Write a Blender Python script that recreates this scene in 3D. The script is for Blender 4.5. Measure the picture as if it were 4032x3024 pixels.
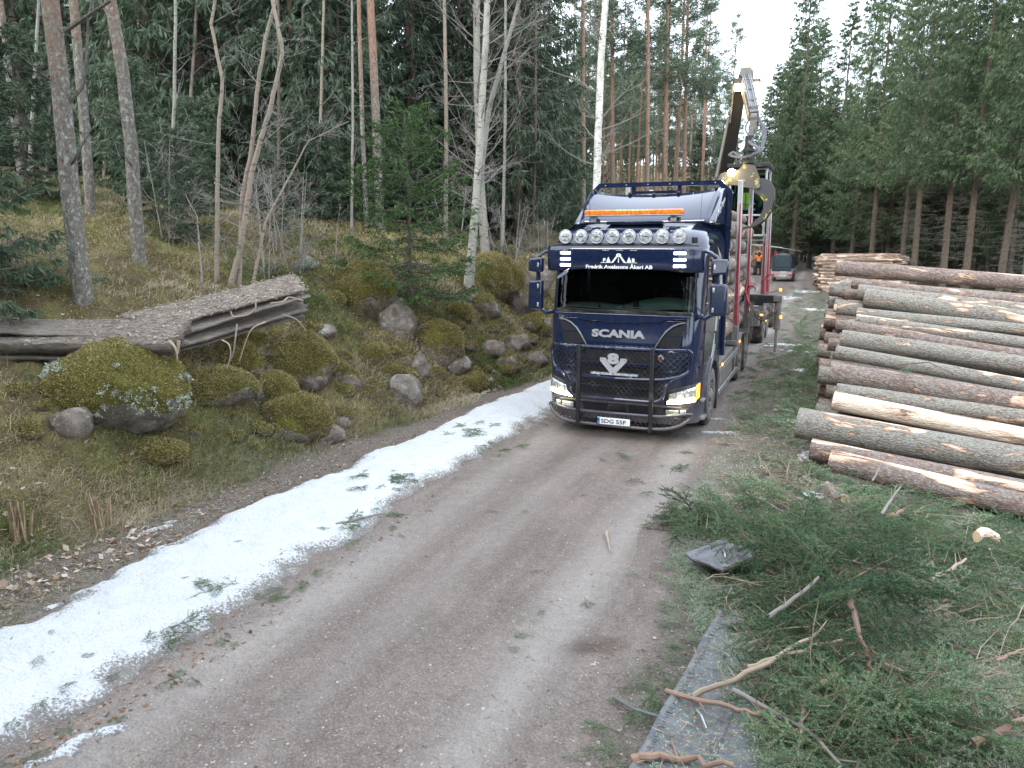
import bpy, bmesh, math, random
import numpy as np
from mathutils import Vector, Matrix
PI = math.pi
SC = bpy.context.scene
COL = SC.collection
for o in list(bpy.data.objects): bpy.data.objects.remove(o)

# ------------------------------------------------------------------ camera
CF = 2948.08; CH = 3.114; CP = 0.18937; CYAW = 0.39752
CC = np.array([2.975, -11.538, CH])
cam = bpy.data.cameras.new('Camera'); camo = bpy.data.objects.new('Camera', cam); COL.objects.link(camo)
camo.location = CC; camo.rotation_euler = (PI/2-CP, 0, CYAW)
cam.sensor_width = 36; cam.lens = 36*CF/4032; cam.clip_end = 2000; cam.clip_start = .05
SC.camera = camo
# ------------------------------------------------------------------ world / sun
SUN_EL, SUN_AZ = 38, 200
w = bpy.data.worlds.new("World"); SC.world = w; w.use_nodes = True
nt = w.node_tree; bg = nt.nodes['Background']
sky = nt.nodes.new('ShaderNodeTexSky'); sky.sky_type = 'NISHITA'; sky.sun_disc = False
sky.sun_elevation = math.radians(SUN_EL); sky.sun_rotation = math.radians(SUN_AZ)
sky.air_density = 1.0; sky.dust_density = 4.0; sky.ozone_density = 1.0
cl = nt.nodes.new('ShaderNodeMix'); cl.data_type = 'RGBA'
tc = nt.nodes.new('ShaderNodeTexCoord'); cn = nt.nodes.new('ShaderNodeTexNoise'); cn.inputs['Scale'].default_value = 2.2
cn.inputs['Detail'].default_value = 5
nt.links.new(tc.outputs['Generated'], cn.inputs['Vector'])
mr = nt.nodes.new('ShaderNodeMapRange'); mr.inputs['From Min'].default_value = .3; mr.inputs['From Max'].default_value = .7
mr.inputs['To Min'].default_value = .78; mr.inputs['To Max'].default_value = .92
nt.links.new(cn.outputs['Fac'], mr.inputs['Value']); nt.links.new(mr.outputs['Result'], cl.inputs['Factor'])
nt.links.new(sky.outputs['Color'], cl.inputs['A']); cl.inputs['B'].default_value = (9.1, 10.0, 11.1, 1)
nt.links.new(cl.outputs['Result'], bg.inputs['Color']); bg.inputs['Strength'].default_value = .13
sl = bpy.data.lights.new('Sun', 'SUN'); sl.energy = .95; sl.angle = math.radians(25); sl.color = (1, .97, .93)
so = bpy.data.objects.new('Sun', sl); COL.objects.link(so)
so.rotation_euler = (math.radians(90-SUN_EL), 0, math.radians(180-SUN_AZ))
SC.view_settings.view_transform = 'Standard'; SC.view_settings.look = 'None'
SC.view_settings.exposure = 1.46; SC.view_settings.gamma = 1
SC.render.engine = 'CYCLES'
SC.cycles.max_bounces = 5; SC.cycles.transparent_max_bounces = 12; SC.cycles.diffuse_bounces = 3

# ------------------------------------------------------------------ pixel helpers (photograph scaled to 2212 wide)
RV = np.array([math.cos(CYAW), math.sin(CYAW), 0.]); FV = np.array([-math.sin(CYAW), math.cos(CYAW), 0.])
def ray(a, b):
    u = (a*1.8228-2016)/CF; v = (b*1.8228-1512)/CF
    return u*RV+(math.cos(CP)-v*math.sin(CP))*FV+np.array([0, 0, -math.sin(CP)-v*math.cos(CP)])
def G(a, b, z=0.):
    d = ray(a, b); return CC+d*(z-CH)/d[2]
def A(a, b, Z):
    d = ray(a, b); return CC+d*Z/np.dot(d, FV)
def T(a, b, zmin=5, zmax=70):
    d = ray(a, b); k = 1/np.dot(d, FV); Z = zmin
    while Z < zmax:
        P = CC+d*k*Z
        if P[2] <= float(hgt(P[0], P[1])): return P
        Z += .08
    return P
# ------------------------------------------------------------------ noise
def _h(ix, iy, s):
    n = (ix.astype(np.int64)*374761393+iy.astype(np.int64)*668265263+s*982451653) & 0xffffffff
    n = ((n ^ (n >> 13))*1274126177) & 0xffffffff
    return ((n ^ (n >> 16)) & 0xffff)/65535.
def vn(x, y, s=0):
    x = np.asarray(x, float); y = np.asarray(y, float)
    ix = np.floor(x); iy = np.floor(y); fx = x-ix; fy = y-iy
    fx = fx*fx*(3-2*fx); fy = fy*fy*(3-2*fy)
    a = _h(ix, iy, s); b = _h(ix+1, iy, s); c = _h(ix, iy+1, s); d = _h(ix+1, iy+1, s)
    return (a*(1-fx)+b*fx)*(1-fy)+(c*(1-fx)+d*fx)*fy
def fbm(x, y, s=0, o=4):
    t = 0; a = .5; k = 1.
    for i in range(o):
        t = t+a*(vn(x*k+i*17.3, y*k-i*9.1, s+i)-.5); a *= .5; k *= 2.03
    return t
def sstep(a, b, x):
    t = np.clip((np.asarray(x, float)-a)/(b-a), 0, 1); return t*t*(3-2*t)
def edge(y): return np.interp(y, [-14, -6.4, -4.7, -3, .7, 5.4, 12, 60, 130], [-4.9, -4.3, -4.2, -4.2, -3.7, -3.15, -3.1, -3.6, -8])
def hgt(x, y):
    x = np.asarray(x, float); y = np.asarray(y, float)
    u = edge(y)+.35*fbm(x*.0+3.1, y*.8, 5)-x
    hb = np.interp(u, [0, .5, 1, 2, 2.5, 3.7, 6.3, 11, 12.4, 20, 35, 90], [0, .42, .92, 1.85, 2.2, 2.7, 3.5, 4.3, 4.65, 5.4, 6.6, 11])
    hb = hb*(1-.28*sstep(8, 40, y))
    m = sstep(0, 1.2, u)
    h = hb+m*(.55*fbm(x*.9, y*.9, 11)+.36*fbm(x*2.4, y*2.4, 12)+.07*fbm(x*8, y*8, 13, 3))+.0*x
    h = h+np.interp(y, [-20, 24, 41, 48, 60, 130], [0, 0, .42, .53, .75, 3])*1.
    h = h-.15*np.clip(x-3.3, 0, 5)*(1-sstep(20, 30, y))
    h = h-.8*np.exp(-((x+7.0)/1.3)**2-((y+5.4)/1.0)**2)
    h = h+13*sstep(75, 170, np.hypot(np.clip(x, 0, None)*1.15, np.clip(y, 0, None)))*sstep(-80, -20, x+.3*y)
    rd = 1-sstep(2.0, 3.2, x)
    h = h-.022*np.exp(-((x+.95)/.35)**2)*rd-.022*np.exp(-((x-1.0)/.35)**2)+.03*fbm(x*1.3, y*.5, 21)+.012*fbm(x*7, y*7, 22, 3)
    sl_ = sstep(2.2, 3.4, x)*(1-sstep(8, 14, x))*(1-sstep(-3.6, -1.8, y))
    h = h+sl_*(.12+.35*fbm(x*.9, y*.9, 31))
    return h
# ------------------------------------------------------------------ mesh helpers
def newobj(name, me, mat=None, parent=None):
    o = bpy.data.objects.new(name, me); COL.objects.link(o)
    if mat is not None:
        for m in (mat if isinstance(mat, (list, tuple)) else [mat]): me.materials.append(m)
    if parent is not None: o.parent = parent
    return o
def mesh_np(name, V, F, mat, parent=None, attrs=None, smooth=True):
    me = bpy.data.meshes.new(name); V = np.asarray(V, np.float32); F = np.asarray(F, np.int32); k = F.shape[1]
    me.vertices.add(len(V)); me.vertices.foreach_set('co', V.ravel())
    me.loops.add(F.size); me.loops.foreach_set('vertex_index', F.ravel())
    me.polygons.add(len(F)); me.polygons.foreach_set('loop_start', np.arange(0, F.size, k, dtype=np.int32))
    me.polygons.foreach_set('use_smooth', np.full(len(F), smooth))
    me.update(calc_edges=True)
    for n, a in (attrs or {}).items():
        at = me.attributes.new(n, 'FLOAT', 'POINT'); at.data.foreach_set('value', np.asarray(a, np.float32).ravel())
    return newobj(name, me, mat, parent)
def tag(o, label=None, cat=None, group=None, kind=None):
    if label: o['label'] = label
    if cat: o['category'] = cat
    if group: o['group'] = group
    if kind: o['kind'] = kind
    return o
def thing(name, label, cat, loc=(0, 0, 0), rotz=0, group=None):
    o = bpy.data.objects.new(name, None); COL.objects.link(o); o.location = loc; o.rotation_euler = (0, 0, rotz)
    o.empty_display_size = .2
    return tag(o, label, cat, group)
KIDS = {}
def copy_tree(o, parent=None):
    c = o.copy(); COL.objects.link(c); c.parent = parent
    for ch in [x for x in bpy.data.objects if x.parent == o]: copy_tree(ch, c)
    return c
def dup(o, kids):   # kids: direct children list, no scan of the whole file
    c = o.copy(); COL.objects.link(c)
    for k in kids:
        d = k.copy(); COL.objects.link(d); d.parent = c
    return c
class MB:
    def __init__(s): s.v = []; s.f = []
    def add(s, vs, fs):
        n = len(s.v); s.v += [tuple(map(float, q)) for q in vs]; s.f += [tuple(n+i for i in f) for f in fs]; return s
    def box(s, c, d, rot=None):
        x, y, z = (q/2 for q in d)
        P = [Vector((i, j, k)) for i in (-x, x) for j in (-y, y) for k in (-z, z)]
        if rot is not None: P = [rot @ q for q in P]
        P = [q+Vector(c) for q in P]
        return s.add(P, [(0, 1, 3, 2), (4, 6, 7, 5), (0, 4, 5, 1), (2, 3, 7, 6), (0, 2, 6, 4), (1, 5, 7, 3)])
    def hexa(s, P):  # 8 pts: bottom quad 0-3, top quad 4-7
        return s.add(P, [(0, 3, 2, 1), (4, 5, 6, 7), (0, 1, 5, 4), (1, 2, 6, 5), (2, 3, 7, 6), (3, 0, 4, 7)])
    def tube(s, pts, r, n=8, caps=True, flat=1.):
        pts = [Vector(q) for q in pts]; m = len(pts)
        rs = r if isinstance(r, (list, tuple)) else [r]*m
        up = None; vs = []
        for i, q in enumerate(pts):
            d = (pts[min(i+1, m-1)]-pts[max(i-1, 0)]).normalized()
            if up is None:
                up = Vector((0, 0, 1)) if abs(d.z) < .9 else Vector((1, 0, 0))
            sd = d.cross(up).normalized(); up = sd.cross(d).normalized()
            for k in range(n):
                a = 2*PI*k/n+PI/n; vs.append(q+(sd*math.cos(a)+up*math.sin(a)*flat)*rs[i])
        fs = [(i*n+k, i*n+(k+1) % n, (i+1)*n+(k+1) % n, (i+1)*n+k) for i in range(m-1) for k in range(n)]
        if caps: fs += [tuple(range(n))[::-1], tuple((m-1)*n+k for k in range(n))]
        return s.add(vs, fs)
    def cyl(s, p0, p1, r0, r1=None, n=24, caps=True):
        return s.tube([p0, p1], [r0, r0 if r1 is None else r1], n, caps)
    def prism(s, poly, ax, a, b):
        f = {'y': lambda p, t: (p[0], t, p[1]), 'x': lambda p, t: (t, p[0], p[1]), 'z': lambda p, t: (p[0], p[1], t)}[ax]
        n = len(poly)
        vs = [f(q, a) for q in poly]+[f(q, b) for q in poly]
        return s.add(vs, [tuple(range(n)), tuple(range(2*n-1, n-1, -1))]+[(i, (i+1) % n, n+(i+1) % n, n+i) for i in range(n)])
    def sphere(s, c, r, nu=16, nv=10):
        r = (r, r, r) if not isinstance(r, (tuple, list)) else r
        vs = [(c[0], c[1], c[2]+r[2])]
        for j in range(1, nv):
            t = PI*j/nv
            for i in range(nu):
                a = 2*PI*i/nu; vs.append((c[0]+r[0]*math.sin(t)*math.cos(a), c[1]+r[1]*math.sin(t)*math.sin(a), c[2]+r[2]*math.cos(t)))
        vs.append((c[0], c[1], c[2]-r[2])); L = len(vs)-1
        fs = [(0, 1+i, 1+(i+1) % nu) for i in range(nu)]
        fs += [(1+j*nu+i, 1+(j+1)*nu+i, 1+(j+1)*nu+(i+1) % nu, 1+j*nu+(i+1) % nu) for j in range(nv-2) for i in range(nu)]
        fs += [(L, 1+(nv-2)*nu+(i+1) % nu, 1+(nv-2)*nu+i) for i in range(nu)]
        return s.add(vs, fs)
    def build(s, name, mat, parent=None, bevel=0, ang=35, seg=2):
        me = bpy.data.meshes.new(name); me.from_pydata(s.v, [], s.f)
        bm = bmesh.new(); bm.from_mesh(me); bmesh.ops.recalc_face_normals(bm, faces=bm.faces); bm.to_mesh(me); bm.free()
        me.polygons.foreach_set('use_smooth', [True]*len(me.polygons))
        me.set_sharp_from_angle(angle=math.radians(ang))
        o = newobj(name, me, mat, parent)
        if bevel:
            b = o.modifiers.new('Bevel', 'BEVEL'); b.width = bevel; b.segments = seg; b.limit_method = 'ANGLE'; b.angle_limit = math.radians(40)
        return o
def cr(pts, n=5):
    P = [np.array(p, float) for p in pts]; P = [2*P[0]-P[1]]+P+[2*P[-1]-P[-2]]; out = []
    for i in range(1, len(P)-2):
        for k in range(n):
            t = k/n; a, b, c, d = P[i-1:i+3]; out.append(tuple(.5*(2*b+(c-a)*t+(2*a-5*b+4*c-d)*t*t+(3*b-a-3*c+d)*t**3)))
    return out+[tuple(P[-2])]
def text_mesh(s, fn, offset=0., extrude=.1, res=3, shear=0.):
    """text as verts mapped by fn(u, v, w): u, v in 0..1 over the text's box, w 0..1 through its depth"""
    cu = bpy.data.curves.new('text', 'FONT'); cu.body = s; cu.offset = offset; cu.extrude = extrude; cu.resolution_u = res; cu.shear = shear
    ob = bpy.data.objects.new('text', cu); COL.objects.link(ob)
    dg = bpy.context.evaluated_depsgraph_get(); me = bpy.data.meshes.new_from_object(ob.evaluated_get(dg))
    bpy.data.objects.remove(ob); bpy.data.curves.remove(cu)
    n = len(me.vertices); co = np.zeros(n*3, np.float32); me.vertices.foreach_get('co', co); co = co.reshape(n, 3)
    mn = co.min(0); mx = co.max(0); uvw = (co-mn)/np.maximum(mx-mn, 1e-6)
    out = np.array([fn(*q) for q in uvw], np.float32); me.vertices.foreach_set('co', out.ravel()); me.update()
    return me
def text_obj(name, s, fn, mat, parent, **k):
    me = text_mesh(s, fn, **k)
    return newobj(name, me, mat, parent)
# ------------------------------------------------------------------ materials
class NM:
    def __init__(s, name):
        s.m = bpy.data.materials.new(name); s.m.use_nodes = True; s.t = s.m.node_tree; s.b = s.t.nodes['Principled BSDF']
        s.out = s.t.nodes['Material Output']
        s.vec = {}
    def n(s, ty, **k):
        q = s.t.nodes.new(ty)
        for a, b in k.items(): setattr(q, a, b)
        return q
    def l(s, a, b): s.t.links.new(a, b)
    def co(s, kind='obj', scale=(1, 1, 1), rnd=False):
        key = (kind, scale, rnd)
        if key in s.vec: return s.vec[key]
        if kind == 'world': o = s.n('ShaderNodeNewGeometry').outputs['Position']
        else: o = s.n('ShaderNodeTexCoord').outputs['Object' if kind == 'obj' else 'Generated']
        if rnd:
            oi = s.n('ShaderNodeObjectInfo'); va = s.n('ShaderNodeVectorMath', operation='MULTIPLY_ADD')
            s.l(oi.outputs['Random'], va.inputs[0]); va.inputs[1].default_value = (37, 53, 71); s.l(o, va.inputs[2]); o = va.outputs[0]
        mp = s.n('ShaderNodeMapping'); mp.inputs['Scale'].default_value = scale; s.l(o, mp.inputs['Vector'])
        s.vec[key] = mp.outputs[0]; return mp.outputs[0]
    def noise(s, scale, detail=4, rough=.55, co=None, dist=0):
        q = s.n('ShaderNodeTexNoise'); q.inputs['Scale'].default_value = scale; q.inputs['Detail'].default_value = detail
        q.inputs['Roughness'].default_value = rough; q.inputs['Distortion'].default_value = dist
        s.l(co if co is not None else s.co(), q.inputs['Vector']); return q.outputs['Fac']
    def vor(s, scale, co=None, feat='F1', out='Distance'):
        q = s.n('ShaderNodeTexVoronoi', feature=feat); q.inputs['Scale'].default_value = scale
        s.l(co if co is not None else s.co(), q.inputs['Vector']); return q.outputs[out]
    def ramp(s, fac, stops, interp='LINEAR'):
        q = s.n('ShaderNodeValToRGB'); cr = q.color_ramp; cr.interpolation = interp
        while len(cr.elements) > 1: cr.elements.remove(cr.elements[-1])
        for i, (p, c) in enumerate(stops):
            e = cr.elements[0] if i == 0 else cr.elements.new(p)
            e.position = p; e.color = (*c, 1) if isinstance(c, (tuple, list)) else (c, c, c, 1)
        s.l(fac, q.inputs['Fac']); return q.outputs['Color']
    def mix(s, f, a, b, bt='MIX'):
        q = s.n('ShaderNodeMix', data_type='RGBA', blend_type=bt)
        for v, k in ((f, 'Factor'), (a, 'A'), (b, 'B')):
            if isinstance(v, (int, float)): q.inputs[k].default_value = v if k == 'Factor' else (v, v, v, 1)
            elif isinstance(v, (tuple, list)): q.inputs[k].default_value = (*v, 1)
            else: s.l(v, q.inputs[k])
        return q.outputs['Result']
    def math(s, op, a, b=0., clamp=False):
        q = s.n('ShaderNodeMath', operation=op, use_clamp=clamp)
        for i, v in enumerate((a, b)):
            if isinstance(v, (int, float)): q.inputs[i].default_value = v
            else: s.l(v, q.inputs[i])
        return q.outputs[0]
    def attr(s, n): return s.n('ShaderNodeAttribute', attribute_name=n).outputs['Fac']
    def xyz(s, kind='obj'):
        q = s.n('ShaderNodeSeparateXYZ'); s.l(s.co(kind), q.inputs[0]); return q.outputs
    def nz(s):
        q = s.n('ShaderNodeSeparateXYZ'); s.l(s.n('ShaderNodeNewGeometry').outputs['Normal'], q.inputs[0]); return q.outputs[2]
    def rand(s): return s.n('ShaderNodeObjectInfo').outputs['Random']
    def col(s, c):
        if isinstance(c, (tuple, list)): s.b.inputs['Base Color'].default_value = (*c, 1)
        else: s.l(c, s.b.inputs['Base Color'])
        return s
    def set(s, **k):
        for a, v in k.items():
            i = s.b.inputs[{'rough': 'Roughness', 'metal': 'Metallic', 'spec': 'Specular IOR Level', 'coat': 'Coat Weight', 'coatr': 'Coat Roughness', 'sheen': 'Sheen Weight', 'sub': 'Subsurface Weight'}[a]]
            if isinstance(v, (int, float)): i.default_value = v
            else: s.l(v, i)
        return s
    def bump(s, h, st=.5, d=.02):
        q = s.n('ShaderNodeBump'); q.inputs['Strength'].default_value = st; q.inputs['Distance'].default_value = d
        s.l(h, q.inputs['Height']); s.l(q.outputs[0], s.b.inputs['Normal']); return s
def simple(name, c, rough=.5, metal=0., var=.25, scale=6, dirt=None, bump=0., spec=.5, coat=0., dirt_amt=(.45, .7)):
    m = NM(name); nz = m.noise(scale, 5)
    c2 = tuple(q*(1-var) for q in c); col = m.mix(nz, c2, c)
    if dirt is not None:
        dn = m.noise(scale*.7, 6, .65, co=m.co('world')); f = m.ramp(dn, [(dirt_amt[0], 0.), (dirt_amt[1], 1.)])
        col = m.mix(f, col, dirt); rr = m.math('ADD', m.math('MULTIPLY', f, .4), rough, True)
        m.set(rough=rr)
    else: m.set(rough=m.math('ADD', m.math('MULTIPLY', nz, .2), rough-.1, True))
    m.col(col).set(metal=metal, spec=spec, coat=coat)
    if bump: m.bump(m.noise(scale*6, 4), bump, .01)
    return m.m
def emis(name, c, st):
    m = NM(name); m.b.inputs['Emission Color'].default_value = (*c, 1); m.b.inputs['Emission Strength'].default_value = st
    m.col(tuple(min(1, q*.8) for q in c)); return m.m
def glass(name, tint, rough=.02, ior=1.5, mirror=0.):
    m = NM(name); tr = m.n('ShaderNodeBsdfTransparent'); tr.inputs[0].default_value = (*tint, 1)
    gl = m.n('ShaderNodeBsdfGlossy'); gl.inputs['Roughness'].default_value = rough; gl.inputs[0].default_value = (.95, .97, 1, 1)
    fr = m.n('ShaderNodeFresnel'); fr.inputs[0].default_value = ior; mx = m.n('ShaderNodeMixShader')
    f = m.math('ADD', fr.outputs[0], mirror, True)
    m.l(f, mx.inputs[0]); m.l(tr.outputs[0], mx.inputs[1]); m.l(gl.outputs[0], mx.inputs[2]); m.l(mx.outputs[0], m.out.inputs[0]); return m.m
# ------------------------------------------------------------------ ground
def mat_ground(road=False):
    m = NM('road_dirt' if road else 'forest_ground'); W_ = m.co('world')
    n1 = m.noise(1.1, 6, .6, W_); n2 = m.noise(9, 7, .7, W_); n3 = m.noise(60, 4, .7, W_)
    st = m.vor(38, W_); st2 = m.vor(95, W_, out='Color')
    dirt = m.ramp(n2, [(.25, (.085, .069, .060)), (.5, (.140, .119, .106)), (.75, (.215, .190, .172))])
    dirt = m.mix(m.ramp(n1, [(.35, 0.), (.65, .5)]), dirt, (.25, .20, .175))
    sw = m.noise(1., 5, .6, m.co('world', (3.2, .35, 1)))
    dirt = m.mix(m.ramp(sw, [(.38, .65), (.60, 0.)]), dirt, (.105, .082, .072))
    soil = m.ramp(n2, [(.3, (.045, .036, .032)), (.55, (.105, .086, .075)), (.8, (.185, .16, .145))])
    sv = m.n('ShaderNodeSeparateColor'); m.l(st2, sv.inputs[0])
    peb = m.ramp(sv.outputs[0], [(.0, (.12, .10, .09)), (.6, (.26, .225, .20)), (1., (.55, .50, .46))])
    dirt = m.mix(.20, dirt, peb); soil = m.mix(.28, soil, peb)
    rd = m.attr('road'); base = m.mix(rd, soil, dirt)
    dk = m.attr('dark'); base = m.mix(dk, base, (.075, .055, .045))
    lt = m.attr('lite'); base = m.mix(m.math('MULTIPLY', lt, m.math('ADD', .25, m.math('MULTIPLY', n2, .7))), base, (.33, .305, .285))
    sd = m.ramp(m.noise(34, 5, .8, W_), [(.62, 0.), (.67, .8)]); base = m.mix(sd, base, (.07, .06, .04))
    if not road:
        mc = m.ramp(n1, [(.25, (.065, .08, .03)), (.40, (.15, .15, .05)), (.50, (.12, .09, .055)), (.60, (.20, .18, .075)), (.8, (.27, .225, .14))])
        mf = m.ramp(n3, [(.3, .45), (.7, 1.)]); mc = m.mix(1., mc, mf, 'MULTIPLY')
        vm = m.math('ADD', m.attr('veg'), m.math('MULTIPLY', m.math('SUBTRACT', n2, .5), 1.3), True)
        base = m.mix(m.ramp(vm, [(.35, 0.), (.6, 1.)]), base, mc)
        lc = m.ramp(m.noise(22, 6, .8, W_), [(.3, (.045, .040, .032)), (.48, (.095, .088, .070)), (.6, (.155, .14, .12)), (.75, (.27, .25, .22))])
        lm = m.math('ADD', m.attr('litter'), m.math('MULTIPLY', m.math('SUBTRACT', n2, .5), 1.2), True)
        base = m.mix(m.ramp(lm, [(.35, 0.), (.65, .9)]), base, lc)
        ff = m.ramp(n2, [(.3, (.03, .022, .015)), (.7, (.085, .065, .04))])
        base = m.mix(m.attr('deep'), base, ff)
    m.col(base).set(rough=.93, spec=.15)
    hh = m.math('ADD', m.math('MULTIPLY', n2, .5), m.math('ADD', m.math('MULTIPLY', n3, .35), m.math('MULTIPLY', st, .5)))
    m.bump(hh, .9, .035); return m.m
def tracks(x, y):
    rough = .35*fbm(x*2, y*.6, 41)
    l = np.exp(-((x-1.10+rough*.5)/.24)**2)*1.2+np.exp(-((x+1.0+rough*.5)/.3)**2)*.9+np.exp(-((x+.15+rough)/.2)**2)*.5
    return np.clip(l*(.7+1.4*fbm(x*1.2, y*.5, 42)), 0, 1)
wet_c = G(1250, 1397)
def darkmask(x, y):
    c, s = math.cos(CYAW), math.sin(CYAW); dx = (x-wet_c[0]); dy = (y-wet_c[1])
    a = (dx*c+dy*s)/.36; b = (-dx*s+dy*c)/.17
    d = np.clip(1.6*(1-np.sqrt(a*a+b*b)+1.6*fbm(x*5, y*5, 51)), 0, 1)
    d2 = np.clip(2.*(fbm(x*2.2, y*2.2, 52)-.16), 0, .5)
    return np.maximum(d*.9, d2*.7)
def lines(segs):
    out = []
    for a, b, st in segs: out.append(np.arange(a, b, st))
    out.append([segs[-1][1]]); return np.concatenate(out)
def grid(xs, ys):
    X, Y = np.meshgrid(xs, ys); nx, ny = len(xs), len(ys); I = np.arange(nx*ny).reshape(ny, nx)
    F = np.stack([I[:-1, :-1], I[:-1, 1:], I[1:, 1:], I[1:, :-1]], -1).reshape(-1, 4); return X.ravel(), Y.ravel(), F
xs = lines([(-300, -90, 30), (-90, -30, 3), (-30, -14, .5), (-14, -9, .16), (-9, 7, .07), (7, 14, .25), (14, 60, 2), (60, 300, 30)])
ys = lines([(-60, -14, 6), (-14, -10, .4), (-10, 5, .07), (5, 16, .13), (16, 50, .5), (50, 130, 3), (130, 600, 40)])
X, Y, F = grid(xs, ys); Z = hgt(X, Y)
u = edge(Y)-X
veg = sstep(-.35, .45, u+.9*fbm(X*1.6, Y*1.6, 61))
lit = sstep(1.5, 2.6, X+.5*fbm(X, Y, 62)+.0*Y-np.interp(Y, [-10, -3, 0, 8, 20, 60], [0.1, -.2, .1, -.2, .1, .5])) 
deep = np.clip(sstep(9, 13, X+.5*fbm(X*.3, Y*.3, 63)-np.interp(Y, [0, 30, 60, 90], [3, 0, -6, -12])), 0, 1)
roadm = np.clip(sstep(-3.6, -2.2, X)*(1-.6*sstep(2.2, 3.5, X)), 0, 1)
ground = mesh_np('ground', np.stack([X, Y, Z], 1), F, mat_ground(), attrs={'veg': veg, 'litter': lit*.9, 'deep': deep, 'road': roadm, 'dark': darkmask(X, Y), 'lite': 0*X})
tag(ground, kind='structure')
xs = lines([(-2.1, 2.3, .05)]); ys = lines([(-14, 8, .05), (8, 90, .5)])
X, Y, F = grid(xs, ys)
wl = -1.75+.5*fbm(Y*.6, Y*0, 71); wr = np.interp(Y, [-14, -8, -4, 0, 10, 40, 90], [1.95, 1.85, 1.35, 1.5, 1.7, 1.9, 1.6])+.6*fbm(Y*.7, Y*0+5, 72)
ins = np.minimum(X-wl, wr-X)
Zr = hgt(X, Y)+.006-.05*(1-sstep(-.25, .02, ins))+.012*np.exp(-((X-1.15)/.26)**2)*np.sin(Y*2*PI/.11+X*4)*.35
keep = (ins[F] > -.3).any(1); F = F[keep]
us = np.unique(F); remap = np.full(len(X), -1); remap[us] = np.arange(len(us)); F = remap[F]
X, Y, Zr = X[us], Y[us], Zr[us]
tag(mesh_np('dirt_road', np.stack([X, Y, Zr], 1), F, mat_ground(True), attrs={'road': np.ones(len(X)), 'dark': darkmask(X, Y), 'lite': tracks(X, Y)}), kind='structure')
# ------------------------------------------------------------------ snow
def mat_snow():
    m = NM('snow'); W_ = m.co('world'); n = m.noise(5, 5, .6, W_)
    c = m.mix(n, (.66, .69, .73), (.86, .88, .90))
    th = m.attr('thick'); sp = m.noise(42, 5, .75, W_); big = m.noise(2.3, 4, .6, W_)
    k = m.math('ADD', sp, m.math('MULTIPLY', m.math('SUBTRACT', big, .5), .25))
    k2 = m.math('SUBTRACT', 1., m.math('ADD', k, m.math('MULTIPLY', th, .30)))
    c = m.mix(m.ramp(k2, [(.33, 0.), (.42, .85)]), c, (.20, .17, .145))
    m.col(c).set(rough=.6, spec=.3, sub=.0); m.bump(m.math('ADD', m.noise(18, 5, .7, W_), m.math('MULTIPLY', n, .8)), 1., .10); return m.m
def blobs(X, Y, L):
    t = np.full(X.shape, -1.)
    for (cx, cy, rx, ry, rot, a) in L:
        c, s = math.cos(rot), math.sin(rot); dx = X-cx; dy = Y-cy
        t = np.maximum(t, a*(1-np.sqrt(((dx*c+dy*s)/rx)**2+((-dx*s+dy*c)/ry)**2)))
    return t
def snow_patch(name, x0, x1, y0, y1, st, tf, amp, **k):
    X, Y, F = grid(np.arange(x0, x1, st), np.arange(y0, y1, st)); t = tf(X, Y)
    keep = (t[F] > -.05).any(1); F = F[keep]; us = np.unique(F); rm = np.full(len(X), -1); rm[us] = np.arange(len(us)); F = rm[F]
    X, Y, t = X[us], Y[us], t[us]
    Z = hgt(X, Y)+np.where(t > 0, amp*np.tanh(t*1.6)+.010, t*.5)+np.where(t > 0, 1, 0)*.05*amp/.09*np.clip(t, 0, 1)*fbm(X*5, Y*5, 82)
    return tag(mesh_np(name, np.stack([X, Y, Z], 1), F, MS, attrs={'thick': np.clip(t*1.6, 0, 1)}), kind='structure')
MS = mat_snow()
def strip(X, Y):
    L = np.interp(Y, [-12, -7.7, -5.5, -.9, 6, 14, 40], [-3.05, -2.95, -3.15, -2.95, -2.75, -2.7, -2.5])
    R = np.interp(Y, [-12, -8, -5.9, -3, 1.2, 8, 40], [-1.62, -1.58, -1.5, -1.57, -1.62, -1.75, -1.8])
    d = np.minimum(X-L, (R-X)*.8)
    t = d*2.8+1.2*fbm(X*1.7, Y*1.2, 83)+.8*fbm(X*6, Y*6, 84, 4)-.02-1.5*sstep(22, 30, Y)
    hole = G(500, 1385); t = t-1.3*np.exp(-((X-hole[0])/.16)**2-((Y-hole[1])/.2)**2)
    return t
snow_patch('snow', -4.2, -1., -12.5, 26, .045, strip, .11)
sp = []
for (a, b, wx, wy) in [(330, 1148, .22, .08), (370, 1130, .12, .06), (120, 1310, .1, .06), (745, 1197, .14, .05), (165, 1600, .3, .12), (90, 1640, .3, .1)]:
    q = G(a, b); sp.append((q[0], q[1], wx, wy, 1.1, .8))
for (a, b, wx, wy) in [(1580, 935, .55, .12), (1690, 910, .35, .3), (1700, 885, .3, .25), (1730, 825, .5, .3), (1720, 800, .6, .3), (1690, 745, .9, .35), (1720, 760, .6, .4), (1760, 1075, .35, .3), (1740, 1095, .35, .25), (1735, 985, .2, .3), (1755, 670, .6, .5), (1740, 640, .6, .8), (1720, 625, .9, 1.2), (1715, 612, .5, 1.6), (1795, 640, .7, .5), (1705, 650, .5, 1.2), (1550, 905, .3, .12), (1650, 700, .2, .6)]:
    q = G(a, b); sp.append((q[0], q[1], wx, wy, .3, .8))
snow_patch('snow', -6.5, 7, -11, 36, .05, lambda X, Y: blobs(X, Y, sp)+1.3*fbm(X*3, Y*3, 85)+1.6*fbm(X*9, Y*9, 86)-.16, .025)
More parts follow.
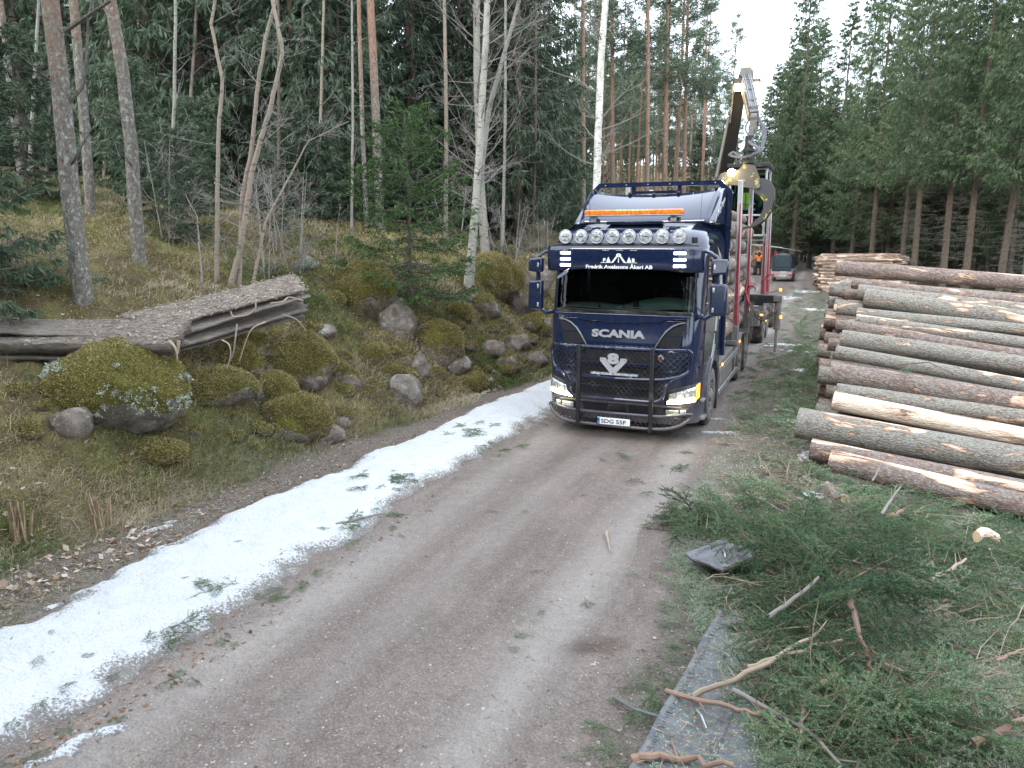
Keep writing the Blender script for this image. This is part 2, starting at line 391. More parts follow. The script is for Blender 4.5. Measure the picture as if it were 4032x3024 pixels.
# ------------------------------------------------------------------ small leaf-like pieces
rng = np.random.default_rng(7)
def unit(v): return v/np.maximum(np.linalg.norm(v, axis=-1, keepdims=True), 1e-9)
def kites(P, D, L, W, N, k=.45):
    S = unit(np.cross(D, N))*(np.asarray(W)[:, None]/2); L = np.asarray(L)[:, None]
    V = np.stack([P, P+D*L*k+S, P+D*L, P+D*L*k-S], 1); return V.reshape(-1, 3)
def qf(n): return np.arange(n*4).reshape(-1, 4)
def mat_leaf(name, stops, trans=.25, rough=.75, objvar=.25, spec=.2):
    m = NM(name); c = m.ramp(m.attr('rnd'), stops)
    if objvar:
        f = m.ramp(m.rand(), [(0., 1-objvar), (1., 1+objvar)]); c = m.mix(1., c, f, 'MULTIPLY')
    m.col(c).set(rough=rough, spec=spec)
    if trans:
        t = m.n('ShaderNodeBsdfTranslucent'); m.l(c, t.inputs[0]); x = m.n('ShaderNodeMixShader'); x.inputs[0].default_value = trans
        m.l(m.b.outputs[0], x.inputs[1]); m.l(t.outputs[0], x.inputs[2]); m.l(x.outputs[0], m.out.inputs[0])
    return m.m
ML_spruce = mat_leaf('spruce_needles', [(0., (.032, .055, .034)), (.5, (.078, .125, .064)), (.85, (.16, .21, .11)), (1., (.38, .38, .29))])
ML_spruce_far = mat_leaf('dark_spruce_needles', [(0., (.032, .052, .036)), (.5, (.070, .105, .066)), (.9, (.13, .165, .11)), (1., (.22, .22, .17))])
ML_young = mat_leaf('young_spruce_needles', [(0., (.03, .06, .024)), (.5, (.068, .125, .045)), (1., (.145, .215, .08))])
ML_pine = mat_leaf('pine_needles', [(0., (.05, .085, .06)), (.6, (.11, .16, .10)), (1., (.20, .25, .15))])
ML_slash = mat_leaf('cut_spruce_needles', [(0., (.03, .075, .042)), (.3, (.085, .185, .085)), (.55, (.17, .28, .14)), (.75, (.27, .34, .24)), (1., (.42, .45, .38))], .2, .55, 0)
ML_moss = mat_leaf('moss', [(0., (.08, .065, .04)), (.2, (.19, .16, .07)), (.5, (.34, .295, .13)), (.8, (.48, .42, .22)), (.93, (.36, .24, .15)), (1., (.32, .40, .14))], .3, .9, 0, .05)
ML_grass = mat_leaf('dry_grass', [(0., (.06, .09, .03)), (.4, (.11, .17, .05)), (.62, (.22, .19, .10)), (1., (.44, .38, .27))], .3, .7, 0)
ML_leaf = mat_leaf('dead_leaves', [(0., (.10, .055, .03)), (.5, (.24, .13, .07)), (.8, (.36, .27, .20)), (1., (.50, .43, .36))], .2, .7, 0)
ML_green = mat_leaf('bilberry', [(0., (.02, .04, .02)), (.6, (.05, .11, .04)), (1., (.12, .20, .08))], .2, .45, 0, .4)
ML_straw = mat_leaf('twigs', [(0., (.10, .07, .05)), (.4, (.22, .16, .12)), (.8, (.38, .30, .22)), (1., (.62, .48, .34))], 0, .8, 0)
# ------------------------------------------------------------------ tree kit
def mat_bark(name, low, high, z0, z1, lichen=(.48, .52, .46), lf=(.47, .56), vs=1.):
    m = NM(name); co = m.co('obj', (1, 1, .28), True); z = m.xyz()[2]
    n = m.noise(20*vs, 6, .8, co); v = m.vor(26*vs, co)
    zz = m.math('ADD', z, m.math('MULTIPLY', m.noise(2.5, 3), 2.5))
    q = m.n('ShaderNodeMapRange'); q.inputs['From Min'].default_value = z0+1.2; q.inputs['From Max'].default_value = z1+1.2; m.l(zz, q.inputs['Value']); t = q.outputs['Result']
    c = m.mix(t, low, high); c = m.mix(m.ramp(n, [(.3, .75), (.55, 0.)]), c, tuple(k*.35 for k in low))
    ln = m.noise(17*vs, 6, .85, m.co('obj', (1, 1, .7), True)); lm = m.math('MULTIPLY', m.ramp(ln, [(lf[0], 0.), (lf[1], .85)]), m.math('SUBTRACT', 1.1, t, True), True)
    c = m.mix(lm, c, lichen); m.col(c).set(rough=.9, spec=.15)
    m.bump(m.math('ADD', m.math('MULTIPLY', v, .6), m.math('ADD', n, m.math('MULTIPLY', lm, .4))), 1., .06); return m.m
MB_pine = mat_bark('pine_bark', (.27, .22, .19), (.40, .24, .165), 2.2, 5.5)
MB_spruce = mat_bark('spruce_bark', (.155, .125, .10), (.19, .14, .105), 0, 10, (.27, .29, .24), (.5, .7))
MB_dead = mat_bark('dead_twigs', (.20, .18, .16), (.22, .19, .16), 0, 8, (.36, .38, .33), (.45, .6))
def mat_birch(name='birch_bark', white=(.68, .67, .63), lic=(.30, .33, .26)):
    m = NM(name); co = m.co('obj', (1, 1, 3.2), True); n = m.noise(7, 5, .6, co)
    c = m.mix(m.ramp(n, [(.56, 0.), (.64, .85)]), white, (.06, .05, .045))
    ln = m.noise(5, 6, .7, m.co('obj', (1, 1, .6), True)); c = m.mix(m.ramp(ln, [(.45, 0.), (.62, .8)]), c, lic)
    m.col(c).set(rough=.75, spec=.2); m.bump(n, .4, .01); return m.m
MB_birch = mat_birch(); MB_pale = mat_birch('pale_birch_bark', (.36, .35, .31), (.22, .24, .18)); MB_grey = mat_birch('grey_birch_bark', (.28, .265, .24), (.20, .215, .17)); MB_brown = mat_birch('brown_birch_bark', (.30, .24, .195), (.22, .225, .175))
MB_twig = simple('bare_twigs', (.24, .22, .20), .8, var=.4)
def trunk_arr(pts, rad, n=10, seed=0, flare=True):
    mb = MB(); P = [Vector(p) for p in pts]; out = []; rr = []
    K = max(12, len(P)*6); rs = np.random.default_rng(seed)
    cum = [0]
    for i in range(1, len(P)): cum.append(cum[-1]+(P[i]-P[i-1]).length)
    for k in range(K+1):
        s = cum[-1]*(k/K)**1.25; i = min(max(np.searchsorted(cum, s)-1, 0), len(P)-2); t = (s-cum[i])/max(cum[i+1]-cum[i], 1e-6)
        q = P[i].lerp(P[i+1], t); wob = .012*(rs.random(3)-.5); q = q+Vector((wob[0], wob[1], 0)); out.append(q)
        r = rad[0]+(rad[1]-rad[0])*s/cum[-1]
        if flare: r *= 1+.45*math.exp(-s/.22)
        rr.append(r)
    return out, rr
def spruce_crown(h, zb, Lmax, seed, step=.36, secn=9, subn=7, droop=.8, w=.05, sl=.26, top_up=.35, lowf=.55, nb=(5, 7), dens=1., full=.7):
    r = np.random.default_rng(seed); PP = []; DD = []; LL = []; WW = []; RR = []; BR = []
    z = zb
    while z < h-.15:
        rel = (z-zb)/(h-zb); a0 = r.random()*6.28; nbr = r.integers(*nb) if rel < .93 else 4
        for k in range(nbr):
            az = a0+2*PI*k/nbr+r.normal()*.25; L = Lmax*((1-rel)**full)*min(1, lowf+rel*6)*r.uniform(.7, 1.15)+.12
            rad = np.array([math.cos(az), math.sin(az), 0]); tan = np.array([-rad[1], rad[0], 0]); up = np.array([0, 0, 1.])
            a = top_up*rel*1.6-.10*(1-rel); b = .32*(1-rel)+.05; zz = z+r.normal()*.1
            f = lambda t: np.array([0, 0, zz])+rad*(L*t)[:, None]+up*(L*(a*t-b*t+b*.9*t**3*1.2))[:, None]
            BR.append((f(np.linspace(0, 1, 5)), L))
            ns = max(3, int(secn*L/Lmax*1.4*dens+3)); t = np.sort(r.uniform(.1, 1, ns)); base = f(t)
            side = np.where(np.arange(ns) % 2 == 0, 1, -1)[:, None]
            sd = unit(rad*.75+side*tan*r.uniform(.35, 1., (ns, 1))+up*(-.25*droop+r.normal(0, .12, (ns, 1))))
            slen = np.clip(L*.42*(1.15-t)*r.uniform(.6, 1.2, ns), .1, 1.0)
            nn = subn; s = r.uniform(0, 1, (ns, nn)); P = base[:, None]+sd[:, None]*(slen[:, None]*s)[..., None]-up*((slen[:, None]*s)**2*.35*droop)[..., None]
            D = unit(sd[:, None]*r.uniform(.3, 1, (ns, nn, 1))+r.normal(0, .38, (ns, nn, 3))-up*droop*r.uniform(.2, 1.3, (ns, nn, 1)))
            l = sl*r.uniform(.5, 1.25, (ns, nn)); PP.append(P.reshape(-1, 3)); DD.append(D.reshape(-1, 3)); LL.append(l.ravel())
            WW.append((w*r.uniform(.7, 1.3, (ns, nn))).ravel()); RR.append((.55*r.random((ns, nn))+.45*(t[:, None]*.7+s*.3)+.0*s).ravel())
        z += step*r.uniform(.75, 1.25)*(1 if rel < .8 else .7)
    P = np.concatenate(PP); D = np.concatenate(DD); n = len(P)
    V = kites(P, D, np.concatenate(LL), np.concatenate(WW), r.normal(size=(n, 3))); return V, qf(n), np.repeat(np.concatenate(RR), 4), BR
def make_spruce(name, h, zb, Lmax, seed, label, cat='spruce', dead=0, leafm=None, r0=None, group=None, **k):
    t = thing(name, label, cat, group=group); kids = []
    pts, rr = trunk_arr([(0, 0, -.4), (.05, .02, h*.5), (0, 0, h)], [r0 or h*.0095, .012], seed=seed)
    kids.append(MB().tube(pts, rr, 9).build('trunk', MB_spruce, t))
    V, F, R, BR = spruce_crown(h, zb, Lmax, seed, **k)
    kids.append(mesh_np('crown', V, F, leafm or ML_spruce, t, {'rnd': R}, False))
    r = np.random.default_rng(seed+5); mb = MB()
    for pts, L in BR:
        if L > .8: mb.tube([tuple(q) for q in pts], [.018*L/2+.006, .014*L/2, .01, .007, .003], 3, False)
    for i in range(dead):
        z = r.uniform(.8, zb+2.5); a = r.random()*6.28; L = r.uniform(.5, 1.7); d = np.array([math.cos(a), math.sin(a), 0])
        q = [np.array([0, 0, z])+d*(L*s)+np.array([0, 0, L*(-.22*s+.12*s*s)])+r.normal(0, .03, 3)*s for s in (0, .33, .66, 1)]
        mb.tube([tuple(x) for x in q], [.014, .011, .008, .003], 3, False)
        for j in range(4):
            s = r.uniform(.3, .95); b = np.array([0, 0, z])+d*(L*s)+np.array([0, 0, L*(-.22*s+.12*s*s)]); e = b+unit(d*.6+r.normal(0, .5, 3)-np.array([0, 0, .25]))*r.uniform(.2, .5)
            mb.tube([tuple(b), tuple(e)], [.007, .002], 3, False)
    kids.append(mb.build('branches', MB_dead, t)); return t, kids
def needle_tufts(C_, n, r, L=(.12, .3), w=.03, flat=.7):
    m = len(C_); P = np.repeat(C_, n, 0)+r.normal(0, .06, (m*n, 3)); D = unit(r.normal(size=(m*n, 3))*np.array([1, 1, flat])+np.array([0, 0, .25]))
    return kites(P, D, r.uniform(*L, m*n), w*r.uniform(.7, 1.3, m*n), r.normal(size=(m*n, 3)))
def make_pine(name, h, zb, seed, label, r0=.15, width=2.2, group=None, tufts=16, lean=(0, 0)):
    t = thing(name, label, 'pine', group=group); r = np.random.default_rng(seed); kids = []
    pts, rr = trunk_arr([(0, 0, -.4), (lean[0]*.5, lean[1]*.5, h*.5), (lean[0], lean[1], h)], [r0, .03], seed=seed)
    kids.append(MB().tube(pts, rr, 12).build('trunk', MB_pine, t))
    mb = MB(); C_ = []
    for i in range(int((h-zb)*5.5)):
        z = r.uniform(zb, h); rel = (z-zb)/(h-zb); a = r.random()*6.28; L = width*(1-rel*.75)*r.uniform(.5, 1.1)
        d = np.array([math.cos(a), math.sin(a), 0]); o = np.array([lean[0]*z/h, lean[1]*z/h, z]); tip = o+d*L+np.array([0, 0, L*r.uniform(-.1, .45)])
        mid = o+d*L*.5+np.array([0, 0, L*r.uniform(-.1, .2)]); mb.tube([tuple(o), tuple(mid), tuple(tip)], [.03, .02, .008], 4, False)
        for j in range(int(4+L*4)):
            s = r.uniform(.35, 1.05); C_.append(o+(tip-o)*s+r.normal(0, .16, 3)*np.array([1, 1, .6])*L**.5)
    for i in range(int(zb*1.3)):
        z = r.uniform(min(2.5, zb*.4), zb); a = r.random()*6.28; L = r.uniform(.3, 1.3); o = np.array([lean[0]*z/h, lean[1]*z/h, z]); e = o+np.array([math.cos(a), math.sin(a), r.uniform(-.1, .5)])*L
        mb.tube([tuple(o), tuple((o+e)/2+r.normal(0, .05, 3)), tuple(e)], [.018, .012, .004], 4, False)
    kids.append(mb.build('branches', MB_dead, t)); C_ = np.array(C_)
    V = needle_tufts(C_, tufts, r, w=.035); n = len(V)//4
    kids.append(mesh_np('crown', V, qf(n), ML_pine, t, {'rnd': np.repeat(r.random(n), 4)}, False)); return t, kids
def bare_branches(mb, base, d, L, rad, r, depth, thin=.004, up=.15, wig=.25):
    n = 5; p = np.array(base, float); d = unit(np.array(d, float)); pts = [tuple(p)]; step = L/n; dirs = []
    for i in range(n):
        d = unit(d+r.normal(0, wig, 3)*.5+np.array([0, 0, up*.25])); p = p+d*step; pts.append(tuple(p)); dirs.append(d)
    mb.tube(pts, [max(thin*.6, rad*(1-.82*i/n)) for i in range(n+1)], 6 if rad > .03 else (4 if rad > .012 else 3), False)
    if depth > 0:
        for i in range(r.integers(3, 6)):
            j = r.integers(1, n+1); dd = unit(dirs[j-1]+r.normal(0, .55, 3)); bare_branches(mb, pts[j], dd, L*r.uniform(.35, .65), max(thin, rad*(1-.8*j/n)*.6), r, depth-1, thin, up, wig)
def stem_tree(name, stems, label, cat, bark, seed, nb=14, bl=1.4, twig_from=.25, depth=2, group=None, partn='trunk'):
    """stems: list of (world points, r0, r1); origin at the first stem's foot"""
    o = np.array(stems[0][0][0], float); t = thing(name, label, cat, tuple(o), group=group); r = np.random.default_rng(seed); tw = MB()
    for pts, r0, r1 in stems:
        q = [tuple(np.array(p, float)-o) for p in pts]; q[0] = (q[0][0], q[0][1], q[0][2]-.3)
        pp, rr = trunk_arr(q, [r0, r1], seed=seed); MB().tube(pp, rr, 10).build(partn, bark, t)
        for i in range(nb):
            s = r.uniform(twig_from, 1); k = min(int(s*(len(pp)-1)), len(pp)-2); b = pp[k]; a = r.random()*6.28
            L = bl*r.uniform(.4, 1.2)*(1.15-s*.5); bare_branches(tw, tuple(b), (math.cos(a), math.sin(a), r.uniform(.1, .9)), L, max(.005, rr[k]*.24), r, depth)
    if tw.v: tw.build('branches', MB_twig if bark is not MB_pine else MB_dead, t)
    return t
def above(p, q, ext=1.0):
    """extend a stem beyond the top of the frame"""
    p = np.array(p); q = np.array(q); return q+(q-p)*ext
# ------------------------------------------------------------------ trees
def Zof(P): return float(np.dot(np.array(P)-CC, FV))
def px_stem(pix, first=None, ext=.8):
    b = T(*pix[0]) if first is None else A(*pix[0], first); Z0 = Zof(b); out = [b]+[A(a, c, Z0) for a, c in pix[1:]]
    if ext: out.append(out[-1]+(out[-1]-out[-2])/np.linalg.norm(out[-1]-out[-2])*ext*4)
    return out
pine_list = [  # foot, points up the trunk, radius at the foot, label
    ([(182, 655), (150, 400), (132, 200), (108, 0)], 0.135, 'thick lichen-crusted pine trunk at left, nearest to the camera, dead branch stubs on it'),
    ([(300, 568), (282, 300), (262, 130), (238, 0)], 0.111, 'tall straight pine with orange upper bark, right of the thick lichen-crusted pine'),
    ([(196, 468), (180, 240), (158, 0)], 0.102, 'greyish pine standing just behind the thick lichen-crusted pine'),
    ([(48, 393), (28, 230), (2, 20)], 0.090, 'slim leaning pine closest to the left edge of the photo'),
    ([(322, 392), (312, 200), (298, 0)], 0.098, 'grey lichen-covered slim trunk behind the straight orange-topped pine'),
    ([(545, 420), (530, 250), (518, 60), (515, 0)], 0.115, 'orange-barked pine behind the crooked bare birch stems'),
    ([(822, 500), (812, 250), (800, 0)], 0.135, 'stout pine behind the small spruce, thickest trunk of the middle group'),
    ([(792, 490), (782, 250), (775, 0)], 0.070, 'very thin pine close beside the left of the stout middle pine'),
    ([(893, 480), (884, 250), (879, 0)], 0.111, 'orange-barked pine rising behind the top of the small spruce'),
    ([(935, 470), (930, 250), (928, 0)], 0.074, 'slender brownish pine between the orange-barked pine and the grey spruce trunk'),
]
r_ = np.random.default_rng(3)
for i, (pix, r0, lab) in enumerate(pine_list):
    P = px_stem(pix, ext=1.6); o = P[0]; t = thing('pine_tree', lab, 'pine', tuple(o), group='pine trunks on the mossy bank')
    q = [tuple(p-o) for p in P]; q[0] = (0, 0, -.4); top = np.array(q[-1])
    q.append(tuple(top+np.array([.1, .1, 4]))); pp, rr = trunk_arr(q, [r0, r0*.35], seed=i, n=14); MB().tube(pp, rr, 14).build('trunk', MB_pine, t)
    mb = MB()
    for k in range(10):
        j = r_.integers(6, len(pp)-2); a = r_.random()*6.28; bare_branches(mb, tuple(pp[j]), (math.cos(a), math.sin(a), .5), r_.uniform(.25, 1.3), .018, r_, 1)
    if i == 0:
        b0 = A(150, 218, Zof(o))-o; mb.tube([tuple(b0), tuple(A(178, 190, Zof(o))-o), tuple(A(188, 120, Zof(o))-o), tuple(A(190, 40, Zof(o))-o), tuple(A(200, 0, Zof(o))-o)], [.035, .03, .025, .02, .015], 6)
        mb.tube([tuple(A(140, 68, Zof(o))-o), tuple(A(180, 40, Zof(o)-.1)-o), tuple(A(240, 0, Zof(o)-.2)-o)], [.035, .03, .022], 6)
    mb.build('branches', MB_dead, t)
    C_ = top+np.array([0, 0, 3])+r_.normal(0, 1, (110, 3))*np.array([1.6, 1.6, 1.6]); V = needle_tufts(C_, 14, r_, w=.035)
    mesh_np('crown', V, qf(len(V)//4), ML_pine, t, {'rnd': np.repeat(r_.random(len(V)//4), 4)}, False)
# bare birches
def st(pix, r0, r1, first=None, ext=.5): return (px_stem(pix, first, ext), r0, r1)
bz = Zof(T(484, 619))
stem_tree('birch_tree', [st([(484, 619), (520, 536), (543, 377), (567, 290), (587, 222), (611, 111), (595, 32)], .055, .02, bz),
                         st([(512, 611), (524, 417), (543, 329), (559, 167), (575, 79), (595, 0)], .045, .02, bz+.1),
                         st([(464, 627), (472, 278), (482, 178), (456, 52), (464, 0)], .045, .015, bz),
                         st([(536, 611), (575, 476), (635, 365), (666, 305), (754, 262)], .03, .006, bz-.1, 0)],
          'cluster of crooked bare birch stems growing behind the rotten planks', 'birch', MB_brown, 11, 13, 1.0)
stem_tree('sapling', [st([(437, 627), (426, 468), (400, 420)], .02, .005, None, 0)], 'short thin bare sapling left of the crooked birch stems', 'sapling', MB_grey, 12, 8, .6, depth=1)
stem_tree('birch_tree', [st([(1006, 622), (1022, 500), (1035, 330), (1048, 120), (1052, 0)], .10, .06)], 'leaning pale birch with patchy bark in front of a stout grey one', 'birch', MB_pale, 13, 26, 1.7, .35)
stem_tree('birch_tree', [st([(1050, 555), (1038, 400), (1030, 150), (1030, 0)], .14, .08)], 'stout upright grey birch behind the leaning pale birch', 'birch', MB_grey, 14, 26, 2.0, .35)
stem_tree('birch_tree', [st([(1015, 590), (1030, 450), (1055, 240), (1080, 150), (1122, 0)], .085, .03, 19.)], 'smooth grey stem leaning to the right beside the pale birch', 'birch', MB_grey, 15, 16, 1.8, .4)
stem_tree('birch_tree', [st([(1283, 500), (1289, 400), (1292, 300), (1299, 120), (1308, 0)], .12, .08, 22.)], 'white birch trunk rising behind the truck roof', 'birch', MB_birch, 16, 22, 2.0, .3)
stem_tree('birch_tree', [st([(720, 590), (728, 500), (735, 440)], .012, .004, None, 0)], 'tiny thin upright bare sapling left of the small spruce', 'sapling', MB_grey, 17, 4, .4, depth=1)
for a, b, s in [(640, 590, 41), (575, 600, 42), (600, 560, 43), (1110, 560, 44), (1165, 560, 45), (1090, 600, 46), (985, 560, 47), (360, 520, 48)]:
    p = T(a, b); stem_tree('bare_shrub', [([p+np.array([.1*math.sin(k*2.1+s), .1*math.cos(k*2.1), 0]), p+np.array([.35*math.sin(k*2.1+s), .3*math.cos(k*2.1), .9]), p+np.array([.6*math.sin(k*2.1+s), .5*math.cos(k*2.1), 1.9])], .014, .004) for k in range(3)],
        {41: 'bare grey shrub right of the crooked birches', 42: 'low bare shrub at the foot of the crooked birches', 43: 'bare shrub behind the crooked birches, in front of dark spruces', 44: 'leafless bush between the stout grey birch and the truck', 45: 'leafless bush just left of the truck mirror', 46: 'leafless bush on the mossy boulders left of the truck', 47: 'leafless bush left of the leaning pale birch', 48: 'thin bare shrub right of the straight orange-topped pine'}[s], 'shrub', MB_grey, s, 9, .8, .1, 2, 'bare shrubs on the bank', 'stem')
# small green spruce in the middle
p = T(884, 672); Zs = Zof(p); hs = float(A(884, 232, Zs)[2]-p[2])
t, k = make_spruce('spruce_tree', hs, .55, 1.75, 21, 'small bright green spruce growing between mossy boulders on the bank', leafm=ML_young, step=.20, secn=12, subn=13, droop=.25, w=.022, sl=.12, top_up=.55, lowf=.8, r0=.065, full=.62)
t.location = p-np.array([0, 0, .05])
# spruce at the left edge
p = np.array([-6.9, -7.1, 0]); p[2] = hgt(p[0], p[1])
t, k = make_spruce('spruce_tree', 3.4, .3, 1.45, 22, 'young spruce at the left edge with branches hanging over the plank end', leafm=ML_spruce_far, step=.18, secn=13, subn=18, droop=.6, w=.018, sl=.12, top_up=.4, lowf=.9, r0=.05)
t.location = A(-75, 700, 10.4)*np.array([1, 1, 0])+np.array([0, 0, .95]); t.scale = (1.25, 1.25, 1.1)
# dense spruces behind the bank
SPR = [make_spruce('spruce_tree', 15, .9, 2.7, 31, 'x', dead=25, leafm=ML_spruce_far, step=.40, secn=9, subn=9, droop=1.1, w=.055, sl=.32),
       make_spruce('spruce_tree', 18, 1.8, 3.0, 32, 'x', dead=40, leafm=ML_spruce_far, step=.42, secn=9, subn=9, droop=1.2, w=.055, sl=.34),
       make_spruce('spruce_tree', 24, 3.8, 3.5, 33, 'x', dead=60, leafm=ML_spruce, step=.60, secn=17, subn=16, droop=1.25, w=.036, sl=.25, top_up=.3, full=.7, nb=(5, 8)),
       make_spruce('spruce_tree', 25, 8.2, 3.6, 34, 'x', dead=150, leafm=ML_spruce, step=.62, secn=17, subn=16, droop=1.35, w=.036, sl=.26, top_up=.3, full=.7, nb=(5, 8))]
PIN = [make_pine('pine_tree', 19, 11, 35, 'x', .12, 2.0), make_pine('pine_tree', 21, 9, 36, 'x', .14, 2.6, lean=(.4, .2)), make_pine('pine_tree', 18, 7, 37, 'x', .11, 2.4, tufts=20)]
used = set()
def place(src, P, s, lab, group, rot=None, r=np.random.default_rng(9)):
    lst, i = src; root, kids = lst[i]; key = id(root)
    if key not in used: used.add(key); o = root
    else: o = dup(root, kids)
    o.location = P; o.scale = (s, s, s*r.uniform(.93, 1.07)); o.rotation_euler = (r.normal()*.012, r.normal()*.012, r.uniform(0, 6.28) if rot is None else rot)
    o['label'] = lab; o['group'] = group; return o
def cam_xy(px, Z): return (CC+RV*((px*1.8228-2016)/CF*Z*1.0)+FV*Z)[:2]   # bearing through a picture column at a distance
r5 = np.random.default_rng(15); cells = []
for Z, n in ((24, 5), (28, 7), (33, 9), (39, 11), (46, 12), (55, 13)):
    for k in range(n):
        px = -80+(1200+80)*(k+r5.uniform(.1, .9))/n
        if Z < 30 and (px < 330 or px > 1120): continue
        if Z < 26 and px > 980: continue
        cells.append((px, Z*r5.uniform(.95, 1.06)))
cells.append((1120, 27.)); cells.append((1005, 29.)); cells.append((660, 24.)); cells.append((400, 31.)); cells.append((20, 30.)); cells.append((100, 27))
marks = [(60, 'left of the nearest lichen-crusted pine'), (210, 'between the nearest pines at left'), (330, 'behind the straight orange-topped pine'), (450, 'left of the crooked birch stems'), (600, 'behind the crooked birch stems'), (760, 'right of the crooked birch stems'), (900, 'behind the small bright spruce'), (1000, 'left of the leaning pale birch'), (1110, 'behind the stout grey birch'), (1400, 'left of the white birch')]
lab_ = []
for px, Z in cells: lab_.append(('dark spruce at the front of the wood ' if Z < 30 else 'dark spruce in the middle of the wood ' if Z < 42 else 'dark spruce far back in the wood ')+next(q for p_, q in marks if px < p_))
for j, (px, Z) in enumerate(cells):
    x, y = cam_xy(px, Z); same = sorted(cells[k][0] for k in range(len(cells)) if lab_[k] == lab_[j]); L1 = lab_[j]
    if len(same) > 1: L1 = (['leftmost '] + ['second ', 'third ', 'fourth ', 'fifth ', 'sixth '][:max(0, len(same)-2)] + ['rightmost '])[same.index(px)]+L1
    place((SPR, j % 2), (x, y, float(hgt(x, y))), r5.uniform(.85, 1.15), L1, 'dark spruces behind the bank')
# young understorey spruces
US = [make_spruce('spruce_tree', 3.2, .2, 1.1, 38, 'x', leafm=ML_spruce_far, step=.2, secn=9, subn=10, droop=.4, w=.03, sl=.15, top_up=.5)]
for j, (a, b) in enumerate([(345, 470), (405, 520), (640, 470), (700, 480), (300, 430), (590, 500), (1130, 470), (980, 500), (1160, 455), (440, 450), (760, 470), (60, 420)]):
    p = T(a, b); place((US, 0), tuple(p), r5.uniform(.5, 1.1), 'small dark spruce sapling '+['near the top of the slope between the left pines', 'left of the short bare sapling', 'right behind the crooked birches', 'further right behind the crooked birches', 'behind the straight orange-topped pine', 'low behind the crooked birch cluster', 'right of the stout grey birch', 'left of the leaning pale birch', 'beside the truck at the wood edge', 'left of the crooked birch cluster', 'left of the stout middle pine', 'at the foot of the slimmest leaning pine'][j], 'spruce saplings on the slope')
# pines in the gap behind the truck
gap = [(1262, 34, 'tall thin pine left of the white birch, behind the truck roof'), (1325, 40, 'thin pine just right of the white birch'), (1398, 36, 'reddish pine left of the close pair above the cab'), (1432, 39, 'left one of the two close reddish pines above the cab'), (1452, 45, 'right one of the two close reddish pines above the cab'), (1474, 42, 'slim reddish pine nearest to the crane boom')]
for j, (px, Z, lab) in enumerate(gap):
    x, y = cam_xy(px-4, Z); place((PIN, j % 2), (x, y, float(hgt(x, y))), 1.05, lab, 'reddish pines behind the truck')
for k in range(78):
    px = r5.uniform(1175, 1575); Z = r5.uniform(50, 120)
    if 1180 < px < 1250 and r5.random() < .3: continue
    x, y = cam_xy(px, Z); place((PIN, int(r5.integers(0, 3))), (x, y, float(hgt(x, y))), r5.uniform(.75, 1.0), 'slender pine in the distant stand behind the truck', 'distant pines behind the truck')
for px, Z in ((1215, 42), (1275, 60), (1350, 75), (1540, 80), (1500, 66), (1568, 95), (1440, 90), (1245, 48), (1310, 95), (1590, 110), (1620, 120), (1180, 60), (1390, 110), (1480, 115), (1530, 118), (1610, 100)):
    x, y = cam_xy(px, Z); place((SPR, int(r5.integers(0, 2))), (x, y, float(hgt(x, y))), r5.uniform(.5, .8), 'dark spruce among the distant pines', 'distant spruces behind the truck')
# tall spruces right of the road
row = [(1703, 61, 25.5), (1662, 84, 23), (1690, 80, 20), (1712, 70, 20), (1740, 66, 23.5), (1788, 62, 23), (1829, 56, 22.5), (1873, 50, 22), (1905, 54, 21), (1938, 46, 20), (1966, 41, 20.5), (1992, 50, 22), (2030, 37, 20), (2078, 35, 20), (2115, 44, 21), (2150, 33, 19), (2205, 31, 21)]
names = ['full broad spruce at the left edge of the right-hand row, beside the crane', 'smallest narrow spruce at the far end of the right-hand row', 'second spruce from the far end of the right-hand row', 'spruce behind the covered trailer, third in the right-hand row', 'tall spruce just right of the crane, behind the far log pile', 'spruce behind the left end of the far log pile', 'spruce behind the middle of the far log pile', 'spruce with a pale trunk behind the far log pile', 'broad spruce set back between two pale trunks', 'leafy spruce above the topmost log of the near pile', 'spruce behind the left end of the topmost log', 'spruce set back behind the topmost log', 'spruce with a thin bare trunk behind the big log pile', 'bare-trunked spruce right of the thin one behind the log pile', 'dark spruce set back near the right edge', 'light grey trunk second from the right edge behind the logs', 'spruce at the right edge of the photo']
for j, (px, Z, h) in enumerate(row):
    x, y = cam_xy(px, Z); i = 2 if j in (0, 1, 2, 3, 4, 5, 6, 8, 11) else 3; place((SPR, i), (x, y, float(hgt(x, y))), h*.93/(24, 25)[i-2], names[j], 'tall spruces right of the road')
for k in range(150):
    px = r5.uniform(1665, 2300); Zm = np.interp(px, [1660, 1780, 1960, 2200], [78, 60, 44, 34]); Z = Zm+4+r5.uniform(0, 1)**1.2*60
    x, y = cam_xy(px, Z); place((SPR, (2, 3, 1)[k % 3]), (x, y, float(hgt(x, y))), r5.uniform(.54, .70), 'spruce deep inside the dark wood right of the road', 'spruces deep in the right-hand wood')
for j, (px, Z, s) in enumerate([(1648, 66, .72), (1668, 70, .8), (1684, 62, .62), (1630, 78, .7), (1700, 74, .9)]):
    x, y = cam_xy(px, Z); place((SPR, 2), (x, y, float(hgt(x, y))), s, 'spruce closing the end of the road '+['just left of the covered trailer', 'right behind the covered trailer', 'right of the covered trailer, shortest one', 'furthest left, beside the crane cab', 'between the covered trailer and the far pile'][j], 'spruces at the end of the road')
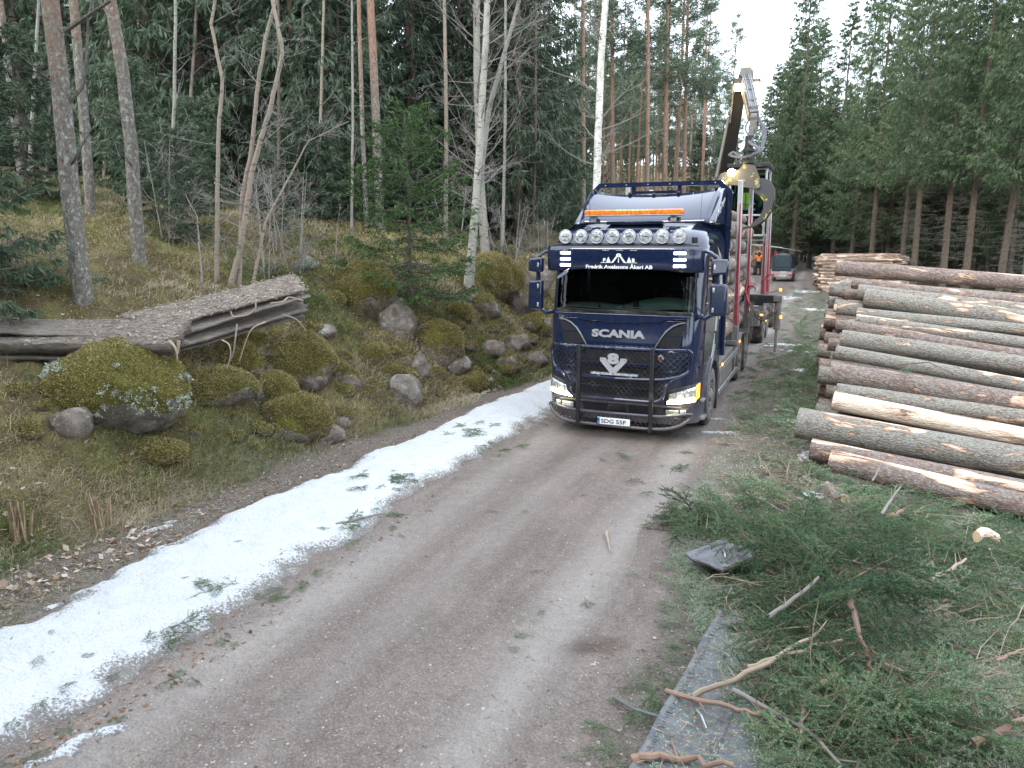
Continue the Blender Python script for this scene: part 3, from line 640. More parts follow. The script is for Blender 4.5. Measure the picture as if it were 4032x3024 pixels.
for j, (px, py, qx, r0, Z) in enumerate([(385, 500, 380, .05, 19), (415, 470, 425, .06, 23), (610, 470, 600, .045, 20), (650, 450, 655, .06, 24), (690, 470, 700, .05, 22), (735, 460, 728, .07, 25), (765, 470, 760, .04, 21), (965, 500, 960, .08, 25), (985, 480, 992, .10, 28), (1085, 470, 1092, .06, 25), (1120, 470, 1110, .07, 28), (1150, 460, 1158, .05, 26), (1180, 450, 1176, .06, 30), (250, 380, 240, .07, 25), (130, 370, 120, .06, 24), (90, 400, 84, .05, 20), (450, 430, 452, .05, 26), (500, 440, 492, .06, 27)]):
    x, y = cam_xy(px, Z); b = np.array([x, y, float(hgt(x, y))]); top = A(qx, 0, Z); nm_ = ['thin trunk right of the straight orange-topped pine', 'slim trunk between the straight pine and the crooked birches', 'thin grey trunk behind the right crooked birch stem', 'slim grey trunk right of the crooked birches', 'fine trunk halfway from the crooked birches to the middle pines', 'slim trunk left of the very thin middle pine', 'hair-thin trunk left of the very thin middle pine', 'grey trunk left of the grey spruce trunk', 'broad grey trunk left of the leaning birch', 'thin trunk right of the stout grey birch', 'second thin trunk right of the stout grey birch', 'thin trunk near the truck mirror, deep in the wood', 'thin trunk right at the edge of the dark wood by the truck', 'slim trunk between the greyish pine and the straight one', 'slim trunk left of the greyish pine, far back', 'thin trunk right of the slimmest leaning pine', 'slim trunk behind the left crooked birch stem', 'slim trunk behind the middle crooked birch stems'][j]
    stem_tree('slim_tree', [([b, (b+top)/2+np.array([.05, 0, 0]), top, top+np.array([0, 0, 3])], r0, r0*.5)], nm_, 'tree', (MB_grey, MB_brown, MB_spruce)[j % 3], 500+j, 13, 1.1, .12, 1)
# trees behind and beside the camera that the truck's paint and glass reflect
for px, Z in ((-700, 14), (-400, 20), (3300, 16), (3000, 22)): pass
for x, y in ((9, -22), (4, -30), (-3, -28), (-9, -24), (14, -18), (-14, -18), (0, -36), (11, -33), (-20, -30), (17, -8), (-5, -19), (-7, -23), (-2, -22), (-11, -18), (-8, -29), (-12, -25), (1, -25), (5, -27), (-5, -34), (-15, -27), (-1, -31), (-6, -15), (-9, -20), (-4, -25), (-3, -17), (-8, -26), (-10, -22), (-13, -21), (-6, -30), (-1, -19), (-16, -23), (-5, -22), (0, -29), (3, -24), (-18, -26), (-10, -31)):
    place((SPR, (0, 1, 2)[(x+y) % 3]), (x, y, 0), 1.0, 'spruce behind the camera, mirrored in the truck windscreen', 'spruces behind the camera')
# ------------------------------------------------------------------ truck materials
def mat_paint(name, c, dust=(.23, .19, .16), lo=.3, hi=2.2, base=.08, metal=.0):
    m = NM(name); z = m.xyz()[2]; q = m.n('ShaderNodeMapRange'); q.inputs['From Min'].default_value = hi; q.inputs['From Max'].default_value = lo; m.l(z, q.inputs['Value'])
    n = m.noise(2.2, 6, .7); n2 = m.noise(14, 6, .75, m.co('obj', (1, 1, .22)))
    f = m.math('MULTIPLY', m.math('POWER', q.outputs['Result'], 1.4), m.math('ADD', m.math('MULTIPLY', n, .9), .1))
    f = m.math('MULTIPLY', m.math('ADD', f, m.math('MULTIPLY', m.ramp(n2, [(.5, 0.), (.75, 1.)]), base)), .62, True)
    m.col(m.mix(f, c, dust)).set(rough=m.math('ADD', m.math('MULTIPLY', f, .8), .10, True), coat=m.math('SUBTRACT', .65, m.math('MULTIPLY', f, 1.6), True), coatr=.03, spec=.55, metal=metal)
    return m.m
M_blue = mat_paint('navy_blue_paint', (.008, .016, .048), hi=1.2, base=.08)
M_blue_side = mat_paint('dusty_navy_side_paint', (.011, .021, .055), hi=2.4, base=.2)
M_blue_d = mat_paint('dark_navy_bars', (.010, .018, .050), hi=1.2, base=.15)
M_blackp = simple('black_plastic', (.014, .015, .017), .5, dirt=(.14, .12, .10), dirt_amt=(.5, .85), var=.3)
M_black = simple('black_rubber', (.03, .028, .027), .8, dirt=(.17, .145, .125), dirt_amt=(.42, .6))
M_tyre_side = simple('dusty_tyre', (.16, .145, .13), .9, dirt=(.05, .045, .042), dirt_amt=(.5, .7), bump=.4)
M_rim = simple('dusty_steel_rim', (.25, .24, .23), .6, .3, dirt=(.19, .165, .145))
M_alu = simple('aluminium', (.55, .56, .57), .38, .85, var=.2, dirt=(.20, .18, .16), dirt_amt=(.5, .75))
M_silver = simple('brushed_silver_letters', (.62, .63, .65), .35, .6, var=.08)
M_chassis = simple('dusty_grey_chassis', (.17, .165, .16), .7, .2, dirt=(.25, .22, .19), bump=.2)
M_red = simple('red_stake_paint', (.30, .02, .035), .45, dirt=(.22, .14, .12), dirt_amt=(.5, .85))
M_white = simple('white_reflective', (.80, .82, .84), .4, var=.04)
M_text = simple('white_sticker', (.85, .86, .88), .45, var=.02)
M_blackt = simple('black_lettering', (.012, .012, .012), .5)
M_boom = simple('black_boom_paint', (.012, .011, .010), .9, var=.3, spec=.1)
M_eu = simple('blue_plate_strip', (.01, .10, .42), .4)
M_mesh = NM('black_honeycomb'); v_ = M_mesh.vor(58, M_mesh.co('obj', (.8, .01, 1.35)), 'DISTANCE_TO_EDGE'); M_mesh.col(M_mesh.ramp(v_, [(.05, (.030, .031, .037)), (.14, (.003, .003, .004))])).set(rough=.45); M_mesh = M_mesh.m
M_glass = glass('windscreen_glass', (.34, .44, .42), .01, 1.42, .0); M_sideglass = glass('side_window_glass', (.10, .12, .12), .01, 1.5, .06)
M_clear = glass('clear_lens', (.85, .88, .9), .05, 1.45)
M_dash = simple('grey_dashboard', (.30, .36, .34), .8, var=.2)
M_int = simple('dark_cab_interior', (.02, .022, .022), .8)
M_lens = NM('lamp_lens'); lv = M_lens.vor(30, M_lens.co('obj', (1, .01, 1)), out='Color'); ls = M_lens.n('ShaderNodeSeparateColor'); M_lens.l(lv, ls.inputs[0])
M_lens.col(M_lens.ramp(ls.outputs[0], [(0., (.25, .27, .28)), (1., (.72, .74, .76))])).set(rough=.22, metal=.35, coat=1); M_lens.bump(M_lens.vor(30, M_lens.co('obj', (1, .01, 1))), .6, .01); M_lens = M_lens.m
M_orange = NM('orange_beacon_lens'); M_orange.col(M_orange.ramp(M_orange.noise(9, 2, .5, M_orange.co('obj', (3, 1, 1))), [(.4, (.72, .14, .006)), (.6, (.92, .26, .02))])).set(rough=.25, coat=1); M_orange = M_orange.m
E_white = emis('lit_white_led', (1, .90, .76), 9); E_drl = emis('lit_running_light', (1, .86, .42), 12); E_amber = emis('lit_amber', (1, .26, .02), 2.6); E_work = emis('lit_work_lamp', (1, .84, .50), 14)
M_amberoff = simple('amber_lens', (.75, .16, .02), .3, coat=1)
M_wood_grey = None
def modi(o, ty, **k):
    q = o.modifiers.new(ty.title(), ty)
    for a, b in k.items(): setattr(q, a, b)
    return o
TR = thing('timber_truck', 'navy blue timber truck with bull bar and round roof lamps, loaded with logs', 'truck')
# ------------------------------------------------------------------ cab shell
CR = .30; HW = 1.24
ZL = [.28, .55, .95, 1.15, 1.48, 1.90, 2.03, 2.35, 2.68, 2.86, 3.02, 3.10, 3.18, 3.25, 3.31, 3.36, 3.40]
YF = [.06, .0, .0, .0, .0, .03, .07, .12, .18, .21, .24, .29, .38, .50, .66, .86, 1.15]
IN = [0]*11+[.012, .035, .07, .12, .19, .33]
def outline(k):
    yf, ins = YF[k], IN[k]; sx = (HW-ins)/HW; pts = []
    R = [(HW, y) for y in (2.28, 1.75, 1.28, .98, .72)]+[(HW, max(.46, yf+CR+.02))]
    a5 = [18, 36, 54, 72]
    R += [(HW-CR+CR*math.cos(math.radians(a)), yf+CR-CR*math.sin(math.radians(a))) for a in a5]
    R += [(HW-CR, yf), (.62, yf), (.31, yf)]
    L = [(-x, y) for x, y in R][::-1]
    pts = R+[(0, yf)]+L
    return [(x*sx, y-(.02*(1-(x/.94)**2) if abs(x) < .94 else 0), ZL[k]) for x, y in pts]
O = [outline(k) for k in range(len(ZL))]; NC = len(O[0])
def is_ws(k, c): return 2.03 <= ZL[k] < 2.68 and 8 <= c < NC-9
def is_sw(k, c): return 2.03 <= ZL[k] < 2.86 and (2 <= c < 5 or NC-6 <= c < NC-3)
def is_low(k, c): return ZL[k] < 1.15 and (c < 5 or c >= NC-6)
sh = MB(); ws = MB(); sw = [MB(), MB()]
for k in range(len(ZL)-1):
    for c in range(NC-1):
        q = [O[k][c], O[k][c+1], O[k+1][c+1], O[k+1][c]]
        if is_low(k, c): continue
        if is_ws(k, c): ws.add([(x*.995, y+.02, z) for x, y, z in q], [(0, 1, 2, 3)])
        elif is_sw(k, c): sw[0 if c < 10 else 1].add([(x-.02*np.sign(x), y, z) for x, y, z in q], [(0, 1, 2, 3)])
        else: sh.add(q, [(0, 1, 2, 3)])
sh.add(O[-1], [tuple(range(NC))]); sh.add([O[k][0] for k in range(len(ZL))]+[O[k][-1] for k in range(len(ZL))][::-1], [tuple(range(2*len(ZL)))])
def weld(o, d=.0008):
    bm = bmesh.new(); bm.from_mesh(o.data); bmesh.ops.remove_doubles(bm, verts=bm.verts, dist=d); bmesh.ops.recalc_face_normals(bm, faces=bm.faces); bm.to_mesh(o.data); bm.free(); o.data.set_sharp_from_angle(angle=math.radians(32)); return o
cab = weld(sh.build('cab', M_blue, TR))
wso = weld(ws.build('windscreen', M_glass, TR)); [weld(s.build('side_window', M_sideglass, TR)) for s in sw]
# lower side panels with wheel arch, both sides
def arc(cy, cz, r, a0, a1, n=14): return [(cy+r*math.cos(math.radians(a0+(a1-a0)*i/n)), cz+r*math.sin(math.radians(a0+(a1-a0)*i/n))) for i in range(n+1)]
for s in (1, -1):
    poly = [(.60, 1.16), (.60, .28), (.86, .28)]+arc(1.45, .5, .60, 202, -10)+[(2.28, .42), (2.28, 1.16)]
    MB().prism(poly, 'x', s*1.20, s*1.238).build('side_panel', M_blue_side, TR)
    MB().prism([(.42, 1.16), (.42, .28), (.62, .28), (.62, 1.16)], 'x', s*1.19, s*1.236).build('bumper_corner', M_blue_side, TR)
    fl = arc(1.45, .5, .60, 195, -12, 18); fo = arc(1.45, .5, .69, 195, -12, 18)[::-1]
    MB().prism(fl+fo, 'x', s*1.15, s*1.275).build('wheel_arch', M_blue_side, TR, .012)
    # door seams, handle
    mb = MB()
    mb.box((s*1.241, 1.86, 2.1), (.006, .012, 1.75)).box((s*1.241, 1.55, 2.0), (.004, .55, .01)).box((s*1.241, .40, 1.7), (.006, .010, 1.1)).box((s*1.241, 1.2, 1.17), (.006, 2.1, .012))
    mb.box((s*1.245, 1.62, 1.48), (.02, .10, .22)); mb.build('door_seams', M_blackp, TR)
    fr = MB()
    for y0, y1 in ((.44, .50), (1.25, 1.31)): fr.box((s*1.236, (y0+y1)/2, 2.45), (.02, y1-y0, .86))
    fr.box((s*1.236, .88, 2.03), (.02, .86, .05)).box((s*1.236, .88, 2.87), (.02, .86, .05)); fr.build('window_frame', M_blackp, TR)
    MB().box((s*1.242, 1.56, 2.5), (.008, .42, .62)).build('sleeper_panel', M_blue_side, TR, .01)
# silver flame decals on the driver's side
for pts in ([(1.35, 3.02), (1.75, 2.9), (2.05, 2.55), (2.27, 2.3), (2.27, 2.05), (2.1, 2.2), (1.95, 2.55), (1.7, 2.82)], [(1.4, 2.78), (1.65, 2.72), (1.85, 2.5), (1.95, 2.1), (2.0, 1.75), (2.12, 1.75), (2.08, 2.2), (1.9, 2.62), (1.68, 2.8)], [(1.2, 1.1), (1.55, 1.5), (1.72, 2.0), (1.85, 2.0), (1.72, 1.4), (1.5, 1.1)]):
    MB().prism(pts, 'x', 1.2385, 1.2435).build('flame_decal', M_silver, TR)
MB().box((0, 1.2, .55), (2.2, 2.0, .35)).box((0, .5, .6), (2.2, .8, .5)).build('underbody', M_blackp, TR)
# interior
ib = MB().box((0, 1.25, 1.95), (2.3, 1.9, .06)).box((0, 2.1, 2.6), (2.3, .1, 1.2)).box((0, 1.2, 3.0), (2.2, 1.7, .04))
for x in (-.6, .62): ib.box((x, 1.5, 2.15), (.5, .5, .3)).box((x, 1.72, 2.5), (.48, .14, .7)).box((x, 1.72, 2.92), (.26, .1, .14))
ib.build('cab_interior', M_int, TR, .02)
dsh = MB()
def sheet(fn, nu, nv):
    mb = MB(); vs = [fn(i/nu, j/nv) for j in range(nv+1) for i in range(nu+1)]
    return mb.add(vs, [(j*(nu+1)+i, j*(nu+1)+i+1, (j+1)*(nu+1)+i+1, (j+1)*(nu+1)+i) for j in range(nv) for i in range(nu)])
sheet(lambda u, v: ((u-.5)*2.16, .16+.10*abs(2*u-1)**3+v*.42, 2.035+.05*v+.12*v*max(0, math.sin((u-.45)*5.5))**.7+.02*math.sin(u*9)), 30, 6).build('dashboard', M_dash, TR)
MB().tube([(.62+.24*math.cos(a), .62+.06*math.sin(a), 2.26+.22*math.sin(a)) for a in np.linspace(0, 2*PI, 25)], .014, 6, False).tube([(.62, .7, 2.05), (.62, .62, 2.26)], .03, 6).build('steering_wheel', M_blackp, TR)
MB().box((.18, .2, 2.12), (.09, .03, .12)).box((-.02, .22, 2.09), (.03, .02, .1)).cyl((-.42, .2, 2.05), (-.42, .2, 2.09), .02).tube([(-.42, .2, 2.09), (-.62, .25, 2.3)], .004, 3).build('dashboard_devices', M_blackt, TR, .006)
# ------------------------------------------------------------------ front
def P2(name, poly, y0, y1, m, bev=0, par=None): return MB().prism(poly, 'y', y0, y1).build(name, m, par or TR, bev)
mir = lambda p: [(-x, z) for x, z in p]
vent = [(1.00, 1.85), (.84, 1.80), (.72, 1.70), (.64, 1.58), (.57, 1.485), (.93, 1.475)]
for q in (vent, mir(vent)):
    P2('corner_vent', q, -.034, .02, M_mesh); s = 1 if q[0][0] > 0 else -1
    P2('vent_bar', [(s*.66, 1.665), (s*.98, 1.665), (s*.98, 1.685), (s*.67, 1.685)], -.042, .0, M_blue_d)
    MB().tube([(s*x, -.045, z) for x, z in [(1.02, 1.885), (.92, 1.865), (.82, 1.82), (.72, 1.735), (.64, 1.62), (.555, 1.475)]], [.008, .012, .014, .014, .012, .006], 6).build('silver_trim', M_alu, TR)
front = [(-1.02, 1.90), (-.90, 1.875), (-.80, 1.82), (-.70, 1.73), (-.62, 1.61), (-.54, 1.46), (.54, 1.46), (.62, 1.61), (.70, 1.73), (.80, 1.82), (.90, 1.875), (1.02, 1.90)]
P2('front_lid', front, -.040, .02, M_blue, .008)
cowl = [(-1.10, 1.98), (-1.0, 1.93), (-.72, 1.915), (-.60, 1.865), (-.28, 1.855), (-.24, 1.84), (.24, 1.84), (.28, 1.855), (.60, 1.865), (.72, 1.915), (1.0, 1.93), (1.10, 1.98)]
P2('front_lip', cowl, -.062, .03, M_blue_d, .01)
P2('wiper_cowl', [(-1.08, 2.035), (-1.1, 1.975), (1.1, 1.975), (1.08, 2.035)], -.0, .06, M_blackp, .01)
MB().tube([(-1.02, .0, 2.05), (-.6, -.03, 2.035), (-.22, -.05, 2.03), (-.16, -.05, 1.97)], .011, 5).tube([(-.10, .0, 2.07), (.4, -.03, 2.045), (.72, -.05, 2.04), (.80, -.05, 1.97)], .011, 5).tube([(-.95, .02, 2.075), (-.3, -.01, 2.06)], .008, 4).tube([(-.05, .02, 2.10), (.6, -.0, 2.07)], .008, 4).build('wipers', M_blackt, TR)
text_obj('brand_lettering', 'SCANIA', lambda u, v, w_: (-.46+.86*u, -.040-.022*w_, 1.605+.125*v), M_silver, TR, offset=.045, extrude=.1)
P2('grille', [(-.66, .62), (.66, .62), (.70, 1.0), (.62, 1.44), (-.62, 1.44), (-.70, 1.0)], -.020, .02, M_mesh)
for z0, z1, hwid in ((1.13, 1.20, .66), (.93, .99, .68), (.76, .82, .68), (.60, .66, .72), (1.40, 1.455, .62)):
    MB().prism([(-.02, z0), (-.055, (z0+z1)/2), (-.05, z1), (-.02, z1+.012)], 'x', -hwid, hwid).build('grille_slat', M_blue_d, TR)
for s in (1, -1):
    P2('grille_side_panel', [(s*.74, 1.42), (s*.93, 1.42), (s*.90, 1.18), (s*.76, 1.16)], -.022, .01, M_blue, .01)
    P2('grille_side_panel', [(s*.76, 1.12), (s*.90, 1.12), (s*.88, .92), (s*.76, .92)], -.022, .01, M_blue, .01)
lg = [(-.62, .52), (.62, .52), (.58, .40), (-.58, .40)]
P2('lower_grille', lg, -.012, .02, M_mesh); P2('radar_cover', [(-.17, .52), (.15, .52), (.18, .41), (-.2, .41)], -.03, .0, M_blackp, .008)
P2('bumper', [(-1.0, .56), (1.0, .56), (1.0, .53), (-1.0, .53)], -.03, .02, M_blue_side, .008); P2('bumper', [(-1.0, .39), (1.0, .39), (.98, .26), (-.98, .26)], -.03, .04, M_blue_side, .012)
# V8, led bar, badge
P2('v_emblem', [(-.245, 1.315), (-.145, 1.315), (-.135, 1.27), (-.03, 1.165), (.075, 1.27), (.085, 1.315), (.185, 1.315), (.180, 1.265), (.02, 1.085), (-.08, 1.085), (-.24, 1.265)], -.315, -.300, M_silver)
text_obj('eight_emblem', '8', lambda u, v, w_: (-.125+.19*u, -.318-.012*w_, 1.222+.175*v), M_silver, TR, offset=.06, extrude=.1)
MB().cyl((-.205, -.316, 1.29), (-.205, -.322, 1.29), .009, n=8).cyl((.145, -.316, 1.29), (.145, -.322, 1.29), .009, n=8).build('emblem_bolts', M_alu, TR)
lb = MB().box((-.01, -.285, 1.065), (.80, .05, .055)).build('led_bar', M_blackp, TR, .006); MB().box((-.01, -.312, 1.065), (.76, .008, .036)).build('lens', M_lens, lb)
MB().cyl((-.27, -.28, .99), (-.27, -.28, 1.05), .026, n=10).cyl((.25, -.28, .99), (.25, -.28, 1.05), .026, n=10).build('bar_clamps', M_alu, TR)
bd = MB().prism([(.655+.05*math.cos(a)*(1 if math.sin(a) > -.3 else .8), 1.31+.055*math.sin(a)) for a in np.linspace(0, 2*PI, 13)[:-1]], 'y', -.045, -.02).build('shield_badge', M_silver, TR, .004)
MB().cyl((.655, -.046, 1.305), (.655, -.05, 1.305), .028, n=12).build('badge_centre', M_red, bd)
# bull bar
def yb(x): return -.30+.95*max(0, abs(x)-.72)**1.5
def bp(pts): return [(x, yb(x), z) for x, z in pts]
def rnd(pts, n=3):
    out = [pts[0]]
    for i in range(1, len(pts)-1):
        a, b, c = (np.array(q, float) for q in pts[i-1:i+2])
        for k in range(n+1):
            t = k/n; p = b+(a-b)*.35*(1-t)**2+(c-b)*.35*t**2; out.append(tuple(p))
    return out+[pts[-1]]
topf = [(0, 1.475), (.55, 1.478), (.95, 1.48), (1.09, 1.465), (1.13, 1.41), (1.12, 1.25), (1.09, 1.13), (1.0, 1.075), (.82, 1.035), (.55, 1.01), (0, .995)]
BB = MB(); bars = lambda p, r=.026: [BB.tube(bp(rnd(q)), r, 9) for q in (p, mir(p))]
bars(topf); bars([(1.0, 1.07), (.88, 1.02), (.80, .94), (.775, .80), (.74, .72), (.66, .675), (.5, .665), (0, .665)])
bars([(0, .435), (.6, .44), (.9, .455), (1.10, .47), (1.175, .455), (1.13, .37), (1.0, .29), (.85, .255), (.5, .235), (0, .23)])
BB.build('bull_bar', M_blue_d, TR)
for s in (1, -1): MB().box((s*.585, -.335, .845), (.062, .05, 1.33)).tube([(s*.585, -.30, .3), (s*.585, -.05, .35)], .03, 6).tube([(s*.585, -.30, 1.40), (s*.585, -.03, 1.38)], .025, 6).build('bar_post', M_blackp, TR, .012)
def inside(x, z, poly):
    c = False; n = len(poly)
    for i in range(n):
        (x1, z1), (x2, z2) = poly[i], poly[i-1]
        if (z1 > z) != (z2 > z) and x < (x2-x1)*(z-z1)/(z2-z1)+x1: c = not c
    return c
def lattice(poly, p=.085, name='wire_mesh'):
    mb = MB(); X0, X1 = min(q[0] for q in poly), max(q[0] for q in poly); Z0, Z1 = min(q[1] for q in poly), max(q[1] for q in poly); h = Z1-Z0
    for sg in (1, -1):
        k = X0-h
        while k < X1+h:
            run = []
            for i in range(int(h/.02)+2):
                z = Z0+i*.02; x = k+(z-Z0)*sg*.95+(0 if sg > 0 else h*.0); ok = inside(x, z, poly)
                if ok: run.append((x, yb(x)+.008, z+.0))
                if (not ok or i == int(h/.02)+1) and len(run) > 1: mb.tube([run[0], run[len(run)//2], run[-1]] if len(run) > 2 else run, .0062, 4, False); run = []
                elif not ok: run = []
            k += p
    return mb.build(name, M_blackp, TR)
full = lambda half: half+mir(half)[::-1]
lattice(full([(0, 1.475), (.95, 1.48), (1.09, 1.465), (1.13, 1.41), (1.09, 1.13), (1.0, 1.075), (.55, 1.01), (0, .995)]))
lattice(full([(0, .995), (.55, 1.01), (.85, 1.03), (.80, .94), (.775, .80), (.66, .675), (0, .665)]))
lattice(full([(0, .435), (.9, .455), (1.15, .455), (1.0, .29), (.5, .235), (0, .23)]), .075)
# number plate
pl = MB().box((.005, -.335, .31), (.53, .012, .112)).build('number_plate', M_white, TR, .004)
MB().box((-.238, -.3425, .31), (.040, .004, .10)).build('plate_strip', M_eu, pl); text_obj('plate_text', 'SDG 55F', lambda u, v, w_: (-.195+.40*u, -.3412-.003*w_, .278+.064*v), M_blackt, pl, offset=.012)
text_obj('plate_country', 'S', lambda u, v, w_: (-.247+.018*u, -.3452-.001*w_, .275+.02*v), M_white, pl)
P2('plate_frame', [(-.27, .25), (.28, .25), (.28, .37), (-.27, .37)], -.328, -.30, M_blackp)
# headlights and fog lamps
def yc(x): # front surface depth at x
    a = max(0, abs(x)-(HW-CR)); a = min(a, CR*.999); return CR-math.sqrt(CR*CR-a*a)
def curved(poly_rows, off, name, mat, par, nx=10, th=.02):
    """rows: list of (z_in, z_out) top to bottom along x from x_in to x_out"""
    (xi, xo), (zi0, zo0), (zi1, zo1) = poly_rows; mb = sheet(lambda u, v: ((xi+(xo-xi)*u), yc(xi+(xo-xi)*u)+off, (zi0+(zo0-zi0)*u)*(1-v)+(zi1+(zo1-zi1)*u)*v), nx, 3)
    o = mb.build(name, mat, par); modi(o, 'SOLIDIFY', thickness=th, offset=0); return o
for s in (1, -1):
    h = curved(((s*.74, s*1.235), (.815, .945), (.575, .655)), -.012, 'headlight', M_blackp, TR)
    curved(((s*.80, s*1.19), (.755, .885), (.645, .70)), -.030, 'reflector', M_lens, h, th=.008)
    for t in (.28, .55): curved(((s*(.80+.39*t), s*(.83+.39*t)), (.76+.11*t, .765+.11*t), (.66, .665)), -.038, 'divider', M_alu, h, 2, .008)
    curved(((s*.775, s*1.19), (.640, .700), (.595, .648)), -.036, 'running_light', E_drl, h, th=.01)
    curved(((s*1.195, s*1.232), (.90, .925), (.665, .70)), -.030, 'indicator', M_amberoff if s < 0 else E_amber, h, 3, .01)
    f = curved(((s*.74, s*1.10), (.515, .545), (.395, .43)), -.012, 'fog_lamp', M_blackp, TR)
    curved(((s*.76, s*.96), (.50, .515), (.415, .43)), -.030, 'lens', M_lens, f, 4, .01); curved(((s*.98, s*1.07), (.517, .525), (.432, .44)), -.030, 'lens', M_lens, f, 3, .01)
    MB().box((s*1.24, .42, .62), (.10, .22, .02)).box((s*1.24, .5, .32), (.12, .3, .03)).build('step', M_alu, TR)
# visor
def yv(x): return -.13+.55*max(0, abs(x)-.80)**1.6
vz = lambda x: 2.675-.035*sstep(.6, 1.0, abs(x))
vis = sheet(lambda u, v: ((u-.5)*2.48, yv((u-.5)*2.48)+.05*(v-.6)**2, float(vz((u-.5)*2.48))*(1-v)+3.025*v), 40, 6).build('sun_visor', M_blue, TR); modi(vis, 'SOLIDIFY', thickness=.02, offset=0)
MB().tube([((u-.5)*2.4, yv((u-.5)*2.4)-.006, 2.955) for u in np.linspace(0, 1, 25)], .004, 4).build('visor_seam', M_blackt, vis)
MB().tube([((u-.5)*2.3, yv((u-.5)*2.3)+.03, 3.035) for u in np.linspace(0, 1, 25)], .014, 6).build('visor_edge', M_blackp, vis)
for s in (1, -1):
    for z in (2.925, 2.830, 2.735):
        MB().add([(s*x, yv(x)-.022, z+dz) for x in (.815, .87, .93, .985) for dz in (-.017, .017)]+[(s*x, yv(x)+.01, z+dz) for x in (.815, .87, .93, .985) for dz in (-.017, .017)], [(0, 2, 3, 1), (2, 4, 5, 3), (4, 6, 7, 5), (8, 0, 1, 9), (6, 14, 15, 7), (0, 8, 10, 2), (2, 10, 12, 4), (4, 12, 14, 6), (1, 3, 11, 9), (3, 5, 13, 11), (5, 7, 15, 13)]).build('marker_light', E_white, TR)
for x in (-.24, -.02, .20):
    q = MB().box((x, -.142, 2.965), (.125, .012, .024)).build('visor_lamp', M_blackp, TR); MB().box((x, -.149, 2.965), (.105, .006, .012)).build('lens', M_lens, q)
yt = -.152
text_obj('company_name', 'Fredrik Axelssons Åkeri AB', lambda u, v, w_: (-.55+1.05*u, yt-.004*w_, 2.688+.072*v), M_text, vis, offset=.028)
lg_ = MB()
lg_.prism([(-.31, 2.775), (-.13, 2.775), (-.05, 2.885), (-.01, 2.885), (.07, 2.775), (.26, 2.775), (.26, 2.783), (.082, 2.783), (.0, 2.893), (-.06, 2.893), (-.142, 2.783), (-.31, 2.783)][:12], 'y', yt-.004, yt)
lg_.prism([(-.142, 2.779), (-.112, 2.779), (-.044, 2.872), (-.062, 2.888)], 'y', yt-.005, yt).prism([(.082, 2.779), (.052, 2.779), (-.016, 2.872), (.002, 2.888)], 'y', yt-.005, yt)
ri = [(-.03+.040*math.cos(a), 2.893+.026*math.sin(a)) for a in np.linspace(0, 2*PI, 17)]; ro = [(-.03+.020*math.cos(a), 2.893+.011*math.sin(a)) for a in np.linspace(2*PI, 0, 17)]
for i in range(16): lg_.prism([ri[i], ri[i+1], ro[15-i], ro[16-i]], 'y', yt-.006, yt)
for z, w2 in ((2.782, .009), (2.81, .007), (2.835, .005)): lg_.prism([(-.03-w2, z), (-.03+w2, z), (-.03+w2, z+.02), (-.03-w2, z+.02)], 'y', yt-.005, yt)
for x in (-.19, .135): lg_.prism([(x-.034, 2.79), (x-.008, 2.79), (x-.008, 2.783), (x+.008, 2.783), (x+.008, 2.79), (x+.034, 2.79), (x, 2.868)], 'y', yt-.005, yt)
lg_.build('company_logo', M_text, vis)
text_obj('logo_letter', 'F', lambda u, v, w_: (-.275+.042*u, yt-.004*w_, 2.79+.055*v), M_text, vis, offset=.04); text_obj('logo_letter', 'B', lambda u, v, w_: (.18+.045*u, yt-.004*w_, 2.79+.055*v), M_text, vis, offset=.04)
# roof lamps
MB().tube([(-1.08, .03, 3.02), (-1.06, -.03, 3.055), (1.04, -.03, 3.055), (1.06, .03, 3.02)], .020, 8).build('lamp_rail', M_blackp, TR)
for i in range(8):
    x = -.92+i*.2557; z = 3.175; y = -.03
    q = MB().cyl((x, y+.10, z+.0), (x, y-.01, z), .085, .112, 20).cyl((x, y-.01, z), (x, y-.045, z), .112, .108, 20).box((x, y+.02, z-.10), (.10, .05, .05)).build('spot_lamp', M_blackp, TR, .004)
    MB().tube([(x+.103*math.cos(a), y-.048, z+.103*math.sin(a)) for a in np.linspace(0, 2*PI, 25)], .007, 5, False).build('bezel', M_alu, q)
    MB().sphere((x, y-.040, z), (.098, .022, .098), 24, 10).build('lens', M_lens, q)
    text_obj('lens_lettering', 'NBB', lambda u, v, w_: (x-.035+.07*u, y-.0625-.001*w_, z-.010+.02*v), M_blackt, q, offset=.02)
for s in (1, -1): MB().box((s*1.07, .10, 3.12), (.07, .12, .09), Matrix.Rotation(s*.4, 3, 'Z')).build('work_lamp', M_blackp, TR, .01)
MB().sphere((1.235, .60, 3.08), (.05, .05, .05), 12, 8).build('side_lamp', M_blackp, TR)
# beacon bar
q = MB().box((-.035, .75, 3.565), (1.62, .20, .085)).build('beacon_bar', M_orange, TR, .02)
MB().box((-.035, .75, 3.515), (1.60, .22, .018)).box((-.70, .75, 3.46), (.10, .12, .10)).box((.62, .75, 3.46), (.10, .12, .10)).build('beacon_base', M_alu, q, .004)
MB().box((.62, .80, 3.45), (.18, .14, .06)).box((-.70, .80, 3.44), (.14, .14, .05)).build('beacon_bracket', M_blackp, q)
MB().tube([(-.72, .55, 3.36), (-.72, .56, 3.7)], .004, 4).tube([(.98, 1.1, 3.3), (1.0, 1.12, 4.4)], .003, 4).build('antennas', M_blackt, TR)
MB().prism([(-.5, .75), (.45, .75), (.38, 1.3), (-.42, 1.3)], 'z', 3.37, 3.425).build('roof_hatch', M_blue_d, TR, .015)
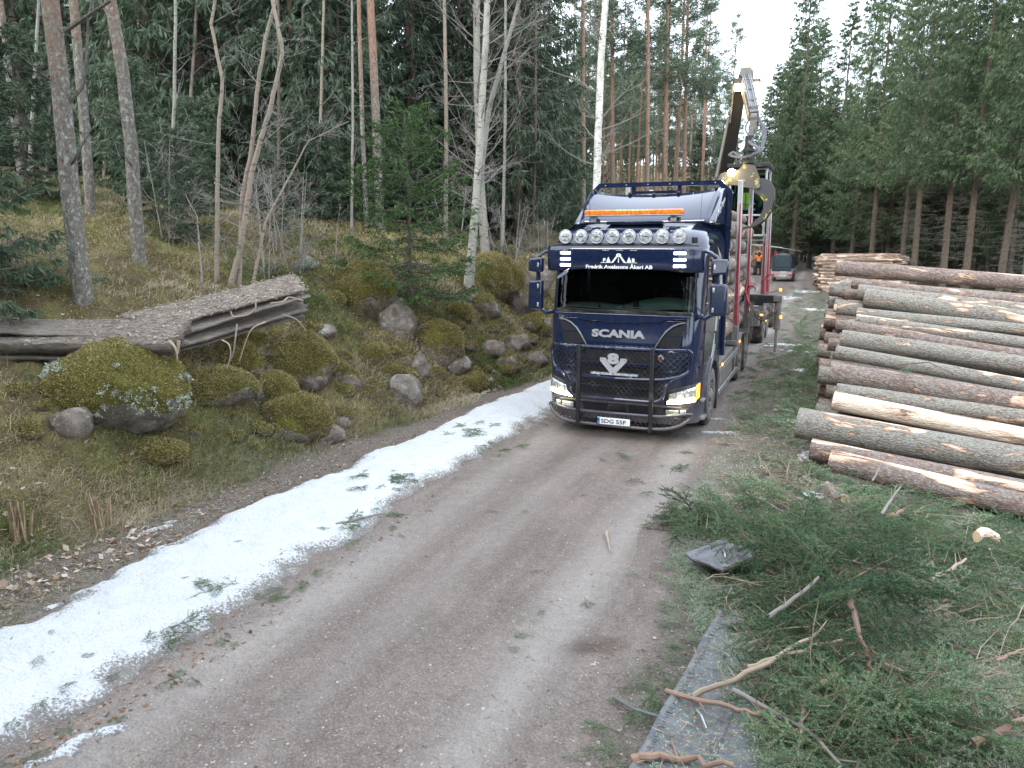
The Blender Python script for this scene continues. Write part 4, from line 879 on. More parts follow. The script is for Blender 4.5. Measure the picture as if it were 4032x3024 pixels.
# air deflector
def defl(u, v):
    x = (u-.5)*2*(1.10+.05*v); e = abs(u-.5)*2; return (x, 1.22+.85*v-.05*math.sin(PI*v), 3.40+v*(.50+.10*e**2.2)+.02*math.sin(v*PI))
d = sheet(defl, 24, 8).build('air_deflector', M_blue, TR); modi(d, 'SOLIDIFY', thickness=.02, offset=0)
for s in (1, -1): MB().prism([(1.23, 3.37), (2.43, 3.37), (2.43, 4.03), (2.09, 3.985), (1.23, 3.43)], 'x', s*1.08, s*1.205).build('deflector_side', M_blue_d, TR, .035, seg=4)
for x, zz in ((-1.08, 3.99), (-.43, 3.925), (0, 3.905), (.43, 3.925), (1.08, 3.99)): MB().box((x, 2.05, zz+.015), (.055, .07, .045)).build('roof_marker', M_blackp, TR, .01)
def bergs(u, v, w_): # text climbing along the slanted side
    return (1.205+.005*w_, 1.50+.80*u-.07*v, 3.47+.30*u+.11*v)
text_obj('deflector_lettering', 'BergsFegen', bergs, M_silver, TR, offset=.0, shear=.3)
# ------------------------------------------------------------------ headboard
ob = [(-1.30, 1.05), (-1.30, 3.99), (-1.12, 4.16), (1.10, 4.16), (1.30, 3.97), (1.30, 1.05)]; ibp = [(-1.215, 1.05), (-1.215, 3.95), (-1.08, 4.08), (1.06, 4.08), (1.215, 3.93), (1.215, 1.05)]
hb = MB()
for i in range(5): hb.prism([ob[i], ob[i+1], ibp[i+1], ibp[i]], 'y', 2.44, 2.56)
hb = hb.build('headboard', M_blue_d, TR)
MB().prism([(-1.215, 1.05), (-1.215, 3.80), (1.215, 3.80), (1.215, 1.05)], 'y', 2.49, 2.51).prism([(-.5, 3.80), (-.44, 3.80), (-.44, 4.08), (-.5, 4.08)], 'y', 2.46, 2.54).prism([(.34, 3.80), (.40, 3.80), (.40, 4.08), (.34, 4.08)], 'y', 2.46, 2.54).box((-.05, 2.5, 3.98), (.8, .04, .05)).build('headboard_panel', M_blue_d, TR)
bt = MB()
for z in np.arange(1.3, 3.95, .33): bt.cyl((1.298, 2.50, z), (1.312, 2.50, z), .013, n=8)
for x in np.arange(-1.0, 1.05, .4): bt.cyl((x, 2.445, 4.12), (x, 2.43, 4.12), .013, n=8)
bt.build('headboard_bolts', M_alu, TR)
# mirrors
for s in (1, -1):
    for z, hh in ((2.725, .25), (2.235, .50)):
        mb = MB(); mb.hexa([(s*1.345, -.02, z-hh/2), (s*1.60, .02, z-hh/2+.02), (s*1.60, .16, z-hh/2+.02), (s*1.345, .13, z-hh/2), (s*1.345, -.02, z+hh/2), (s*1.585, .02, z+hh/2-.015), (s*1.585, .16, z+hh/2-.015), (s*1.345, .13, z+hh/2)])
        q = mb.build('mirror', M_blue, TR, .035, seg=4)
        for zz in ((z,) if hh < .3 else (z-.15, z+.15)): MB().box((s*1.40, -.028, zz), (.026, .012, .07)).build('mirror_lamp', M_lens, q, .006)
    MB().tube([(s*1.19, .22, 2.97), (s*1.32, .05, 2.93), (s*1.42, .06, 2.86)], .028, 8).tube([(s*1.21, .16, 1.97), (s*1.28, .06, 1.95), (s*1.42, .07, 2.03)], [.045, .04, .03], 8).tube([(s*1.43, .07, 2.45), (s*1.43, .07, 2.62)], .035, 8).build('mirror_arm', M_blue_side, TR)
MB().tube([(1.235, .30, 1.98), (1.30, .10, 2.18)], .012, 6).build('mirror_strut', M_alu, TR)
MB().hexa([(-1.0, -.26, 2.49), (-.80, -.30, 2.60), (-.80, -.10, 2.66), (-1.0, -.06, 2.55), (-1.0, -.24, 2.56), (-.80, -.27, 2.68), (-.80, -.10, 2.70), (-1.0, -.07, 2.62)]).build('kerb_mirror', M_blue, TR, .03, seg=3)
# ------------------------------------------------------------------ wheels and chassis
def lathe_x(prof, x0, y0, z0, s, n=40, mb=None):
    mb = mb or MB(); vs = [(x0+s*a, y0+r*math.cos(2*PI*k/n), z0+r*math.sin(2*PI*k/n)) for a, r in prof for k in range(n)]; m = len(prof)
    return mb.add(vs, [(i*n+k, i*n+(k+1) % n, (i+1)*n+(k+1) % n, (i+1)*n+k) for i in range(m-1) for k in range(n)])
def wheel(par, x, y, s, r=.5, wd=.30, z=None):
    z = r if z is None else z; f = r/.5
    t = lathe_x([(-wd, .30*f), (-wd, .46*f), (-wd+.03, .49*f), (-wd+.04, .50*f), (-.05, .50*f), (-.035, .492*f), (-.0, .46*f), (.008, .40*f), (-.01, .30*f)], x, y, z, s)
    for k in range(54):
        a = 2*PI*k/54
        for o in (-.07, -.15, -.23):
            if wd > .4 or o > -wd: t.box((x+s*(o+.01*(k % 2)), y+.502*f*math.cos(a), z+.502*f*math.sin(a)), (.062, .040*f, .018), Matrix.Rotation(a-PI/2, 3, 'X'))
    o = t.build('wheel', [M_black], par)
    lathe_x([(.0, .455*f), (.011, .40*f), (-.004, .305*f)], x+s*.004, y, z, s).build('tyre_sidewall', M_tyre_side, o)
    rm = lathe_x([(-.005, .305*f), (.0, .28*f), (-.06, .27*f), (-.08, .20*f), (-.03, .17*f), (-.03, .13*f), (.02, .10*f), (.03, .0)], x, y, z, s)
    for k in range(10):
        a = 2*PI*k/10; rm.cyl((x-s*.05, y+.20*f*math.cos(a), z+.20*f*math.sin(a)), (x+s*.015, y+.20*f*math.cos(a), z+.20*f*math.sin(a)), .018, n=6)
    rm.build('rim', M_rim, o); return o
for s in (1, -1):
    wheel(TR, s*1.24, 1.45, s)
    for y in (6.0, 7.38):
        wheel(TR, s*1.22, y, s, wd=.56)
        fi = arc(y, .5, .56, 170, 10, 14); fo = arc(y, .5, .585, 170, 10, 14)[::-1]; MB().prism(fi+fo, 'x', s*.68, s*1.27).build('mudguard', M_chassis, TR)
    MB().box((s*1.0, 3.65, .60), (.42, 2.3, .52)).build('side_tank', M_chassis, TR, .03)
    MB().box((s*1.0, 3.55, .90), (.44, 2.4, .05)).box((s*1.05, 5.05, .98), (.36, .35, .22)).build('tank_top', M_chassis, TR, .01)
    MB().box((s*1.245, 3.8, .36), (.03, 2.9, .10)).box((s*1.245, 3.75, .78), (.03, 2.8, .12)).box((s*1.225, 2.6, .57), (.03, .06, .5)).box((s*1.225, 5.0, .57), (.03, .08, .5)).build('side_guard', M_alu, TR, .006)
    MB().box((s*1.18, 2.20, .42), (.14, .03, .62)).build('mud_flap', M_black, TR)
    MB().box((s*1.262, 2.66, .85), (.02, .09, .045)).build('side_marker', E_amber if s > 0 else M_amberoff, TR); MB().box((s*1.275, 5.36, .95), (.02, .09, .045)).build('side_marker', E_amber if s > 0 else M_amberoff, TR)
MB().box((.42, 6.2, .93), (.09, 9.4, .26)).box((-.42, 6.2, .93), (.09, 9.4, .26)).box((0, 10.2, .9), (2.2, .2, .2)).box((0, 5.95, .5), (1.6, .16, .16)).box((0, 7.35, .5), (1.6, .16, .16)).box((0, 1.45, .5), (1.8, .12, .12)).build('chassis_frame', M_chassis, TR, .01)
def stake(par, x, y, s, z0=1.02, z1=4.32, n='stake', lean=-.05):
    mb = MB(); w1, w2, d1, d2 = .055, .045, .085, .06; xt = x+s*lean
    mb.hexa([(x-w1, y-d1, z0), (x+w1, y-d1, z0), (x+w1, y+d1, z0), (x-w1, y+d1, z0), (xt-w2, y-d2, z1), (xt+w2, y-d2, z1), (xt+w2, y+d2, z1), (xt-w2, y+d2, z1)])
    q = mb.build(n, M_alu, par, .008); zt = z0+(z1-z0)*.86; f = .86
    xa, xb = x, x+s*lean*f
    MB().hexa([(xa-.034, y-d1-.006, z0+.1), (xa+.050, y-d1-.006, z0+.1), (xa+.050, y-d1+.01, z0+.1), (xa-.034, y-d1+.01, z0+.1), (xb+.004, y-d2-.010, zt), (xb+.022, y-d2-.010, zt), (xb+.022, y-d2+.01, zt), (xb+.004, y-d2+.01, zt)]).build('red_stripe', M_red, q)
    xo = s*(w1+.002)
    MB().hexa([(x+xo, y-.075, z0+.1), (x+xo+s*.006, y-.075, z0+.1), (x+xo+s*.006, y+.065, z0+.1), (x+xo, y+.065, z0+.1), (xt+s*w2, y-.008, zt), (xt+s*(w2+.006), y-.008, zt), (xt+s*(w2+.006), y+.012, zt), (xt+s*w2, y+.012, zt)]).build('red_stripe', M_red, q)
    MB().hexa([(x-.07, y-.11, z0-.1), (x+.07, y-.11, z0-.1), (x+.07, y+.11, z0-.1), (x-.07, y+.11, z0-.1), (x-.06, y-.10, z0+.38), (x+.065, y-.10, z0+.30), (x+.065, y+.10, z0+.38), (x-.06, y+.10, z0+.30)]).build('stake_foot', M_chassis, q, .01); return q
for y in (4.85, 7.1):
    MB().box((0, y, 1.10), (2.5, .14, .16)).box((1.12, y, 1.0), (.3, .36, .10)).box((-1.12, y, 1.0), (.3, .36, .10)).build('bunk', M_chassis, TR, .01)
    for s in (1, -1): stake(TR, s*1.22, y, s)
def hook(par, x, y, z, r=.085):
    MB().tube([(x+r*math.cos(a), y, z+r*math.sin(a)) for a in np.linspace(-.6, 3.6, 14)], [.008+.012*math.sin(PI*i/13) for i in range(14)], 7).build('load_hook', M_red, par)
hook(TR, 1.31, 7.0, 1.98); MB().tube([(1.22, 6.95, 2.25), (1.18, 6.9, 1.95), (1.25, 6.85, 1.72), (1.33, 6.85, 1.62)], [.018, .028, .03, .018], 7).build('strap_lever', M_red, TR)
ch = MB(); rc = np.random.default_rng(4)
for k in range(7):
    x = 1.18+.035*k; L = rc.uniform(.6, .95); n = int(L/.035)
    for j in range(n):
        z = 1.68-j*.035; a = (j % 2)*PI/2+.3*k; ch.tube([(x+.014*math.cos(b)*math.cos(a)+.01*math.sin(j*.5+k), 6.92+.014*math.cos(b)*math.sin(a), z+.024*math.sin(b)) for b in np.linspace(0, 2*PI, 7)], .0055, 4, False)
ch.build('load_chain', M_chassis, TR)
# ------------------------------------------------------------------ stabiliser leg and crane
MB().box((1.30, 10.3, 1.53), (.78, .20, .22)).box((.6, 10.3, 1.5), (1.5, .26, .30)).build('stabiliser_beam', M_blackp, TR, .015)
MB().cyl((1.74, 10.3, .74), (1.74, 10.3, 1.62), .088, n=16).box((1.72, 10.3, 1.55), (.22, .22, .16)).cyl((1.74, 10.3, .70), (1.74, 10.3, .76), .10, n=16).build('stabiliser_leg', M_chassis, TR, .006)
MB().cyl((1.74, 10.3, .06), (1.74, 10.3, .76), .045, n=14).build('stabiliser_rod', M_alu, TR); MB().cyl((1.74, 10.3, .01), (1.74, 10.3, .07), .17, .12, n=18).build('stabiliser_foot', M_chassis, TR)
MB().tube(cr([(1.05, 10.2, 1.38), (1.15, 10.15, 1.1), (1.35, 10.12, .95), (1.6, 10.15, 1.1), (1.70, 10.18, 1.3)]), .022, 6).tube(cr([(1.0, 10.2, 1.42), (1.18, 10.1, 1.15), (1.38, 10.1, 1.02), (1.62, 10.15, 1.2)]), .018, 6).build('hydraulic_hose', M_black, TR)
MB().box((1.83, 10.24, 1.05), (.05, .05, .07)).build('side_marker', E_amber, TR); MB().box((1.33, 10.15, 1.10), (.07, .04, .045)).build('side_marker', E_amber, TR)
MB().cyl((.12, 9.75, 1.0), (.12, 9.75, 3.3), .24, .20, 18).box((.12, 9.75, 1.3), (.9, .7, .5)).box((.15, 9.9, 3.35), (.5, .6, .5)).build('crane_column', M_chassis, TR, .01)
def beam(p0, p1, w0, h0, w1, h1):
    p0, p1 = Vector(p0), Vector(p1); d = (p1-p0).normalized(); s_ = d.cross(Vector((0, 1, 0))); s_ = (Vector((1, 0, 0))-d*d.x).normalized(); u_ = d.cross(s_).normalized()
    return [p0-s_*w0/2-u_*h0/2, p0+s_*w0/2-u_*h0/2, p0+s_*w0/2+u_*h0/2, p0-s_*w0/2+u_*h0/2, p1-s_*w1/2-u_*h1/2, p1+s_*w1/2-u_*h1/2, p1+s_*w1/2+u_*h1/2, p1-s_*w1/2+u_*h1/2]
MB().hexa(beam((.02, 10.0, 3.5), (.42, 10.45, 7.15), .30, .34, .26, .26)).build('crane_boom', M_boom, TR, .012)
MB().tube([(-.18, 9.9, 3.9), (.16, 10.35, 6.4)], .045, 8).build('boom_cylinder', M_chassis, TR)
k0 = Vector((.55, 10.3, 7.30)); k1 = Vector((1.17, 6.75, 5.85))
MB().cyl((.38, 10.35, 7.36), (.72, 10.35, 7.36), .20, n=16).hexa([(.36, 10.1, 7.2), (.70, 10.1, 7.2), (.72, 10.6, 7.2), (.38, 10.6, 7.2), (.42, 10.15, 7.60), (.68, 10.15, 7.60), (.68, 10.5, 7.60), (.42, 10.5, 7.60)]).build('crane_knuckle', M_chassis, TR, .02)
st_ = MB().hexa(beam(k0, k1, .24, .26, .20, .20)).build('crane_stick', simple('greyish_crane_paint', (.11, .12, .135), .5, .3, dirt=(.12, .1, .08)), TR, .01)
M_pipe = simple('grey_pipes', (.26, .27, .28), .45, .6); pp = MB()
for o in (-.09, -.05, .05, .09):
    pp.tube([k0+Vector((o, -.1, .17)), k0+(k1-k0)*.35+Vector((o*1.1, 0, .165)), k0+(k1-k0)*.62+Vector((o, 0, .145)), k0+(k1-k0)*.95+Vector((o*.9, 0, .12))], .014, 6)
for t in (.15, .45, .75, .93): c = k0+(k1-k0)*t; pp.box(tuple(c+Vector((0, 0, .15))), (.24, .05, .03))
pp.build('hydraulic_pipes', M_pipe, st_)
MB().tube([(.30, 10.3, 7.35), (.22, 10.2, 7.2), (.25, 10.15, 6.8), (.22, 10.1, 6.2)], .02, 6).tube([(.34, 10.3, 7.25), (.40, 10.1, 7.4), (.5, 10.0, 7.3)], .018, 6).build('crane_hose', M_black, TR)
MB().hexa(beam(k0+(k1-k0)*.12-Vector((.10, 0, .10)), k0+(k1-k0)*.93-Vector((.10, 0, .10)), .05, .22, .05, .16)).build('stick_side', simple('cream_crane_paint', (.62, .48, .26), .5, dirt=(.25, .2, .14)), st_)
for x in (.40, .86):
    q = MB().box((x, 10.0, 7.20), (.19, .16, .10)).build('crane_lamp', M_blackp, TR, .01); MB().box((x, 9.90, 7.06), (.17, .10, .17)).build('lamp_glow', E_work, q, .02)
# rotator, link, grapple
gx, gy = 1.12, 6.5
MB().box((gx+.05, gy+.15, 5.66), (.15, .14, .34)).cyl((gx-.02, gy+.15, 5.80), (gx+.12, gy+.15, 5.80), .09, n=12).box((gx+.03, gy+.05, 5.42), (.10, .10, .30)).build('grapple_link', M_chassis, TR, .015)
MB().cyl((gx, gy, 4.95), (gx, gy, 5.40), .10, .09, 16).cyl((gx, gy, 4.80), (gx, gy, 4.97), .15, .15, 18).cyl((gx, gy, 5.05), (gx, gy, 5.12), .13, n=16).build('rotator', M_blackp, TR, .008)
hs_ = MB()
for a, b, c in ((-.10, .0, .25), (-.05, -.08, .30), (.06, -.1, .34), (.12, -.05, .42)):
    hs_.tube(cr([(1.17+a, 6.75, 5.80), (1.17+a*1.6, 6.62, 5.55), (1.22+b, 6.4, 5.25), (1.18+c*.6, 6.3, 5.05), (1.05, 6.3, 4.92), (.82+a, 6.35, 4.98), (.80, 6.4, 5.06)]), .019, 6)
    hs_.tube(cr([(1.17-a, 6.70, 5.82), (1.30+c*.25, 6.6, 5.6), (1.42+a*.3, 6.5, 5.30), (1.36, 6.35, 5.02), (1.15, 6.35, 4.90)]), .017, 6)
hs_.build('grapple_hoses', simple('grey_hoses', (.10, .11, .125), .45), TR)
gm = NM('worn_yellow_grapple'); gn = gm.noise(5.5, 6, .7); gm.col(gm.mix(gm.ramp(gn, [(.56, 0.), (.60, 1.)]), (.085, .08, .068), (.34, .28, .08))).set(rough=.55, metal=.2); M_grap = gm.m
gm = NM('worn_claw'); gn = gm.noise(6.5, 6, .7); gm.col(gm.mix(gm.ramp(gn, [(.60, 0.), (.64, 1.)]), (.075, .075, .08), (.50, .40, .07))).set(rough=.45, metal=.5); M_claw = gm.m
body = [(.93, 4.66), (1.04, 4.80), (1.28, 4.74), (1.38, 4.50), (1.42, 4.38), (1.34, 4.22), (1.15, 4.27), (.90, 4.33), (.60, 4.36), (.50, 4.46), (.55, 4.60), (.72, 4.64)]
for y in (gy-.11, gy+.09): g = MB().prism(body, 'y', y, y+.025).build('grapple_plate', M_grap, TR, .004)
MB().box((gx, gy, 4.48), (.5, .18, .10)).cyl((1.37, gy-.14, 4.30), (1.37, gy+.14, 4.30), .05, n=12).cyl((.62, gy-.14, 4.47), (.62, gy+.14, 4.47), .05, n=12).tube([(.75, gy, 4.55), (1.25, gy, 4.62)], .05, 8).box((1.02, gy-.118, 4.42), (.16, .012, .06)).build('grapple_frame', M_chassis, TR, .01)
claw = [(1.28, 4.42), (1.45, 4.47), (1.62, 4.42), (1.72, 4.24), (1.745, 4.0), (1.70, 3.76), (1.57, 3.55), (1.36, 3.41), (1.02, 3.36), (1.30, 3.50), (1.43, 3.62), (1.51, 3.80), (1.50, 3.98), (1.40, 4.10), (1.28, 4.18)]
MB().prism(claw, 'y', gy-.09, gy-.06).prism(claw, 'y', gy+.04, gy+.07).prism([(1.745, 4.0), (1.70, 3.76), (1.57, 3.55), (1.36, 3.41), (1.02, 3.36), (1.04, 3.375), (1.36, 3.435), (1.55, 3.57), (1.675, 3.77), (1.72, 4.0)], 'y', gy-.09, gy+.07).build('grapple_claw', M_claw, TR, .006)
cl2 = [(2*.99-x, z+.10) for x, z in claw]
MB().prism(cl2, 'y', gy+.02, gy+.05).prism(cl2, 'y', gy+.14, gy+.17).build('grapple_claw', M_claw, TR, .006)
q = MB().cyl((.80, gy-.2, 4.60), (.80, gy-.08, 4.60), .05, .06, 14).build('grapple_lamp', M_blackp, TR); MB().sphere((.80, gy-.22, 4.60), .085, 16, 10).build('lamp_glow', E_work, q)
# crane cab
cx0, cx1, cy0, cy1, cz0, cz1 = .34, 1.26, 9.9, 11.1, 3.25, 5.0
cc = MB()
for x in (cx0, cx1):
    for y in (cy0, cy1): cc.box((x, y, (cz0+cz1)/2), (.055, .055, cz1-cz0))
for z in (cz0, 3.78, cz1-.03):
    for y in (cy0, cy1): cc.box(((cx0+cx1)/2, y, z), (cx1-cx0, .05, .05))
    for x in (cx0, cx1): cc.box((x, (cy0+cy1)/2, z), (.05, cy1-cy0, .05))
cc.build('crane_cab_frame', M_alu, TR, .008)
MB().box((.80, 10.45, 5.06), (1.10, 1.45, .11)).cyl((.55, 9.9, 5.12), (.55, 9.9, 5.16), .04, n=8).cyl((1.2, 9.9, 5.12), (1.2, 9.9, 5.16), .04, n=8).build('crane_cab_roof', M_blackp, TR, .03)
MB().box((.8, 10.5, 3.27), (.92, 1.2, .06)).box((.8, 11.08, 4.1), (.88, .03, 1.6)).box((.8, 10.75, 3.62), (.5, .45, .14)).box((.8, 10.98, 4.0), (.46, .1, .7)).box((.45, 10.35, 3.9), (.10, .3, .1)).box((1.15, 10.35, 3.9), (.10, .3, .1)).build('crane_seat', M_int, TR, .03)
MB().box(((cx0+cx1)/2, cy0-.005, 4.13), (cx1-cx0-.06, .008, 1.70)).build('crane_cab_window', glass('cab_window_glass', (.75, .82, .80)), TR)
for x in (cx0, cx1): MB().box((x, (cy0+cy1)/2, 4.13), (.008, cy1-cy0-.06, 1.70)).build('crane_cab_window', bpy.data.materials['cab_window_glass'], TR)
MB().tube([(1.22, 9.86, 3.55), (1.30, 9.8, 3.3), (1.30, 9.8, 3.05)], .015, 5).box((1.14, 9.85, 3.12), (.34, .14, .03)).box((.8, 10.4, 2.6), (.12, .12, 1.3)).box((.5, 10.2, 3.15), (.9, .5, .1)).build('crane_cab_step', M_chassis, TR, .006)
# ------------------------------------------------------------------ timber trailer
TL = thing('timber_trailer', 'empty timber trailer with red and aluminium stakes coupled behind the truck', 'trailer', (0, 11.0, 0))
def L_(mb): mb.v = [(x, y-11.0, z) for x, y, z in mb.v]; return mb
L_(MB().box((0, 12.6, 1.0), (.8, 4.6, .2)).box((.55, 12.2, .82), (1.15, .4, .5)).box((-.55, 12.2, .82), (1.15, .4, .5)).box((0, 11.2, .8), (.2, 1.6, .12)).box((0, 15.5, 1.0), (.7, 6, .18))).build('trailer_frame', M_chassis, TL, .02)
for s in (1, -1):
    for y in (12.75, 14.1, 17.5): o = wheel(TL, s*1.22, y-11.0, s, .46, .52)
    L_(MB().box((s*.95, 12.75, 1.08), (.60, 1.3, .08)).box((s*.95, 12.15, 1.18), (.5, .12, .14))).build('mudguard', M_chassis, TL, .03)
for y in (11.5, 13.1):
    L_(MB().box((0, y, 1.30), (2.5, .12, .16)).box((0, y, 1.12), (.9, .2, .2))).build('bunk', M_white if y < 12 else M_chassis, TL, .01)
    for s in (1, -1): q = stake(TL, s*1.22, y-11.0, s, 1.2, 4.15); 
hook(TL, 1.28, .5-.1, 1.92, .11); hook(TL, 1.28, 2.1-.1, 1.98, .11)
text_obj('bunk_lettering', 'umligten', lambda u, v, w_: (.62+.48*u, .5-.0612-.003*w_, 1.26+.09*v), M_red, TL, offset=.03)
L_(MB().box((1.33, 12.0, .78), (.03, .06, .06))).build('side_marker', E_amber, TL); L_(MB().tube([(1.2, 13.1, 1.5), (1.6, 13.1, 1.6)], .012, 5)).build('marker_arm', M_black, TL); L_(MB().sphere((1.62, 13.1, 1.62), .045, 10, 8)).build('side_marker', E_amber, TL)

for (x, y, z, e) in ((.40, 9.75, 7.0, 12), (.86, 9.75, 7.0, 12), (.80, 6.02, 4.62, 3)):
    l_ = bpy.data.lights.new('lamp_light', 'POINT'); l_.energy = e; l_.color = (1, .78, .45); l_.shadow_soft_size = .08; lo = bpy.data.objects.new('lamp_light', l_); COL.objects.link(lo); lo.location = (x, y, z); lo.parent = TR
for s in (1, -1):
    l_ = bpy.data.lights.new('headlight_light', 'POINT'); l_.energy = 1.2; l_.color = (1, .88, .6); l_.shadow_soft_size = .1; lo = bpy.data.objects.new('headlight_light', l_); COL.objects.link(lo); lo.location = (s*1.0, -.16, .62); lo.parent = TR
# ------------------------------------------------------------------ logs
def mat_log(name, grey=.5, strip=(.60, .66), a=(.19, .135, .115), b=(.35, .355, .315), pale=(.70, .60, .50), sc=1.):
    m = NM(name); co = m.co('obj', (.55, 1, 1), True); cs = m.co('obj', (.16, 1, 1), True)
    n = m.noise(7*sc, 6, .7, co); sc_ = m.vor(46*sc, co); scc = m.vor(46*sc, co, out='Color'); s3 = m.n('ShaderNodeSeparateColor'); m.l(scc, s3.inputs[0])
    f = m.math('ADD', m.math('MULTIPLY', n, 1.2), m.math('MULTIPLY', s3.outputs[0], .7)); c = m.mix(m.ramp(f, [(grey+.12, 0.), (grey+.40, 1.)]), a, b)
    c = m.mix(m.ramp(sc_, [(.0, 0.), (.55, .55)]), c, tuple(q*.4 for q in a))
    q = m.noise(5.5, 5, .62, cs, .6); st = m.ramp(q, [(strip[0]-.015, 0.), (strip[0], 1.)]); wood = m.mix(m.ramp(q, [(strip[0], 0.), (strip[1], 1.)]), (.40, .25, .17), pale)
    wood = m.mix(m.ramp(m.noise(40, 3, .6, cs), [(.4, 0.), (.7, .35)]), wood, (.42, .26, .15))
    kn = m.vor(4.2, m.co('obj', (.5, 1, 1), True)); st = m.math('MAXIMUM', st, m.ramp(kn, [(.09, 1.), (.12, 0.)]))
    c = m.mix(st, c, wood); m.col(c).set(rough=.85, spec=.2)
    m.bump(m.math('ADD', m.math('MULTIPLY', sc_, .7), m.math('ADD', n, m.math('MULTIPLY', st, -1.2))), .8, .02); return m.m
ML_lich = mat_log('lichen_log_bark', .40); ML_brown = mat_log('brown_log_bark', .66, (.60, .68), (.23, .165, .14), (.34, .31, .285)); ML_red = mat_log('damaged_log_bark', .62, (.57, .65), (.22, .15, .125), (.33, .30, .275))
ML_pale = mat_log('stripped_log', .5, (.40, .48)); ML_far = mat_log('pulpwood_bark', .6, (.52, .6), (.22, .14, .10), (.38, .33, .28))
m_ = NM('cut_log_end'); ce = m_.n('ShaderNodeVectorMath', operation='LENGTH'); m_.l(m_.co('obj', (0, 1, 1)), ce.inputs[0]); rg = m_.math('SINE', m_.math('MULTIPLY', ce.outputs['Value'], 260.))
m_.col(m_.mix(m_.math('MULTIPLY', m_.math('ADD', rg, 1.), .3), (.66, .48, .30), (.44, .27, .15))).set(rough=.8); ML_end = m_.m
def log_meshes(L, r0, r1, seed, bend=.03, n=22, k=26):
    r = np.random.default_rng(seed); t = np.linspace(0, 1, k); a = np.arange(n)*2*PI/n; cy = bend*np.sin(t*PI)*r.normal(); cz = bend*np.sin(t*PI)*r.normal()*.5
    R = (r0+(r1-r0)*t)[:, None]*(1+.05*np.array([[fbm(3*tt*L+seed, 2*math.cos(aa)+seed, seed, 3)+fbm(2*math.sin(aa), tt*L*2, seed+3, 3) for aa in a] for tt in t]))
    fl = r.uniform(0, 1); R[0] *= 1+.02*fl
    V = np.stack([np.repeat((t*L)[:, None], n, 1), cy[:, None]+R*np.cos(a), cz[:, None]+R*np.sin(a)], -1).reshape(-1, 3)
    F = [(i*n+j, i*n+(j+1) % n, (i+1)*n+(j+1) % n, (i+1)*n+j) for i in range(k-1) for j in range(n)]
    e0 = V[:n]*np.array([1, .995, .995])-np.array([.002, 0, 0]); e1 = V[-n:]*np.array([1, .995, .995])+np.array([.002, 0, 0]); return V, F, e0, e1
def make_log(name, L, r0, r1, seed, mat, label, group, cat='log', **k):
    V, F, e0, e1 = log_meshes(L, r0, r1, seed, **k); o = mesh_np(name, V, F, mat); tag(o, label, cat, group)
    kids = []
    for e, s in ((e0, -1), (e1, 1)):
        me = bpy.data.meshes.new('cut_end'); c = e.mean(0)-np.array([s*-.001, 0, 0]); n = len(e)
        vs = [tuple(c)]+[tuple(q) for q in e]; me.from_pydata(vs, [], [(0, 1+i, 1+(i+1) % n) for i in range(n)]); kids.append(newobj('cut_end', me, ML_end, o))
    return o, kids
S_ = .6929/1.8228; ox, oy = 3100/1.8228, 950/1.8228
near = [('1', 240, 1250, 1345, 1500, .34, ML_red, 'lowest front log of the near pile, brown bark scraped to orange wood'),
        ('1b', 135, 1180, 1345, 1405, .30, ML_red, 'log lying just behind the lowest front log, its end sticking out to the left'),
        ('2', 62, 1030, 1345, 1243, .46, ML_lich, 'thickest log of the near pile, scaly bark with grey lichen, reaching farthest left'),
        ('3', 262, 905, 1345, 1107, .30, ML_pale, 'log stripped of its bark to bright pale wood, above the thickest log'),
        ('3b', 280, 850, 1345, 1000, .26, ML_lich, 'thin grey log between the stripped pale log and the thick brown one'),
        ('4', 242, 750, 1345, 930, .39, ML_brown, 'thick brown log with a patch of moss on its left end'),
        ('5', 275, 630, 1345, 830, .25, ML_lich, 'thin dark grey log above the mossy-ended brown log'),
        ('6', 307, 552, 1345, 715, .33, ML_lich, 'silvery lichen log with an orange lower edge, middle of the near pile'),
        ('7', 335, 485, 1345, 625, .26, ML_red, 'reddish brown damaged log above the silvery one'),
        ('8', 390, 450, 1345, 578, .25, ML_lich, 'pale grey log in the upper half of the near pile, bark rubbed off in spots'),
        ('9', 395, 412, 1345, 505, .24, ML_lich, 'slim grey log right below the big upper log'),
        ('10', 440, 320, 1345, 445, .40, ML_lich, 'big green-grey log near the top of the pile with a pale strip along it'),
        ('10b', 402, 285, 1345, 385, .31, ML_lich, 'mossy green log end showing left of the big green-grey log'),
        ('11', 368, 237, 1345, 328, .24, ML_brown, 'second log from the top of the near pile, dark brown'),
        ('12', 278, 152, 1345, 240, .35, ML_red, 'topmost log of the near pile, brown with torn pale bark')]
k_ = (2.5-.11)/7.2; LP = []
for i, (nm, a, b, c, d, D, mt, lab) in enumerate(near):
    dv = ray(ox+a*S_, oy+b*S_); fw = dv@FV; t = (.11-10*k_-CH)/(dv[2]-k_*fw); P = CC+dv*t
    dr = ray(ox+c*S_, oy+d*S_); an = math.radians(-8); nrm = np.array([-math.sin(an), math.cos(an), 0]); Q = CC+dr*(((P-CC)@nrm)/(dr@nrm))
    dd = unit(Q-P); tilt = math.atan2(dd[2], np.linalg.norm(dd[:2]))
    o, _ = make_log('spruce_log', 5.4+.3*math.sin(i), D/2, D/2*.8, 100+i, mt, lab, 'logs of the near pile')
    o.location = P; o.rotation_euler = (i*1.3, -tilt, an); LP.append(P)
tmpl = [make_log('spruce_log', 5.3, .145, .12, 140, ML_lich, 'x', 'x'), make_log('spruce_log', 5.5, .16, .13, 141, ML_red, 'x', 'x'), make_log('spruce_log', 5.2, .12, .10, 142, ML_brown, 'x', 'x')]
first = set(); rl = np.random.default_rng(8)
